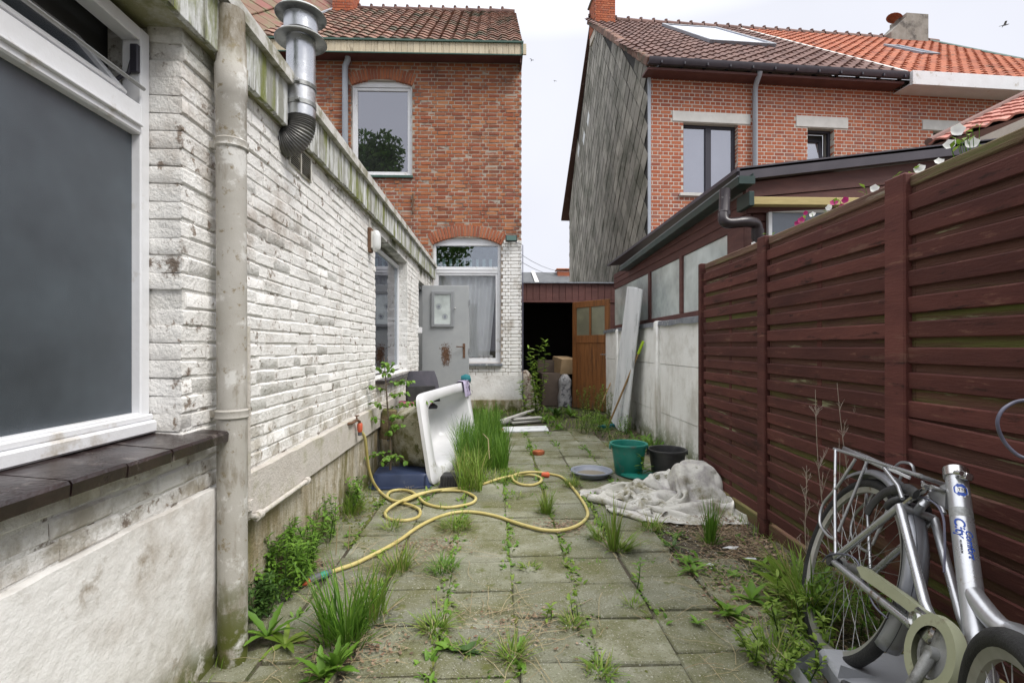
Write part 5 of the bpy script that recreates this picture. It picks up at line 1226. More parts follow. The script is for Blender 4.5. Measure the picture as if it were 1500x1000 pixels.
rm = MB(); loft(rm, [sup(cxx, cyy, A0, B0, 14, -.035), sup(cxx, cyy, A0, B0, 14, -.006), sup(cxx, cyy, A0 - .008, B0 - .008, 14, .0), sup(cxx + .02, cyy, A0 - .125, B0 - .075, 6, .0), sup(cxx + .02, cyy, A0 - .14, B0 - .088, 5.5, -.012)], False)
rm.build('rim', M['enamel'], tub, 50)
ins_ = [sup(cxx + .02, cyy, A0 - .14, B0 - .088, 5.5, -.012), sup(cxx + .02, cyy, A0 - .155, B0 - .10, 5, -.06), sup(cxx + .02, cyy, A0 - .18, B0 - .115, 4.5, -.2), sup(cxx + .02, cyy, A0 - .20, B0 - .135, 4, -.33), sup(cxx + .03, cyy, A0 - .26, B0 - .18, 3.5, -.385), sup(cxx + .03, cyy, A0 - .5, B0 - .28, 3, -.395)]
loft(MB(), ins_).build('basin', M['enamel'], tub, 60); tb = MB(); loft(tb, ins_); tb.build('basin', M['enamel'], tub, 60) if False else None
outl = [sup(cxx, cyy, A0 - .09, B0 - .07, 6, -.03), sup(cxx, cyy, A0 - .10, B0 - .08, 5, -.08), sup(cxx, cyy, A0 - .13, B0 - .10, 4.2, -.22), sup(cxx + .02, cyy, A0 - .18, B0 - .12, 4, -.345), sup(cxx + .03, cyy, A0 - .25, B0 - .17, 3.4, -.405), sup(cxx + .03, cyy, A0 - .5, B0 - .28, 3, -.415)]
mb = MB(); loft(mb, outl, True, True); mb.build('outer_shell', M['tubout'], tub, 60)
MB().lathe([(.001, .006), (.03, .006), (.034, 0)], 16, Matrix.Translation((cxx + .25, cyy, -.388))).build('drain', M['chrome'], tub, 40)
# cloth on the far top corner
vs = []; fs = []; n = 12
for j in range(14):
    t = j / 13
    for i in range(n + 1):
        u_ = i / n; yy = (t - .45) * .34
        px_ = LT - .30 + u_ * .24
        if t < .4: p = (px_, Wt + .012 - (.4 - t) * .42, .012 + .02 * math.sin(u_ * 18) + .01)
        elif t < .55: p = (px_, Wt + .016 + .006 * math.sin(u_ * 9), .012 - (t - .4) / .15 * .05)
        else: p = (px_, Wt + .012 - (t - .55) * .3, -.045 - .018 * (1 + math.sin(u_ * 14 + 1)))
        vs.append(p)
for j in range(13):
    for i in range(n): fs.append((j*(n+1)+i, j*(n+1)+i+1, (j+1)*(n+1)+i+1, (j+1)*(n+1)+i))
cl = empty('wet_cloth', m=frame3(N0, eL, eW, eN), label='lilac and dark striped cloth hanging over the far corner of the bathtub', cat='cloth')
MB().add(vs, fs).build('cloth', M['lilac'], cl, 70)
vs2 = [(x + .03 + .05 * math.sin(i * .3), y + .006, z + .008) for i, (x, y, z) in enumerate(vs)]; s2 = MB(); s2.add([vs2[k] for k in range(len(vs2))], [f for q_, f in enumerate(fs) if q_ % n in (2, 5, 9)]); s2.build('stripe', M['darkfabric'], cl, 70)
leafc = MB(); leafc.lathe([(.001, .05), (.04, .04), (.06, .0), (.05, -.05)], 10, Matrix.Translation((LT - .06, Wt + .02, 0)) @ Matrix.Scale(1, 4)).build('teal_bundle', M['teal'], cl, 60)

# blue tub, black crate, log, sapling, child's chair
def invtub(name, p, w, d, h, tw, mt, rz, lab, cat, ribs=0, e=9):
    o = empty(name, p, rz, lab, cat) if ribs else None
    mb = MB(); loft(mb, [sup(0, 0, w/2, d/2, e, .0, 40), sup(0, 0, w/2, d/2, e, .012, 40), sup(0, 0, w/2 - .01, d/2 - .01, e, .016, 40), sup(0, 0, w/2 * tw, d/2 * tw, e, h - .02, 40), sup(0, 0, w/2 * tw - .008, d/2 * tw - .008, e, h - .004, 40), sup(0, 0, w/2 * tw - .03, d/2 * tw - .03, e, h, 40)])
    ob = mb.build('body' if ribs else name, mt, o, 35)
    if not ribs: ob.location = p; ob.rotation_euler[2] = rz; tag(ob, lab, cat)
    else:
        for i in range(ribs):
            x_ = -w/2 * .8 + w * .8 * i / (ribs - 1); MB().prism([(x_, -d/2 - .002, .015), (x_ + .008, -d/2 - .002, .015), (x_ + .008, -d/2 * tw - .004, h - .01), (x_, -d/2 * tw - .004, h - .01)], (0, .012, 0)).build('rib', mt, o)
    return ob
pb = PG(584, 716); invtub('plastic_tub', (pb.x, pb.y + .16, 0), .50, .34, .115, .88, M['blueplastic'], .05, 'navy blue plastic tub upside down under the sapling, by the hose', 'tub', 2)
pb = PG(660, 716); invtub('plastic_crate', (pb.x, pb.y + .09, 0), .19, .17, .10, .85, M['blackplastic'], -.1, 'small black ribbed plastic pot upside down at the foot of the bathtub', 'crate', 8)
lg = PY(569, 625, 4.45); o = MB().lathe([(.001, -.13), (.07, -.13), (.075, 0), (.065, .12), (.05, .13), (.001, .125)], 14, Matrix.Rotation(.1, 4, 'Y')).build('log', M['log'], None, 50); o.location = (lg.x, 4.45, lg.z + .03); tag(o, 'mossy broken flower pot hanging on the post behind the sapling', 'pot')
MB().tube([(lg.x + .1, 4.5, 0), (lg.x + .09, 4.5, lg.z + .1)], .018, 8).cbox((lg.x - .02, 4.47, lg.z - .13), (lg.x + .1, 4.52, lg.z - .10), .003).build('post', M['greypvc'])
tag(bpy.data.objects['post.009'] if False else bpy.context.scene.objects[-1] if False else [x for x in COL.objects if x.parent is None and x.name.startswith('post')][-1], 'short grey post rising from the navy tub', 'post')
cs = empty('child_seat', PY(620, 588, 5.0), .3, 'dark grey padded child seat with pink tray behind the bathtub', 'seat')
mb = MB(); prof = []
for j in range(9):
    t = j / 8; prof.append([(.17 * math.copysign(abs(math.cos(a)) ** .7, math.cos(a)) * (1 - .25 * t ** 3), .05 * math.sin(a) + .10 * t - .0, .0 + .30 * t) for a in [2 * math.pi * k / 20 for k in range(20)]])
loft(mb, prof); mb.build('seat_back', M['darkfabric'], cs, 60)
MB().cbox((-.24, -.16, -.02), (.05, .02, .015), .01).tube([(-.24, -.16, .0), (-.1, -.2, .0), (.06, -.14, .0)], .014, 8).build('tray', M['pinkplastic'], cs, 40)
MB().box((-.16, -.12, .015), (.1, .1, .16)).build('harness', M['blackplastic'], cs)
MB().cbox((-.18, -.14, -.06), (.12, .12, -.022), .01).build('seat_base', M['darkfabric'], cs)

# ------------------------------------------------------------------ buckets and dish
def bucket(name, px, py, w, h, tw, mt, lab, hollow_mt=None):
    p = PG(px, py); p.y += w * tw / 2; o = empty(name, (p.x, p.y, 0), 0, lab, 'bucket'); r = w / 2; b = r * tw
    MB().lathe([(.001, .0), (b - .005, 0), (b, .006), (r - .012, h - .045), (r - .008, h - .045), (r - .006, h - .012)], 36).build('body', mt, o, 40)
    MB().lathe([(b - .006, .01), (r - .018, h - .03), (r - .012, h - .002)], 36).lathe([(.001, .012), (b - .006, .012)], 36).build('inside', mt, o, 40)
    MB().lathe([(r - .012, h - .004), (r - .006, h), (r + .006, h), (r + .009, h - .006), (r + .007, h - .016), (r - .006, h - .014)], 36).build('rim', mt, o, 60)
    for k in (-1, 1): MB().cbox((k * (r + .002), -.02, h - .05), (k * (r + .014), .02, h - .012), .003).build('handle_lug', mt, o)
bucket('bucket', 926, 699, .315, .275, .74, M['bucketgreen'], 'green plastic bucket standing on the slabs by the concrete wall')
bucket('bucket', 985, 700, .33, .225, .80, M['blackplastic'], 'black plastic bucket partly behind the crumpled tarpaulin')
p = PG(872, 705); o = MB().lathe([(.001, .006), (.10, .006), (.135, .02), (.155, .055), (.178, .058), (.182, .05), (.16, .046), (.14, .008), (.12, 0)], 40).build('dish', M['dish'], None, 50)
o.location = (p.x, p.y + .17, 0); tag(o, 'shallow grey plastic dish lying in front of the green bucket', 'dish')
MB().lathe([(.001, 0), (.134, 0)], 24).build('dirty_water', M['grit'], o).location.z = .021
p = PG(934, 698); o = MB().lathe([(.001, .03), (.10, .028), (.14, .018), (.145, .004), (.14, .0)], 30).build('lid', M['bucketgreen'], None, 50); o.location = (p.x, p.y + .02, 0.01); tag(o, 'flat green plastic lid lying between the dish and the tarpaulin', 'lid')
for px_, py_, s_, lab in ((789, 666, .055, 'broken orange flower pot piece lying alone in the middle of the slabs'), (731, 632, .05, 'orange clay lump at the edge of the tall grass'), (842, 752, 0, '')):
    if s_:
        mb = MB(); loft(mb, [[(s_ * f * math.cos(a) * (1 + .25 * math.sin(3 * a)), s_ * f * .8 * math.sin(a), z) for a in [2 * math.pi * k / 14 for k in range(14)]] for f, z in ((.9, 0), (1.05, .015), (1, .04), (.7, .05), (.5, .035))])
        o = mb.build('pot_shard', M['terracotta'], None, 40); o.location = PG(px_, py_); tag(o, lab, 'pot piece')

# ------------------------------------------------------------------ garden hose
hp = [(533, 628), (534, 640), (537, 662), (540, 684), (546, 704), (556, 719), (568, 729), (580, 734), (592, 737), (605, 741), (615, 747), (613, 756), (600, 761), (585, 762), (571, 760), (564, 753), (568, 746), (579, 738), (597, 729), (618, 722), (640, 719), (662, 718), (680, 720), (692, 725), (697, 730), (692, 736), (678, 740), (655, 743), (636, 741), (622, 736), (613, 728), (603, 720), (588, 717), (573, 719), (567, 726), (575, 733), (592, 733), (612, 725), (632, 719), (655, 716), (680, 714), (706, 709), (731, 701), (755, 696), (776, 695), (791, 699), (792, 705), (780, 710), (763, 709), (752, 703), (752, 696), (766, 692), (784, 691), (806, 694), (824, 699), (838, 713), (848, 726), (857, 740), (861, 753), (855, 763), (842, 771), (822, 776), (798, 776), (775, 771), (752, 764), (728, 756), (705, 751), (682, 749), (662, 751), (642, 757), (622, 766), (604, 777), (588, 789), (568, 801), (545, 813), (520, 825), (500, 832), (483, 838)]
hz = []
for i, (x_, y_) in enumerate(hp):
    if i < 5: hz.append(None)
    else: hz.append(.016)
tapw = annex.matrix_basis @ V((.07, tp.y + .036, tp.z - .075)); e0 = PG(*hp[5], .016)
pts = [tapw + (e0 - tapw) * t + V((0, 0, 0)) for t in (0,)]
for i in range(1, 5):
    t = i / 5; yy = tapw.y + (e0.y - tapw.y) * t; pts.append(PY(hp[i][0], hp[i][1], yy))
cross = 0
for i in range(5, len(hp)):
    z_ = .014 + (.020 if i in (17, 18, 19, 36, 37, 38, 51, 52) else 0)
    pts.append(PG(hp[i][0], hp[i][1], z_))
ho = empty('garden_hose', label='yellow garden hose coiled across the slabs from the wall tap', cat='hose')
cp = catmull(pts, 7)
MB().tube(cp, .0108, 10).build('hose', M['hose'], ho, 60)
a = PG(483, 838, .016); b = PG(436, 857, .016); d = b - a
def cyl(p, q, prof, mt, name): MB().lathe([(r_, t * (q - p).length) for r_, t in prof], 16, seg_m(p, q)).build(name, mt, ho, 40)
cyl(a - d * .05, a + d * .12, [(.001, 0), (.017, 0), (.019, .2), (.019, .8), (.017, 1), (.001, 1)], M['hosegrey'], 'collar')
cyl(a + d * .10, a + d * .33, [(.001, 0), (.0165, 0), (.018, .5), (.0165, 1), (.001, 1)], M['hosegreen'], 'connector')
cyl(a + d * .33, a + d * .66, [(.001, 0), (.0185, 0), (.020, .3), (.020, .7), (.017, 1), (.001, 1)], M['hosegrey'], 'connector_body')
cyl(a + d * .66, a + d * 1.0, [(.001, 0), (.014, 0), (.015, .3), (.010, .7), (.006, 1), (.001, 1)], M['orange'], 'nozzle')
t0 = tapw + V((0, 0, .055)); cyl(t0, tapw + V((0, 0, -.01)), [(.001, 0), (.012, 0), (.019, .15), (.019, .8), (.014, 1), (.001, 1)], M['orange'], 'tap_connector')
cyl(tapw + V((0, 0, -.012)), tapw + V((0, 0, -.035)), [(.001, 0), (.015, 0), (.015, 1), (.001, 1)], M['hosegrey'], 'collar')
c0 = PG(799, 696, .02); MB().cbox((-.035, -.022, -.012), (.035, .022, .025), .008, Matrix.Translation(c0), jit=.004).build('joint_piece', M['orange'], ho, 50)

# ------------------------------------------------------------------ crumpled tarpaulin (small cloth solver)
def tarp():
    rg = np.random.default_rng(5); nx, ny = 104, 84; LX, LY = 2.3, 1.85; sx, sy = LX / (nx - 1), LY / (ny - 1)
    u, v = np.meshgrid(np.linspace(-.5, .5, nx), np.linspace(-.5, .5, ny), indexing='ij')
    P = np.zeros((nx, ny, 3)); P[..., 0] = 1.20 + u * LX * .54 + .10 * v; P[..., 1] = 3.62 + v * LY * .56 - .10 * u
    taper = 1 - .45 * np.clip(-u * 2, 0, 1); P[..., 1] = 3.62 - .12 * u + (P[..., 1] - 3.62) * taper
    f = np.zeros((nx, ny))
    for k in range(26):
        a = rg.uniform(0, np.pi); w = rg.uniform(3, 12); f += np.sin((u * np.cos(a) + v * np.sin(a)) * w * 2 + rg.uniform(0, 6)) / w
    P[..., 2] = .55 + f * .20; P[..., :2] += rg.normal(0, .004, (nx, ny, 2)); vel = np.zeros_like(P)
    obs = [((1.40, 3.72, .05), (.17, .16, .36)), ((1.48, 3.44, .0), (.12, .14, .27)), ((1.22, 3.58, .0), (.12, .17, .27)), ((1.04, 3.74, .0), (.16, .08, .17)), ((.84, 3.70, 0), (.14, .055, .10)), ((.98, 3.52, 0), (.16, .05, .10)), ((1.15, 3.30, 0), (.22, .05, .08)), ((1.33, 3.60, .27), (.05, .09, .13)), ((1.50, 3.62, .15), (.05, .12, .19)), ((1.10, 3.60, .12), (.05, .12, .14))]
    def con(A, B, l, k):
        d = B - A; n = np.linalg.norm(d, axis=-1, keepdims=True) + 1e-9; c = d * (.5 * k * (n - l) / n); A += c; B -= c
    dg = math.hypot(sx, sy)
    for it in range(190):
        old = P.copy(); vel[..., 2] -= .0016; P += vel
        if 15 < it < 110: P[..., 0] = 1.22 + (P[..., 0] - 1.22) * .9984; P[..., 1] = 3.62 + (P[..., 1] - 3.62) * .9982
        for _ in range(7):
            for s in (0, 1):
                con(P[s:-1:2], P[s+1::2], sx, 1) if P[s:-1:2].shape == P[s+1::2].shape else con(P[s:-1:2], P[s+1::2][:P[s:-1:2].shape[0]], sx, 1)
                q = P.transpose(1, 0, 2); con(q[s:-1:2], q[s+1::2][:q[s:-1:2].shape[0]], sy, 1)
            for s in (0, 1):
                A = P[s:-1:2, :-1]; B = P[s+1::2, 1:][:A.shape[0]]; con(A, B, dg, .5); A = P[s:-1:2, 1:]; B = P[s+1::2, :-1][:A.shape[0]]; con(A, B, dg, .5)
            for s in range(0, 4):
                A = P[s:-3:4]; B = P[s+3::4][:A.shape[0]]; d = B - A; n = np.linalg.norm(d, axis=-1, keepdims=True) + 1e-9; c = d * (.5 * .5 * np.minimum(n - sx * 3 * .88, 0) / n); A += c; B -= c
                q = P.transpose(1, 0, 2); A = q[s:-3:4]; B = q[s+3::4][:A.shape[0]]; d = B - A; n = np.linalg.norm(d, axis=-1, keepdims=True) + 1e-9; c = d * (.5 * .5 * np.minimum(n - sy * 3 * .88, 0) / n); A += c; B -= c
        for (c, r_) in obs:
            q = (P - np.array(c)) / np.array(r_); n = np.linalg.norm(q, axis=-1, keepdims=True); ins = n[..., 0] < 1
            P[ins] = (np.array(c) + q / n * np.array(r_))[ins]
        onob = np.zeros((nx, ny), bool)
        for (c, r_) in obs: onob |= np.linalg.norm((P - np.array(c)) / np.array(r_), axis=-1) < 1.03
        lo = P[..., 2] < .006; P[..., 2] = np.maximum(P[..., 2], .006); P[..., 0] = np.minimum(P[..., 0], 1.575)
        vel = (P - old) * .93; vel[lo] *= .3; vel[onob] *= .35
    P[..., 0] = np.minimum(.61 + (P[..., 0] - P[..., 0].min()) * 1.17, 1.585); P[..., 2] *= 1.06
    return P, nx, ny
P, nx, ny = tarp()
fs = [(i*ny+j, (i+1)*ny+j, (i+1)*ny+j+1, i*ny+j+1) for i in range(nx - 1) for j in range(ny - 1)]
mb = MB(); mb.v = [tuple(p) for p in P.reshape(-1, 3).tolist()]; mb.f = fs
tg = mb.build('tarpaulin', M['tarp'], None, 180); tag(tg, 'dirty off-white crumpled tarpaulin heaped against the fence beside the buckets', 'tarpaulin')
sd_ = tg.modifiers.new('thick', 'SOLIDIFY'); sd_.thickness = .004; ss_ = tg.modifiers.new('smooth', 'SUBSURF'); ss_.levels = ss_.render_levels = 1

# ------------------------------------------------------------------ bicycle leaning on the fence
RC = V((1.182, 1.807, 0)); Fd = V((-.245, -.97, 0)).normalized(); Nh = V((-Fd.y, Fd.x, 0)); la = rad(19)
Ud = Nh * math.sin(la) + V((0, 0, 1)) * math.cos(la); Nd = Nh * math.cos(la) - V((0, 0, 1)) * math.sin(la)
BFm = frame3(RC, Fd, Nd, Ud); BF = Fr(m=BFm)
bike = empty('bicycle', m=BFm, label='silver city bicycle without saddle leaning against the red fence', cat='bicycle')
bh = lambda px, py, n=0: BF.hit(px, py, 1, n)
def wheel(par, c, ax_m, r=.335, name='wheel'):
    w = empty(name, m=ax_m, parent=par)
    def torus(R_, r_, n=64, k=12, fl=1):
        return MB().tube([(R_ * math.cos(2*math.pi*i/n), 0, R_ * math.sin(2*math.pi*i/n)) for i in range(n)], r_, k, closed=True)
    torus(r - .019, .020).build('tyre', M['tyre'], w, 60)
    mb = MB(); n = 64; prof = [(r - .038, -.011), (r - .032, -.013), (r - .032, .013), (r - .038, .011), (r - .052, .006), (r - .052, -.006)]
    vs = [(a * math.cos(2*math.pi*i/n), y, a * math.sin(2*math.pi*i/n)) for i in range(n) for a, y in prof]; k = len(prof)
    mb.add(vs, [(i*k+j, ((i+1) % n)*k+j, ((i+1) % n)*k+(j+1) % k, i*k+(j+1) % k) for i in range(n) for j in range(k)]); mb.build('rim', M['rimm'], w, 40)
    for i in range(36):
        a = 2 * math.pi * i / 36; s = 1 if i % 2 else -1; b = a + (.5 if (i // 2) % 2 else -.5)
        MB().tube([(.022 * math.cos(b), s * .028, .022 * math.sin(b)), ((r - .05) * math.cos(a), 0, (r - .05) * math.sin(a))], .0011, 4, caps=False).build('spoke', M['steeldull'], w)
    MB().lathe([(.001, -.055), (.008, -.055), (.010, -.035), (.024, -.032), (.024, -.026), (.014, -.02), (.014, .02), (.024, .026), (.024, .032), (.010, .035), (.008, .055), (.001, .055)], 16, Matrix.Rotation(rad(90), 4, 'X')).build('hub', M['steeldull'], w, 40)
    return w
wheel(bike, None, Matrix.Translation((0, 0, .335)))
# mudguard
mb = MB(); n = 40; Rm = .362; a0, a1 = rad(128), rad(-18); prof = [(-.033, -.020), (-.030, -.006), (-.018, .003), (0, .006), (.018, .003), (.030, -.006), (.033, -.020)]
vs = []
for i in range(n + 1):
    a = a0 + (a1 - a0) * i / n
    for y, q in prof: vs.append(((Rm + q) * math.cos(a), y, .335 + (Rm + q) * math.sin(a)))
k = len(prof); mb.add(vs, [(i*k+j, i*k+j+1, (i+1)*k+j+1, (i+1)*k+j) for i in range(n) for j in range(k - 1)]); mg_ = mb.build('mudguard', M['mudguard'], bike, 60)
sd_ = mg_.modifiers.new('thick', 'SOLIDIFY'); sd_.thickness = .0015
MB().tube([((Rm + .0072) * math.cos(a0 + (a1 - a0) * i / 30) * 1.0, -.012, .335 + (Rm + .006) * math.sin(a0 + (a1 - a0) * i / 30)) for i in range(31)], .0012, 4).build('mudguard_line', M['darkframe'], mg_)
# frame
DO = V((0, -.066, .335)); DF = V((0, .066, .335)); J = bh(1318, 741, -.05); BBn = bh(1378, 962, -.07); BB = V((BBn.x, 0, BBn.z)); Sx = bh(1400, 690, 0); 
JF = V((J.x, .05, J.z)); sb = bh(1424, 880, 0)
fr_ = MB()
cs_n = bh(1340, 918, -.05); fr_.tube([DO, cs_n, V((BB.x, -.035, BB.z))], [.011, .014, .015], 10).tube([DF, V((cs_n.x, .05, cs_n.z)), V((BB.x, .035, BB.z))], [.011, .014, .015], 10)
fr_.tube([DO, J], [.011, .011], 10).tube([DF, JF], .011, 10)
st_n = bh(1355, 884, -.045); fr_.tube([J, st_n, V((BB.x - .02, -.04, BB.z))], [.0135, .0135, .0135], 12).tube([JF, V((st_n.x, .045, st_n.z)), V((BB.x - .02, .04, BB.z))], .0125, 12)
fr_.tube([J, JF], .012, 10)
fo_ = fr_.build('rear_frame', M['silver'], bike, 50)
k0 = V((Sx.x, 0, Sx.z)); dirS = (k0 - V((sb.x, 0, sb.z))).normalized(); sbot = k0 - dirS * .60
sto = MB().tube([sbot, k0], .0265, 24).build('seat_tube', M['silver'], bike, 50)
mt = [V((sb.x, 0, sb.z)) + dirS * .0, bh(1462, 915, 0), bh(1500, 932, 0)]
m2 = mt[-1]; ht = BF.i @ V((.90, .68, .64))
MB().tube(catmull([mt[0] - V((.02, 0, -.02)), mt[1], mt[2], m2 + (ht - m2) * .5, ht], 6), .024, 16).tube([BF.i @ V((.88, .62, .52)), BF.i @ V((.91, .70, .80))], .021, 14).tube([V((BB.x, -.04, BB.z)), V((BB.x, .04, BB.z))], .024, 16).build('main_frame', M['silver'], bike, 50)
# clamp at the open top
mS = seg_m(k0 - dirS * .0, k0 + dirS, (0, -1, 0))
MB().lathe([(.0268, -.024), (.031, -.024), (.031, .004), (.0275, .006), (.0235, .004), (.0235, -.05)], 24, mS).build('seat_clamp', M['chrome'], sto, 40)
cb = MB(); mC = Matrix.Translation(k0 - dirS * .010); Rd = bh(1416, 692, 0) - k0; Rd.y = 0; Rd.normalize()
cb.tube([k0 - dirS * .01 + Rd * .028 + V((0, .02, 0)), k0 - dirS * .01 + Rd * .05 + V((0, -.018, 0))], .009, 8).tube([k0 - dirS * .01 + Rd * .03 + V((0, -.02, 0)), k0 - dirS * .01 + Rd * .055 + V((0, -.02, 0))], .0075, 8).cbox((-.004, -.012, -.014), (.030, .010, .008), .003, frame3(k0 - dirS * .01 + Rd * .026, Rd, (0, 1, 0), Rd.cross(V((0, 1, 0)))))
cb.build('clamp_bolt', M['chrome'], sto, 40)
# decals wrapped round the tube: band, badge, lettering
camL = BF.i @ CO
def ontube(h, ang, r=.0272):   # h: distance below the top along the tube; ang: around, 0 = towards the camera side
    c = k0 - dirS * h; toC = camL - c; toC = (toC - dirS * toC.dot(dirS)).normalized(); sd2 = dirS.cross(toC)
    return c + (toC * math.cos(ang) + sd2 * math.sin(ang)) * r
def wrap(h0, h1, a0, a1, mt, name, poly=None, r=.0269, n=10):
    mb = MB()
    if poly:
        pts = [ontube(h0 + (h1 - h0) * y, a0 + (a1 - a0) * x, r) for x, y in poly]; c = ontube(h0 + (h1 - h0) * .5, (a0 + a1) / 2, r + .0002)
        mb.add([c] + pts, [(0, i + 1, (i + 1) % len(pts) + 1) for i in range(len(pts))])
    else:
        vs = [ontube(h, a0 + (a1 - a0) * i / n, r) for i in range(n + 1) for h in (h0, h1)]; mb.add(vs, [(2*i, 2*i+1, 2*i+3, 2*i+2) for i in range(n)])
    return mb.build(name, mt, sto, 60)
oc = [(.5 + .5 * math.cos(a) * (1.0), .5 + .5 * math.sin(a)) for a in [math.pi / 8 + k * math.pi / 4 for k in range(8)]]
wrap(.052, .098, -.5, .95, M['stickw'], 'sticker', oc, .0268); wrap(.0545, .0955, -.42, .87, M['stickb'], 'sticker', oc, .0271); wrap(.066, .084, -.1, .55, M['stickw'], 'sticker', [(.5 + .5 * math.cos(a), .5 + .5 * math.sin(a)) for a in [k * .4488 for k in range(14)]], .02745)
wrap(.128, .155, -1.3, 1.3, M['steeldull'], 'grey_band'); wrap(.170, .29, -1.0, .55, M['silver'], 'decal_ground') if False else None
def text(body, size, h, ang, mt, name, along=True, shear=0, r=.0274):
    cu_ = bpy.data.curves.new(name, 'FONT'); cu_.body = body; cu_.size = size; cu_.shear = shear; cu_.extrude = 0; cu_.offset = size * .022; cu_.align_x = 'LEFT'; cu_.align_y = 'CENTER'
    tmp = bpy.data.objects.new('t', cu_); COL.objects.link(tmp); dg = bpy.context.evaluated_depsgraph_get(); me = bpy.data.meshes.new_from_object(tmp.evaluated_get(dg)); bpy.data.objects.remove(tmp)
    for v in me.vertices:
        x_, y_ = v.co.x, v.co.y
        p = ontube(h + x_, ang + y_ / r, r) if along else ontube(h - y_, ang + x_ / r, r)
        v.co = p
    me.name = name; me.materials.clear(); me.materials.append(mt); o = bpy.data.objects.new(name, me); COL.objects.link(o); o.parent = sto; return o
text('City', .034, .160, -.25, M['stickb'], 'lettering', True, .3); text('Comfort', .022, .196, .42, M['stickb'], 'lettering', True, .3); text('ALUMINIUM', .007, .225, -.30, M['darkframe'], 'lettering')
text('TSB', .012, .075, -.01, M['darkframe'], 'lettering', False, 0, .0277)
# suspension link between rear frame and seat tube
kA = k0 - dirS * .075
MB().tube([J + V((0, .05, 0)), bh(1352, 738, -.02), bh(1364, 728, 0)], [.013, .013, .012], 10).build('link', M['silver'], bike, 50)
pl_ = bh(1386, 707, -.012); pl2 = bh(1384, 745, -.012); pl3 = bh(1358, 722, -.012); pl4 = bh(1362, 728, -.012)
MB().prism([pl_, pl2, pl4, pl3], (0, .024, 0)).build('link_bracket', M['silver'], bike)
lk = MB()
for px_, py_ in ((1360, 712), (1342, 726), (1322, 740), (1373, 716)): q = bh(px_, py_, -.03); lk.lathe([(.001, -.016), (.008, -.016), (.009, 0), (.009, .03)], 10, Matrix.Translation(q) @ Matrix.Rotation(rad(-90), 4, 'X'))
lk.tube([bh(1342, 726, -.028), bh(1360, 712, -.028)], .008, 8).tube([bh(1322, 740, -.03), bh(1342, 726, -.03)], .009, 8).build('pivot_bolts', M['chrome'], bike, 40)
# carrier
cn = lambda px, py, n: bh(px, py, n)
c1, c2 = bh(1222, 657, -.055), bh(1350, 697, -.055); cz = (c1.z + c2.z) / 2
ca = MB(); y_ = .055
ca.tube([c1, c2], .0065, 8).tube([V((c1.x, y_, c1.z)), V((c2.x, y_, c2.z))], .0065, 8)
for t in (0, .28, .6, .98): p = c1 + (c2 - c1) * t; ca.tube([p, V((p.x, y_, p.z))], .0055, 8)
ca.cbox((c1.x, -.028, cz - .016), (c1.x + (c2.x - c1.x) * .55, -.018, cz + .004), .002).cbox((c1.x, .018, cz - .016), (c1.x + (c2.x - c1.x) * .55, .028, cz + .004), .002)
D1 = V((.01, -.066, .350))
for s in (-1, 1):
    g = lambda px, py: (lambda q: V((q.x, s * abs(q.y), q.z)))(bh(px, py, -.06))
    ca.tube([g(1224, 659), g(1223, 730), g(1224, 812)], .0062, 8)
    ca.tube(catmull([g(1253, 672), g(1227, 712), g(1206, 738), g(1201, 765), g(1212, 783), g(1224, 790)], 5), .0058, 8)
    ca.tube([g(1270, 676), g(1248, 730), g(1228, 778)], .0055, 8)
    ca.tube([g(1296, 686), g(1316, 712), g(1322, 730)], .0065, 8)
cao = ca.build('carrier', M['silver'], bike, 50)
e1, e2 = bh(1309, 686, -.02), bh(1340, 700, -.02); MB().cbox((e1.x, -.035, e2.z - .01), (e2.x, -.030, e1.z - .0), .001).build('carrier_plate', M['stickw'], cao)
pc_ = [bh(1310, 684, 0), bh(1320, 677, -.02), bh(1335, 680, -.03), bh(1340, 694, -.02)]; MB().tube(catmull(pc_, 5), .0045, 6).build('cable_loop', M['silver'], cao, 50)
# ring lock
q0 = bh(1320, 722, -.05); an = math.atan2(q0.z - .335, q0.x); lkm = MB(); rl_ = []
for i in range(15):
    a = rad(-20 + 220 * i / 14); rl_.append(V(((.335 + .0 + .052 * math.sin(a)) * math.cos(an), .055 * math.cos(a), .335 + (.335 + .052 * math.sin(a)) * math.sin(an))))
MB().tube(rl_, .011, 8).cbox((rl_[0].x - .03, rl_[0].y - .02, rl_[0].z - .03), (rl_[0].x + .02, rl_[0].y + .01, rl_[0].z + .02), .006).build('ring_lock', M['blackplastic'], bike, 50)
arc = [bh(x_, y_2, -.045) for x_, y_2 in ((1270, 752), (1278, 738), (1292, 724), (1310, 716), (1330, 716), (1342, 724))]; MB().tube(catmull(arc, 5), .0085, 8, flat=2).build('brake_arm', M['blackplastic'], bike, 50)
MB().tube(catmull([bh(1326, 722, -.03), bh(1362, 732, -.02), bh(1380, 752, -.03), bh(1384, 790, -.03), bh(1383, 838, -.03)], 5), .0032, 6).build('brake_cable', M['cable'], bike, 50)
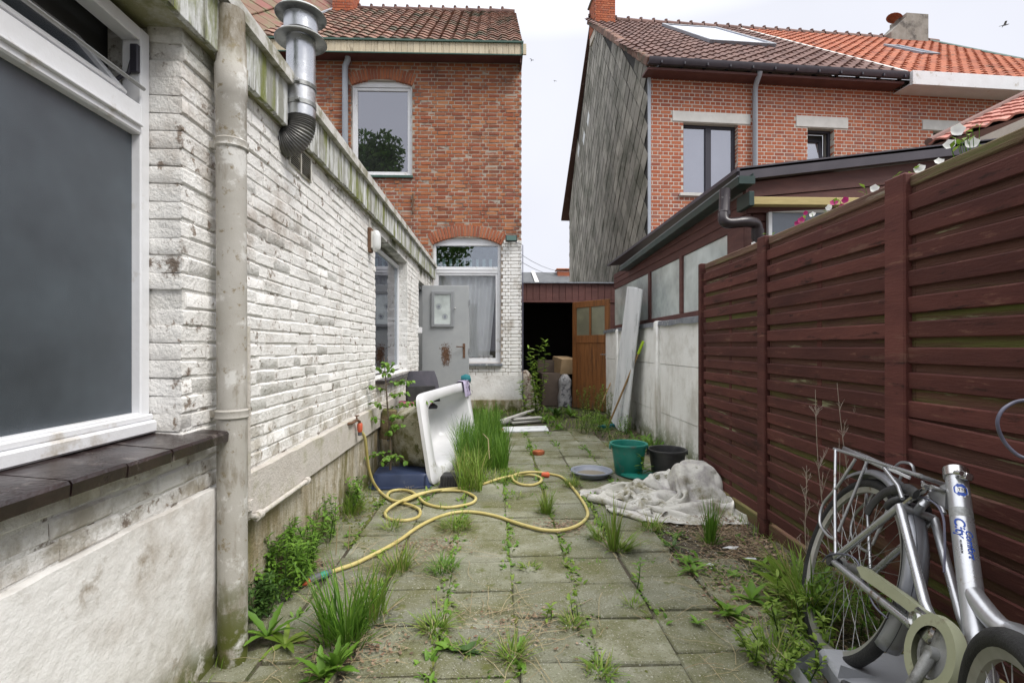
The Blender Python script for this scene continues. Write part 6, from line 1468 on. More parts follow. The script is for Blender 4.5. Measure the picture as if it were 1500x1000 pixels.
# chain guard with crank
ct, cbm = bh(1258, 832, -.07), bh(1352, 900, -.07); CC = V((BB.x, -.07, BB.z))
pts = [bh(1254, 830, -.075), bh(1262, 828, -.075), bh(1320, 868, -.075), bh(1352, 893, -.075), bh(1352, 912, -.075), bh(1318, 885, -.075), bh(1262, 846, -.075)]
MB().prism(pts, (0, .03, 0)).build('chain_guard', M['chaing'], bike)
MB().lathe([(.062, 0), (.080, -.004), (.090, .0), (.094, .012), (.090, .028), (.062, .028)], 32, Matrix.Translation(CC) @ Matrix.Rotation(rad(90), 4, 'X')).build('chain_guard_disc', M['chaing'], bike, 40)
MB().lathe([(.001, .012), (.055, .012), (.059, .016)], 30, Matrix.Translation(CC) @ Matrix.Rotation(rad(90), 4, 'X')).build('chainring', M['steeldull'], bike, 40)
cr = MB().tube([CC + V((0, -.02, 0)), CC + V((.02, -.05, -.10)), CC + V((.03, -.06, -.16))], [.014, .011, .012], 10).lathe([(.001, -.03), (.016, -.03), (.018, 0), (.018, .07)], 14, Matrix.Translation(CC) @ Matrix.Rotation(rad(-90), 4, 'X')).build('crank', M['steeldull'], bike, 40)
MB().cbox((-.045, -.10, -.012), (.045, 0, .012), .004, Matrix.Translation(CC + V((.03, -.07, -.165)))).build('pedal', M['blackplastic'], cr)
ya = bh(1350, 898, -.08); MB().cbox((ya.x - .02, -.09, ya.z - .05), (ya.x + .07, -.076, ya.z + .01), .006).lathe([(.001, -.006), (.016, -.006), (.018, .01)], 14, Matrix.Translation((ya.x, -.085, ya.z - .02)) @ Matrix.Rotation(rad(90), 4, 'X')).build('kickstand_plate', M['chrome'], bike, 40)
dp_ = MB().lathe([(.001, -.03), (.014, -.03), (.02, -.01), (.022, .01), (.001, .012)], 14, Matrix.Translation(DO) @ Matrix.Rotation(rad(90), 4, 'X')).cbox((-.03, -.07, .325), (.03, -.055, .36), .004)
dp_.build('rear_dropout', M['blackplastic'], bike, 40)
MB().tube(catmull([bh(1205, 822, -.07), bh(1215, 812, -.08), bh(1240, 812, -.08), bh(1256, 822, -.07), bh(1263, 845, -.06), bh(1280, 885, -.06), bh(1300, 905, -.05)], 5), .003, 6).build('gear_cable', M['cable'], bike, 50)
# front wheel, turned, fork, handlebar
fwc = V((1.23, -.16, .32)); mfw = Matrix.Translation(fwc) @ Matrix.Rotation(rad(-28), 4, 'Z')
inv = BF.i; mfw = inv @ (Matrix.Translation((.835, .745, .315)) @ Matrix.Rotation(rad(61), 4, 'Z'))
fwl = wheel(bike, None, mfw)
top = inv @ V((.91, .68, .84)); ax = mfw @ V((0, .06, 0)); ax2 = mfw @ V((0, -.06, 0)); crn = V((1.0, 0, .50)); crn = inv @ V((.87, .59, .72))
MB().tube([ax, crn], .012, 8).tube([ax2, crn], .012, 8).tube([crn, top], .018, 10).build('fork', M['silver'], bike, 50)
MB().tube([top, top + V((.03, 0, .12))], .013, 10).tube([top + V((.03, -.05, .12)), top + V((.03, .05, .12))], .016, 8).build('stem_clamp', M['chrome'], bike, 50)
lp_ = [inv @ PY(x_, y_2, Y_) for x_, y_2, Y_ in ((1540, 680, .92), (1506, 672, .93), (1488, 664, .94), (1470, 645, .95), (1461, 620, .95), (1468, 601, .95), (1484, 590, .95), (1502, 586, .94), (1540, 584, .92))]
MB().tube(catmull(lp_, 6), .0034, 8).build('brake_cable', M['cable'], bike, 50)
# grey plastic cover on the ground
cv_ = empty('plastic_cover', PG(1262, 994, .05), rad(-10), 'grey bent plastic cover lying on the ground under the bicycle', 'cover')
MB().cbox((-.09, -.20, -.05), (.30, .10, .035), .012, jit=.006).build('cover_top', M['greybox'], cv_, 40)
MB().add([(-.10, -.2, -.05), (-.19, -.17, -.03), (-.20, .04, -.03), (-.10, .10, -.05), (-.095, -.2, .02), (-.18, -.16, .015), (-.19, .03, .02), (-.095, .10, .03)], [(0, 1, 5, 4), (1, 2, 6, 5), (2, 3, 7, 6), (0, 3, 2, 1)]).add([(-.10, -.06, .032), (-.09, -.06, .075), (.02, -.05, .04)], [(0, 1, 2)]).build('cover_flap', M['greybox'], cv_)

# ------------------------------------------------------------------ petunias on the neighbour's side of the fence
def flower(mb, c, r, n, rr):
    n = V(n).normalized(); a = n.orthogonal().normalized(); b = n.cross(a); vs = [c - n * r * .5]; k = 15
    for i in range(k):
        t = 2 * math.pi * i / k; f = r * (1 + .10 * math.cos(5 * t)); vs.append(c + (a * math.cos(t) + b * math.sin(t)) * f + n * r * .12 * math.cos(10 * t))
    mb.add(vs, [(0, i + 1, (i + 1) % k + 1) for i in range(k)])
def leafq(mb, c, d, n, l, w):
    d = V(d).normalized(); s = d.cross(V(n)).normalized(); u = s.cross(d)
    mb.add([c, c + d * l * .45 + s * w / 2 + u * w * .12, c + d * l - u * l * .12, c + d * l * .45 - s * w / 2 + u * w * .12, c + d * l * .45], [(0, 1, 4), (1, 2, 4), (2, 3, 4), (3, 0, 4)])
rr = random.Random(9)
groups = [((1410, 200), [(1403, 190, 'w', .028), (1391, 211, 'w', .024), (1424, 209, 'w', .026), (1376, 236, 'w', .02)], 1.74, 'white petunias with bright leaves at the top of the fence near the right edge'),
          ((1340, 252), [(1347, 247, 'w', .024)], 1.70, 'single white petunia beside the tall middle fence post'),
          ((1275, 278), [(1281, 276, 'w', .022)], 1.70, 'pale petunia flower peeping over the middle of the fence'),
          ((1225, 300), [(1222, 296, 'm', .024), (1238, 293, 'm', .02), (1214, 304, 'w', .02), (1233, 302, 'm', .016)], 1.72, 'magenta and white petunias over the fence under the yellow beam'),
          ((1185, 318), [(1174, 322, 'm', .024), (1190, 314, 'w', .02), (1180, 312, 'm', .016), (1168, 327, 'm', .02)], 1.72, 'dark magenta petunias over the fence, left of the other magenta ones'),
          ((1130, 345), [(1104, 357, 'w', .018), (1119, 350, 'w', .012)], 1.70, 'small green leaves and a white bud by the second fence post')]
for (cp_, fl_, X_, lab) in groups:
    base = PX(cp_[0], cp_[1], X_); o = empty('petunia', (0, 0, 0), 0, lab, 'flowers', 'petunias along the fence top')
    lf = MB(); stm = MB()
    for i in range(22):
        c = V((X_ + rr.uniform(-.03, .05), base.y + rr.gauss(0, .05), base.z + rr.uniform(-.10, .012))); leafq(lf, c, (rr.gauss(0, 1), rr.gauss(0, 1), rr.uniform(0, 1)), (0, 0, 1), rr.uniform(.02, .04), .018)
        stm.tube([c, V((X_ + .06, base.y, 1.62))], .0015, 4)
    lf.build('leaves', M['leafyel'], o)['kind'] = 'stuff'; stm.build('stems', M['leaf'], o)['kind'] = 'stuff'
    for fx, fy2, k, r_ in fl_:
        c = PX(fx, fy2, X_); mb = MB(); flower(mb, c, r_ * .8, V((-1, -1.2, .3)) + V((rr.uniform(-.5, .5), rr.uniform(-.5, .5), rr.uniform(-.3, .5))), rr); mb.build('flower', M['petw' if k == 'w' else 'petm'], o, 60)
for i, (ya_, yb_) in enumerate(((1.25, 1.85), (1.95, 2.6), (2.75, 3.3))):
    o = MB().cbox((1.70, ya_, 1.48), (1.86, yb_, 1.64), .01).build('planter', M['purplewood'], None, 30); tag(o, ('near', 'middle', 'far')[i] + ' planter box hung behind the fence, holding the petunias', 'planter', 'planters behind the fence')
    MB().box((1.72, ya_ + .02, 1.641), (1.84, yb_ - .02, 1.645)).build('potting_soil', M['soil'], o)
# ------------------------------------------------------------------ plants
rr = random.Random(21)
def blade(mb, base, h, w, az, lean, curve, seg=5, fold=0):
    d = V((math.cos(az), math.sin(az), 0)); s = V((-d.y, d.x, 0)); p = V(base); ang = lean; vs = []; st = h / seg
    for i in range(seg + 1):
        t = i / seg; ww = w * (1 - t ** 2.2) * (.65 + .35 * min(1, t * 4)) + .0003
        vs += [p - s * ww / 2, p + s * ww / 2]
        p = p + (d * math.sin(ang) + V((0, 0, math.cos(ang)))) * st; ang += curve / seg
        if p.z < .003: p.z = .003 + .002 * rr.random()
    mb.add(vs, [(2*i, 2*i+1, 2*i+3, 2*i+2) for i in range(seg)])
def tuft_mb(mb, c, n, h, spread, w, lean=(.0, .6), curve=(.3, 1.3), az=None):
    for _ in range(n):
        a = rr.uniform(0, 6.283); r_ = spread * math.sqrt(rr.random()); b = V(c) + V((r_ * math.cos(a), r_ * math.sin(a), 0))
        az_ = rr.gauss(az, .8) if az is not None else a + rr.gauss(0, .7)
        blade(mb, b, h * rr.uniform(.45, 1.08), w * rr.uniform(.7, 1.3), az_, rr.uniform(*lean), rr.uniform(*curve))
def tuft(px, py, n, h, spread, w, lab, mt='grass', lean=(0, .6), curve=(.3, 1.3), dead=0, az=None, cat='grass tuft', name='grass_tuft', grp='grass tufts in the paving'):
    n = int(n * 1.7); w *= .82; dead = max(dead, n // 9)
    c = PG(px, py); mb = MB(); tuft_mb(mb, (0, 0, 0), n, h, spread, w, lean, curve, az)
    tuft_mb(mb, (0, 0, 0), n // 2, h * .45, spread * 1.4, w, (.3, 1.2), (.1, .9), az)
    o = mb.build(name, M[mt]); o.location = (c.x, c.y, 0.0); tag(o, lab, cat, grp)
    if dead:
        mb = MB(); tuft_mb(mb, (0, 0, 0), dead, h * .55, spread * 1.3, w * .7, (.7, 1.4), (.2, .8)); mb.build('dry_blades', M['straw'], o)
    return o
T = tuft
T(800, 752, 75, .20, .035, .0045, 'bright fine grass tuft inside the big hose bend', curve=(.2, 1.0), lean=(0, .5), dead=12)
T(899, 806, 34, .30, .020, .009, 'upright broad bladed grass tuft left of the tarpaulin front', lean=(0, .25), curve=(.05, .5), dead=12)
T(912, 805, 36, .18, .03, .006, 'low splayed grass fan at the foot of the upright tuft before the tarpaulin', lean=(.7, 1.2), curve=(0, .5), az=-.4)
T(878, 790, 26, .14, .03, .007, 'short leafy grass just left of the upright broad bladed tuft', lean=(.4, 1), curve=(.1, .7), az=2.8)
T(1040, 796, 46, .26, .03, .008, 'dark upright iris like grass clump in front of the tarpaulin', 'grassdk', lean=(0, .3), curve=(.05, .5), dead=10)
T(503, 940, 80, .34, .07, .010, 'largest broad bladed grass clump at the lower left of the paving', 'grassdk', lean=(.05, .55), curve=(.1, 1.1), dead=30)
T(545, 905, 34, .27, .05, .008, 'tall thin grass beside the largest clump at the lower left', lean=(0, .4), curve=(.1, .9))
T(583, 835, 46, .17, .05, .006, 'medium grass tuft between the hose and the lower left clump', curve=(.3, 1.2), dead=14)
T(648, 835, 60, .10, .06, .005, 'dark low grass patch grown over a slab corner beside the hose bend', 'grassdk', lean=(.2, 1.1), dead=26)
T(752, 962, 42, .12, .035, .005, 'loose low grass tuft in the nearest middle joint', lean=(.3, 1.2), curve=(.1, .8), dead=8)
T(690, 950, 22, .06, .05, .006, 'tiny clover like tuft at the bottom edge of the middle slabs', lean=(.6, 1.3))
T(636, 922, 40, .12, .04, .006, 'yellow green tuft left of the middle joint, near the bottom', lean=(.3, 1.1), dead=12)
T(838, 915, 30, .085, .035, .005, 'small tuft in the third joint near the bottom', lean=(.3, 1.1), dead=5)
T(880, 985, 26, .09, .04, .006, 'small tuft at the bottom edge right of the middle', lean=(.3, 1.1))
T(838, 712, 60, .13, .05, .005, 'fuzzy grass tuft where the hose passes under the tarpaulin tip', lean=(.1, .9), dead=6)
T(776, 832, 22, .06, .04, .006, 'small flat star shaped tuft on a slab beside the middle joint', lean=(1.0, 1.4), curve=(0, .2))
T(928, 888, 24, .07, .03, .004, 'tiny spiky tuft on the right joint near the lower middle', lean=(.3, 1.2))
T(668, 772, 80, .12, .08, .005, 'brownish grass patch under the long arc of the hose', 'grass', lean=(.2, 1.1), dead=60)
T(752, 727, 34, .07, .07, .005, 'low flat grass running along a slab edge near the small hose ring', lean=(.6, 1.3))
T(516, 752, 60, .20, .06, .006, 'wild grass by the plinth behind the bush', lean=(0, .8), dead=30)
T(533, 690, 26, .42, .03, .006, 'tall thin grass stems against the plinth below the wall tap', lean=(0, .12), curve=(0, .3))
T(575, 775, 26, .13, .05, .005, 'sparse grass inside the left hose loops', lean=(.2, 1.0), dead=16)
T(650, 745, 16, .07, .04, .005, 'few low blades inside the wide hose loop', lean=(.3, 1.2), dead=8)
T(1185, 905, 90, .34, .05, .008, 'long arching grass clump left of the bicycle rear wheel', 'grass', lean=(.1, .7), curve=(.4, 1.5), dead=25, az=None)
T(1162, 855, 40, .22, .05, .010, 'broad leaved grass between the fence and the rear wheel', lean=(.2, .9), curve=(.2, 1.0), dead=10)
T(1135, 965, 46, .14, .06, .006, 'bright fine weeds beside the grey plastic cover', lean=(.1, 1.0), dead=10)
T(1240, 880, 70, .26, .10, .005, 'mixed grass growing through the bicycle rear wheel', lean=(.1, .8), dead=60)
T(955, 775, 34, .12, .05, .007, 'low weeds along the front edge of the tarpaulin', lean=(.3, 1.1), dead=10)
T(1300, 930, 50, .22, .12, .006, 'grass under the bicycle crank', lean=(.1, .9), dead=50)
T(905, 655, 50, .17, .12, .006, 'shaggy grass mixed with straw left of the green bucket', lean=(.1, 1.1), dead=60)
T(955, 655, 40, .20, .10, .006, 'dark grass against the concrete wall behind the green bucket', 'grassdk', lean=(.0, .9), dead=40)
T(1018, 690, 18, .16, .05, .006, 'few blades behind the black bucket', lean=(0, .5))
T(912, 690, 26, .10, .05, .007, 'leafy weeds between the dish and the green bucket', lean=(.1, .9))
T(575, 600, 1, .05, .01, .004, 'single blade below the kitchen window') if False else None
# big green clump beside the bathtub
gc = empty('grass_clump', label='dense tall dark green grass clump beside the bathtub', cat='grass clump'); mb = MB(); m2 = MB()
for i in range(2100):
    t = rr.random(); px_ = 670 + 74 * rr.random() ** 1; py_ = 628 + 62 * rr.random(); 
    c = PG(px_ if py_ > 650 else 682 + 50 * rr.random(), py_); hh = .46 if px_ < 715 else .34
    blade(mb, (c.x, c.y, 0), hh * rr.uniform(.5, 1.05), rr.uniform(.005, .010), rr.uniform(0, 6.28), rr.uniform(0, .30), rr.uniform(0, .8))
mb.build('blades', M['grassdk'], gc)['kind'] = 'stuff'
for i in range(60):
    c = PG(670 + 70 * rr.random(), 650 + 42 * rr.random()); blade(m2, (c.x, c.y, 0), rr.uniform(.1, .3), .004, rr.uniform(0, 6.28), rr.uniform(.3, 1.1), .8)
m2.tube([PG(700, 688) , PG(706, 660, .1), PG(707, 650, .2) + V((0, 0, .1)), PG(715, 660, .25) + V((0, 0, .1)), PG(717, 672, .2)], .004, 5)
m2.build('dry_blades', M['straw'], gc)['kind'] = 'stuff'
gc = empty('grass_clump', label='lighter arching grass clump in front of the tall one, over the hose', cat='grass clump'); mb = MB()
for i in range(420):
    c = PG(672 + 34 * rr.random(), 690 + 32 * rr.random()); blade(mb, (c.x, c.y, 0), .34 * rr.uniform(.4, 1.05), rr.uniform(.005, .009), rr.uniform(0, 6.28), rr.uniform(0, .45), rr.uniform(.1, 1.1))
mb.build('blades', M['grass'], gc)['kind'] = 'stuff'
gc = empty('weed_strip', label='low creeping weeds along the slab edge right of the tall grass', cat='weeds'); mb = MB()
for i in range(420):
    c = PG(690 + 75 * rr.random() + 0, 690 + 20 * rr.random()); blade(mb, (c.x, c.y, 0), rr.uniform(.03, .10), rr.uniform(.004, .009), rr.uniform(0, 6.28), rr.uniform(.3, 1.3), .5, 3)
mb.build('blades', M['grass'], gc)['kind'] = 'stuff'

def leaf(mb, c, d, n, l, w, curl=.2, teeth=0):
    """a leaf of several faces with a raised midrib fold; teeth makes a lobed outline"""
    d = V(d).normalized(); s = d.cross(V(n)); s = s.normalized() if s.length > 1e-4 else d.orthogonal(); u = s.cross(d); k = 4 if not teeth else teeth * 2
    vs = []
    for i in range(k + 1):
        t = i / k; ww = w * .5 * math.sin(math.pi * min(1, t * .92 + .06)) ** .8
        if teeth and i % 2 == 0: ww *= .72
        p = V(c) + d * l * t - u * l * curl * t * t; vs += [p - s * ww + u * ww * .35, p, p + s * ww + u * ww * .35]
    mb.add(vs, [(3*i+a, 3*i+a+1, 3*i+a+4, 3*i+a+3) for i in range(k) for a in (0, 1)])
def rosette(px, py, n, l, w, lab, mt='leaf', teeth=0, up=.5, name='weed', cat='weed', X=None):
    c = PG(px, py); mb = MB()
    for i in range(n):
        a = 6.283 * i / n + rr.uniform(-.4, .4); e = rr.uniform(up * .3, up * 1.5)
        d = V((math.cos(a) * math.cos(e), math.sin(a) * math.cos(e), math.sin(e))); leaf(mb, (0, 0, .004), d, (0, 0, 1), l * rr.uniform(.6, 1.1), w * rr.uniform(.7, 1.1), rr.uniform(.1, .5), teeth)
    o = mb.build(name, M[mt], None, 60); o.location = (c.x, c.y, 0); return tag(o, lab, cat, 'broad leaved weeds between the slabs')
rosette(492, 985, 20, .115, .030, 'large dandelion rosette with toothed leaves at the bottom left', 'leaf', 6, 1.3)
rosette(470, 996, 12, .11, .030, 'second dandelion rosette cut by the bottom left edge', 'leaf', 4, .8)
rosette(392, 935, 9, .15, .035, 'dandelion with long leaves at the foot of the thick downpipe', 'leaf', 4, .7)
rosette(418, 945, 8, .10, .03, 'small low weed right of the downpipe dandelion', 'leafyel', 0, .5)
rosette(815, 612, 16, .26, .07, 'broad dock leaves in front of the shed doorway', 'leafdk', 0, .9)
rosette(835, 610, 12, .22, .06, 'leafy dock plant before the wooden door', 'leaf', 0, .8)
rosette(800, 618, 10, .18, .05, 'low dock leaves under the green shrub', 'leaf', 0, .6)
rosette(1158, 880, 9, .20, .085, 'large round leaved plant left of the rear wheel', 'leafyel', 0, .7)
rosette(1140, 845, 8, .15, .05, 'light green plant by the fence foot', 'leafyel', 0, .8)
rosette(1015, 838, 14, .09, .02, 'feathery weed on the last slab before the litter', 'leaf', 3, .6)
rosette(985, 803, 10, .09, .02, 'feathery low weed in front of the tarpaulin fold', 'leafdk', 3, .7)
rosette(1012, 825, 8, .08, .03, 'small leafy herb right of the feathery weed', 'leaf', 0, .5)
rosette(1075, 905, 10, .09, .03, 'weed patch in the litter, lower right of the slabs', 'leaf', 0, .8)
rosette(1022, 915, 8, .05, .015, 'tiny weed on the slab edge, lower right', 'leaf', 0, .6)
rosette(655, 950, 9, .06, .03, 'round leaved seedling at the bottom of the paving, left of middle', 'leaf', 0, .5)
rosette(683, 955, 9, .06, .03, 'seedling patch right beside the round leaved one', 'leafdk', 0, .5)
rosette(556, 812, 7, .07, .03, 'small leaves touching the hose near its nozzle', 'leafyel', 0, .5)
rosette(1060, 900, 8, .07, .025, 'little weed at the edge of the bare soil', 'leafyel', 0, .8)
rosette(1100, 880, 10, .10, .03, 'leafy weed in the soil toward the bicycle', 'leaf', 0, .8)
def herb(px, py, h, n, l, w, lab, mt='leaf', stems=1, lean=.1, cat='weed', name='upright_weed', spread=.02, X=None, z=0, thick=.0025, whorl=3, sway=.04):
    c = PG(px, py) if X is None else V(X); o = empty(name, (c.x, c.y, z), 0, lab, cat); sm_ = MB(); lm = MB()
    for k in range(stems):
        a = rr.uniform(0, 6.28); b = V((spread * math.cos(a) * (k > 0), spread * math.sin(a) * (k > 0), 0)); tip = b + V((rr.uniform(-lean, lean) * h, rr.uniform(-lean, lean) * h, h * rr.uniform(.75, 1) if k else h))
        pts = [b + (tip - b) * t + V((sway * h * math.sin(t * 3 + k), sway * h * math.cos(t * 2.4 + k), 0)) for t in [i / 6 for i in range(7)]]
        sm_.tube(pts, [thick * (1.2 - .8 * i / 6) for i in range(7)], 6)
        for i in range(n):
            t = (i + 1) / n; q = t * 5.99; j = int(q); p = pts[j] + (pts[j + 1] - pts[j]) * (q - j)
            for g in range(whorl):
                aa = rr.uniform(0, 6.28); e = rr.uniform(-.1, .9); d = V((math.cos(aa) * math.cos(e), math.sin(aa) * math.cos(e), math.sin(e))); leaf(lm, p + d * .006, d, (0, 0, 1), l * rr.uniform(.6, 1.1), w * rr.uniform(.7, 1.1), .25)
    sm_.build('stem', M['leafdk'], o, 60); lo2 = lm.build('leaves', M[mt], o, 60)
    if len(lm.v) > 1500: lo2['kind'] = 'stuff'
    return o
herb(934, 862, .13, 5, .035, .012, 'small upright weed in the joint right of the lower middle', whorl=4)
herb(940, 700, .17, 5, .09, .03, 'upright weed with long leaves against the green bucket', 'leaf', 1)
herb(790, 606, 1.20, 17, .11, .048, 'light green leafy shrub growing in front of the shed doorway', 'leafyel', 4, .09, 'shrub', 'shrub', .07, thick=.006, whorl=3, sway=.02)
herb(775, 608, .62, 12, .10, .045, 'lower leafy side shoot left of the doorway shrub', 'leafyel', 3, .25, 'shrub', 'shrub', .08, thick=.004, whorl=2)
herb(878, 612, .50, 16, .045, .018, 'bushy light green weed at the foot of the wooden door', 'leafyel', 16, .35, 'weed', 'weed_bush', .22, whorl=3)
herb(868, 632, .28, 12, .04, .015, 'lower yellow green weed spreading before the wooden door', 'leafyel', 14, .5, 'weed', 'weed_bush', .20, whorl=3)
herb(900, 640, .24, 10, .04, .015, 'weed mat at the foot of the leaning boards', 'leaf', 12, .5, 'weed', 'weed_bush', .22, whorl=3)
herb(402, 868, .27, 15, .035, .013, 'bushy green weed against the plinth, right of the thick downpipe', 'leaf', 22, .35, 'weed', 'weed_bush', .10, whorl=3)
herb(428, 842, .26, 15, .035, .013, 'bushier middle of the weed row along the plinth, behind the hose nozzle', 'leaf', 24, .35, 'weed', 'weed_bush', .10, whorl=3)
herb(376, 900, .15, 12, .03, .012, 'dark low weed wedged between downpipe and plinth', 'leafdk', 12, .4, 'weed', 'weed_bush', .05, whorl=3)
herb(462, 790, .24, 12, .035, .013, 'thinner weed further along the plinth', 'leaf', 12, .35, 'weed', 'weed_bush', .09, whorl=3)
herb(512, 745, .20, 12, .04, .016, 'green weed at the plinth near the navy tub', 'leaf', 12, .35, 'weed', 'weed_bush', .08, whorl=3)
herb(1172, 930, .18, 9, .04, .014, 'fresh weeds in front of the rear wheel', 'leafyel', 9, .4, 'weed', 'weed_bush', .09, whorl=3)
herb(1262, 935, .22, 10, .04, .014, 'weeds growing between the spokes of the rear wheel', 'leaf', 10, .4, 'weed', 'weed_bush', .12, whorl=3)
herb(1150, 975, .10, 8, .03, .012, 'yellow green weeds beside the plastic cover', 'leafyel', 12, .6, 'weed', 'weed_bush', .10, whorl=3)
herb(846, 905, .06, 5, .02, .01, 'tiny double sprout in the third joint', 'leafyel', 2, .3, whorl=2, spread=.03)
herb(807, 910, .06, 5, .03, .014, 'tiny yellow sprout in the middle of the near slabs', 'leafyel', 2, .3, whorl=2, spread=.03)
herb(115, 645, .035, 2, .018, .009, 'tiny seedling sprouting from the dark window sill tiles', 'leaf', 1, .1, 'weed', X=AX.m @ (AX.hit(115, 655, 2, .834) * 1), z=.834, thick=.0006, whorl=2)
# birch sapling
bs_ = empty('birch_sapling', (PG(578, 700).x, 4.12, .11), 0, 'young birch sapling with drooping leafy twigs between wall and bathtub', 'tree')
k = MB(); lv = MB(); tipz = 1.12 - 25 / FPX * 4.15 - .11 + .06
trk = [V((0, 0, -.11)), V((.0, .01, .25)), V((-.02, .0, .5)), V((-.035, 0, .72)), V((-.05, 0, tipz))]; k.tube(catmull(trk, 4), [.010 - .007 * i / 16 for i in range(17)], 8)
def twig(p, d, l, n, sz=.036, droop=.5):
    pts = [p]; dd = V(d).normalized()
    for i in range(6): pts.append(pts[-1] + dd * l / 6); dd = (dd + V((0, 0, -droop / 6))).normalized()
    k.tube(pts, [.0035 - .0025 * i / 6 for i in range(7)], 5)
    for i in range(n):
        q = rr.uniform(.8, 6) ; j = min(5, int(q)); c = pts[j] + (pts[j+1] - pts[j]) * (q - j); a = rr.uniform(0, 6.28); e = rr.uniform(-1.2, .2)
        d2 = V((math.cos(a) * math.cos(e), math.sin(a) * math.cos(e), math.sin(e))); leaf(lv, c + d2 * .008, d2, V((rr.uniform(-.5, .5), -.6, 1)), sz * rr.uniform(.7, 1.2), sz * .8, .2)
for z_, dx, dy, l, n in ((.78, -.3, .1, .12, 12), (.78, .25, -.2, .16, 16), (.70, .9, -.1, .22, 22), (.66, -.8, -.2, .16, 14), (.60, .7, -.4, .20, 18), (.52, -1, -.1, .26, 20), (.50, .9, .1, .34, 30), (.42, .5, -.5, .22, 24), (.40, -.9, -.2, .24, 20), (.34, .6, -.3, .16, 20), (.30, .1, -.6, .14, 16), (.84, .05, 0, .10, 10), (.15, -.5, -.6, .22, 20), (.13, .5, -.6, .26, 22), (.12, -.1, -.8, .2, 16)):
    t = z_ / trk[-1].z; base = V((-.04 * t, 0, min(z_, trk[-1].z))); twig(base, (dx, dy, .35 if z_ > .2 else .15), l, n)
k.build('trunk', M['bark'], bs_, 60); lv.build('leaves', M['leaf'], bs_, 60)['kind'] = 'stuff'
# dry seed stalks by the rear wheel and standing out of the soil
def stalk(px, py, top, n, h, lab, seed, Yb=2.15):
    r3 = random.Random(seed); p0 = PY(px, py, Yb); p0.z = 0; p1 = PY(top[0], top[1], Yb); o = MB()
    main = [p0 + (p1 - p0) * t + V((.02 * math.sin(t * 4 + seed), .02 * math.cos(t * 3), 0)) for t in [i / 8 for i in range(9)]]; o.tube(main, [.0028 - .0018 * i / 8 for i in range(9)], 5)
    for i in range(n):
        t = r3.uniform(.35, .97); j = int(t * 8); c = main[j]; d = V((r3.uniform(-.6, .6), r3.uniform(-.3, .3), 1)).normalized() * r3.uniform(.06, .18) * (1.2 - t)
        o.tube([c, c + d * .5 + V((0, 0, .005)), c + d], [.0015, .0012, .0007], 4)
        for g in range(3): e = c + d * r3.uniform(.3, 1); o.tube([e, e + V((r3.uniform(-.02, .02), r3.uniform(-.02, .02), .022))], .0008, 3)
    return tag(o.build('dry_stalk', M['deadstalk']), lab, 'dry plant', 'dry seed stalks by the fence')
stalk(1262, 900, (1228, 560), 16, 0, 'tallest dry seed stalk rising behind the rear carrier, leaning left', 1)
stalk(1225, 900, (1192, 570), 16, 0, 'dry stalk left of the tallest one, in front of the fence', 2)
stalk(1255, 900, (1243, 575), 14, 0, 'dry stalk just right of the tallest one', 5)
stalk(1200, 860, (1173, 680), 12, 0, 'short dry stalk at the left of the rear wheel', 3, 2.1)
stalk(1236, 900, (1218, 640), 10, 0, 'thin dry stalk between the taller ones', 4)
for i, (a, b, lab) in enumerate((((492, 812), (494, 772), 'dry stem sticking up from the joint near the plinth'), ((510, 805), (512, 770), 'second dry stem right of the first near the plinth'))):
    p = PG(*a); tag(MB().tube([p, PY(b[0], b[1], p.y)], .003, 5).build('dead_weed', M['straw']), lab, 'dry plant')

# small weeds in the joints, straw, litter and grit: nobody could count them
jw = MB(); jy = MB()
def sprig(mb, c, s):
    for _ in range(rr.randint(4, 9)):
        a = rr.uniform(0, 6.28); e = rr.uniform(.1, 1.2); d = V((math.cos(a) * math.cos(e), math.sin(a) * math.cos(e), math.sin(e)))
        p = V(c) + V((rr.gauss(0, s * .5), rr.gauss(0, s * .6), 0)); leaf(mb, p, d, (0, 0, 1), s * rr.uniform(.5, 1.2), s * .4, .3)
for jx, dens in ((.065, 1.3), (.365, 1.1), (-.235, .9), (.665, .35), (-.535, .3), (-.835, .3), (.965, .3)):
    y = .9
    while y < 6.6:
        q = mnoise.noise(V((jx * 7, y * 1.6, 3)))
        if q + .28 * dens > .02 + rr.uniform(-.1, .25): sprig(jw if rr.random() < .6 else jy, (jx + rr.gauss(0, .008), y, -.006), rr.uniform(.014, .044) * (1.25 if q > .2 else 1))
        y += .030
for _ in range(420):
    x_, y = rr.uniform(-.9, 1.5), rr.uniform(1.1, 6.6); y = .35 + round((y - .35) / .3) * .3 + .15 + rr.gauss(0, .01)
    if mnoise.noise(V((x_ * 1.4, y, 9))) > .05: sprig(jw, (x_, y, -.006), rr.uniform(.010, .024))
a_ = jw.build('joint_weeds', M['leaf'], None, 60); tag(a_, 'small green weeds growing in the joints of the paving', 'weeds', kind='stuff')
a_ = jy.build('joint_weeds', M['leafyel'], None, 60); tag(a_, 'yellow green seedlings scattered along the paving joints', 'weeds', kind='stuff')
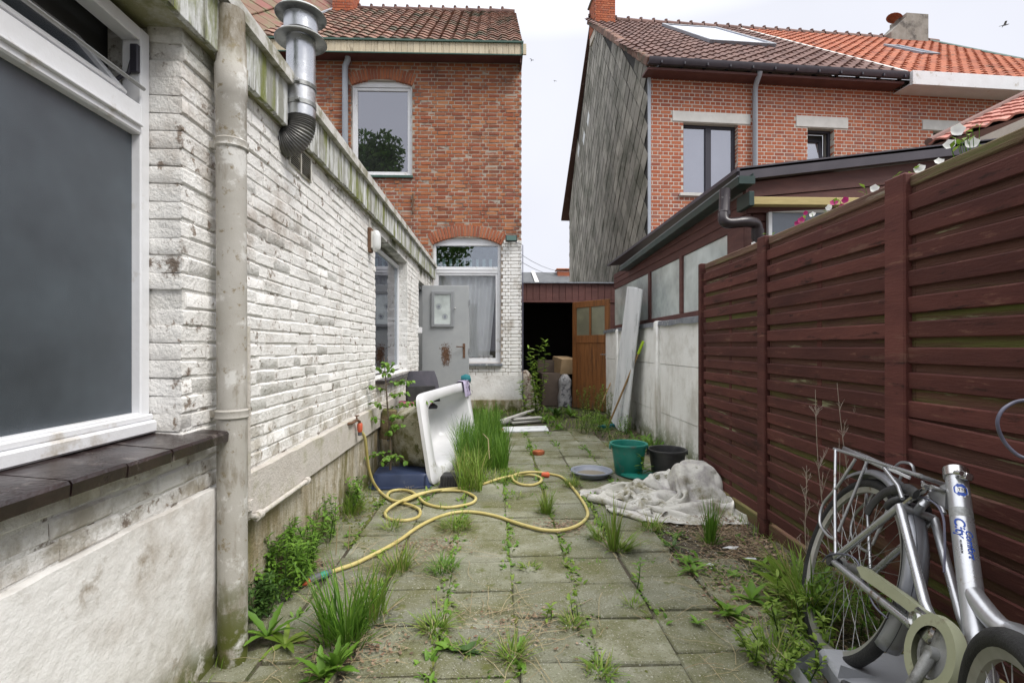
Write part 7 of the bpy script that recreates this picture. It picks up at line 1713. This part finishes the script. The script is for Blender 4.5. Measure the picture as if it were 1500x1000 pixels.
# moss cushions in joints
ms = MB()
for _ in range(2600):
    k_ = rr.random()
    if k_ < .6: x_, y = -.235 + .3 * rr.randint(-3, 4) + rr.gauss(0, .006), rr.uniform(1, 6.6)
    elif k_ < .8: x_ = rr.uniform(-1.0, -.7); y = rr.uniform(1.4, 5)
    else: x_, y = rr.uniform(-1, 1.5), .5 + .3 * rr.randint(2, 20) + rr.gauss(0, .02)
    if mnoise.noise(V((x_ * 2, y * 1.2, 5))) < -.05: continue
    s = rr.uniform(.006, .018); n_ = 6; vs = [(x_, y, -.004 + s * .5)] + [(x_ + s * math.cos(t) * rr.uniform(.7, 1.2), y + s * math.sin(t) * rr.uniform(.7, 1.4), -.012) for t in [6.283 * q / n_ for q in range(n_)]]
    ms.add(vs, [(0, i + 1, (i + 1) % n_ + 1) for i in range(n_)])
M['mossm'] = mat('moss', (.1, .1, .03), pal=[(.05, .065, .012), (.085, .10, .02), (.12, .13, .03)], rough=1)
tag(ms.build('moss', M['mossm'], None, 60), 'dark green moss cushions between the slabs', 'moss', kind='stuff')
st_ = MB()
def straw(x_, y, l, w=.0022):
    a = rr.uniform(0, 6.28); z = rr.uniform(.001, .02); p = V((x_, y, z)); vs = []; n_ = 5
    for i in range(n_ + 1):
        s = V((-math.sin(a), math.cos(a), .15)); vs += [p - s * w / 2, p + s * w / 2]; p = p + V((math.cos(a), math.sin(a), rr.uniform(-.12, .16))) * l / n_; p.z = max(p.z, .0015); a += rr.gauss(0, .18)
    st_.add(vs, [(2*i, 2*i+1, 2*i+3, 2*i+2) for i in range(n_)])
for _ in range(520): straw(rr.gauss(1.25, .22), rr.uniform(1.3, 3.3), rr.uniform(.08, .35))
for _ in range(170): x_ = rr.gauss(1.55, .18); straw(x_, rr.uniform(4.8, 6.6), rr.uniform(.1, .5), .003)
for _ in range(70): straw(rr.gauss(.05, .15), rr.gauss(2.0, .12), rr.uniform(.06, .30))
for _ in range(120): straw(rr.uniform(-.98, -.6), rr.uniform(2.2, 4.2), rr.uniform(.06, .28))
for _ in range(60): straw(rr.gauss(-.35, .12), rr.gauss(2.7, .15), rr.uniform(.06, .25))
for _ in range(60): straw(rr.gauss(-.55, .14), rr.gauss(1.8, .12), rr.uniform(.06, .25))
for _ in range(40): straw(rr.uniform(.9, 1.6), rr.uniform(5.8, 6.9), rr.uniform(.2, .6), .004)
tag(st_.build('straw', M['straw']), 'dry grass stems and straw lying on soil and slabs', 'straw', kind='stuff')
lt = MB(); gr_ = MB()
def chip(mb, x_, y, s, z=.002):
    a = rr.uniform(0, 6.28); c, si = math.cos(a), math.sin(a); k_ = rr.uniform(.4, .9); h = rr.uniform(0, .6) * s
    vs = [(-s, 0, 0), (0, -s * k_, h * .4), (s, 0, h), (0, s * k_, h * .6)]; mb.add([(x_ + c * p - si * q, y + si * p + c * q, z + r_) for p, q, r_ in vs], [(0, 1, 2, 3)])
for _ in range(3400):
    x_ = rr.gauss(1.40, .13); y = rr.uniform(2.6, 3.75)
    if x_ < 1.56: chip(lt, x_, y, rr.uniform(.003, .013), rr.uniform(.0, .018))
for _ in range(3000):
    x_ = rr.uniform(.9, 1.56); y = rr.uniform(1.2, 3.4)
    if mnoise.noise(V((x_ * 3, y * 3, 1))) > -.15: chip(lt, x_, y, rr.uniform(.003, .012), rr.uniform(-.008, .008))
for cx_, cy_, s_, n_ in ((.42, 3.1, .09, 500), (-.38, 2.85, .10, 300), (-.52, 1.85, .10, 300), (.1, 2.0, .12, 200), (-.98, 2.6, .06, 400), (1.5, 5.6, .2, 400), (.9, 3.75, .10, 200)):
    for _ in range(n_): chip(lt, rr.gauss(cx_, s_), rr.gauss(cy_, s_ * .7), rr.uniform(.003, .010), rr.uniform(.001, .01))
for _ in range(2200): chip(gr_, rr.uniform(-1.0, 1.6), rr.uniform(.9, 6.8), rr.uniform(.0012, .004), rr.uniform(.004, .007))
for _ in range(1500): chip(gr_, rr.uniform(.95, 1.58), rr.uniform(1.1, 3.6), rr.uniform(.002, .007), rr.uniform(-.009, .003))
tag(lt.build('leaf_litter', M['litter']), 'brown leaf litter and bark chips by the fence and in the corners', 'litter', kind='stuff')
tag(gr_.build('grit', M['grit']), 'pale grit and specks scattered over the slabs', 'grit', kind='stuff')
# low ground weeds on bare soil along fence, wall and shed
gw_ = MB()
for _ in range(420):
    k_ = rr.random()
    if k_ < .45: x_, y = rr.uniform(.98, 1.56), rr.uniform(1.1, 3.0)
    elif k_ < .8: x_, y = rr.uniform(-.2, 1.75), rr.uniform(6.7, 8.9)
    else: x_, y = rr.uniform(1.6, 1.8), rr.uniform(4.2, 8)
    if mnoise.noise(V((x_ * 3, y * 3, 7))) > .0: sprig(gw_, (x_, y, -.01), rr.uniform(.02, .06) if y < 4 else rr.uniform(.04, .11))
tag(gw_.build('ground_weeds', M['leaf'], None, 60), 'low mixed weeds on the bare soil by fence, wall and shed', 'weeds', kind='stuff')
gg = MB()
for _ in range(1500):
    x_, y = rr.uniform(-.3, 1.8), rr.uniform(6.65, 9.0)
    if mnoise.noise(V((x_ * 1.5, y * 1.2, 2))) > -.1: blade(gg, (x_, y, 0), rr.uniform(.05, .16), .006, rr.uniform(0, 6.28), rr.uniform(0, .9), .6, 3)
for _ in range(500):
    x_ = rr.choice((rr.gauss(-.98, .03), rr.gauss(1.55, .02))); y = rr.uniform(1.6, 6) if x_ < 0 else rr.uniform(1.3, 3.7); blade(gg, (x_, y, 0), rr.uniform(.03, .12), .004, rr.uniform(0, 6.28), rr.uniform(0, .9), .6, 3)
tag(gg.build('rough_grass', M['grass']), 'rough short grass along wall feet and before the shed', 'grass', kind='stuff')
# scraps
for i, (px_, py_, s_, lab) in enumerate(((1068, 803, .05, 'pale torn paper scrap in the litter before the fence'), (1100, 820, .03, 'small white scrap right of the torn paper'), (1040, 828, .02, 'tiny white scrap near the slab edge'))):
    p = PG(px_, py_, .006); mb = MB(); pts = [V((s_ * f * math.cos(a), s_ * .5 * f * math.sin(a), rr.uniform(0, .012))) for a, f in [(6.283 * q / 9, rr.uniform(.6, 1.2)) for q in range(9)]]
    mb.add([V((0, 0, .014))] + pts, [(0, q + 1, (q + 1) % 9 + 1) for q in range(9)]); o = mb.build('paper_scrap', M['boardw'], None, 60); o.location = p; tag(o, lab, 'scrap')
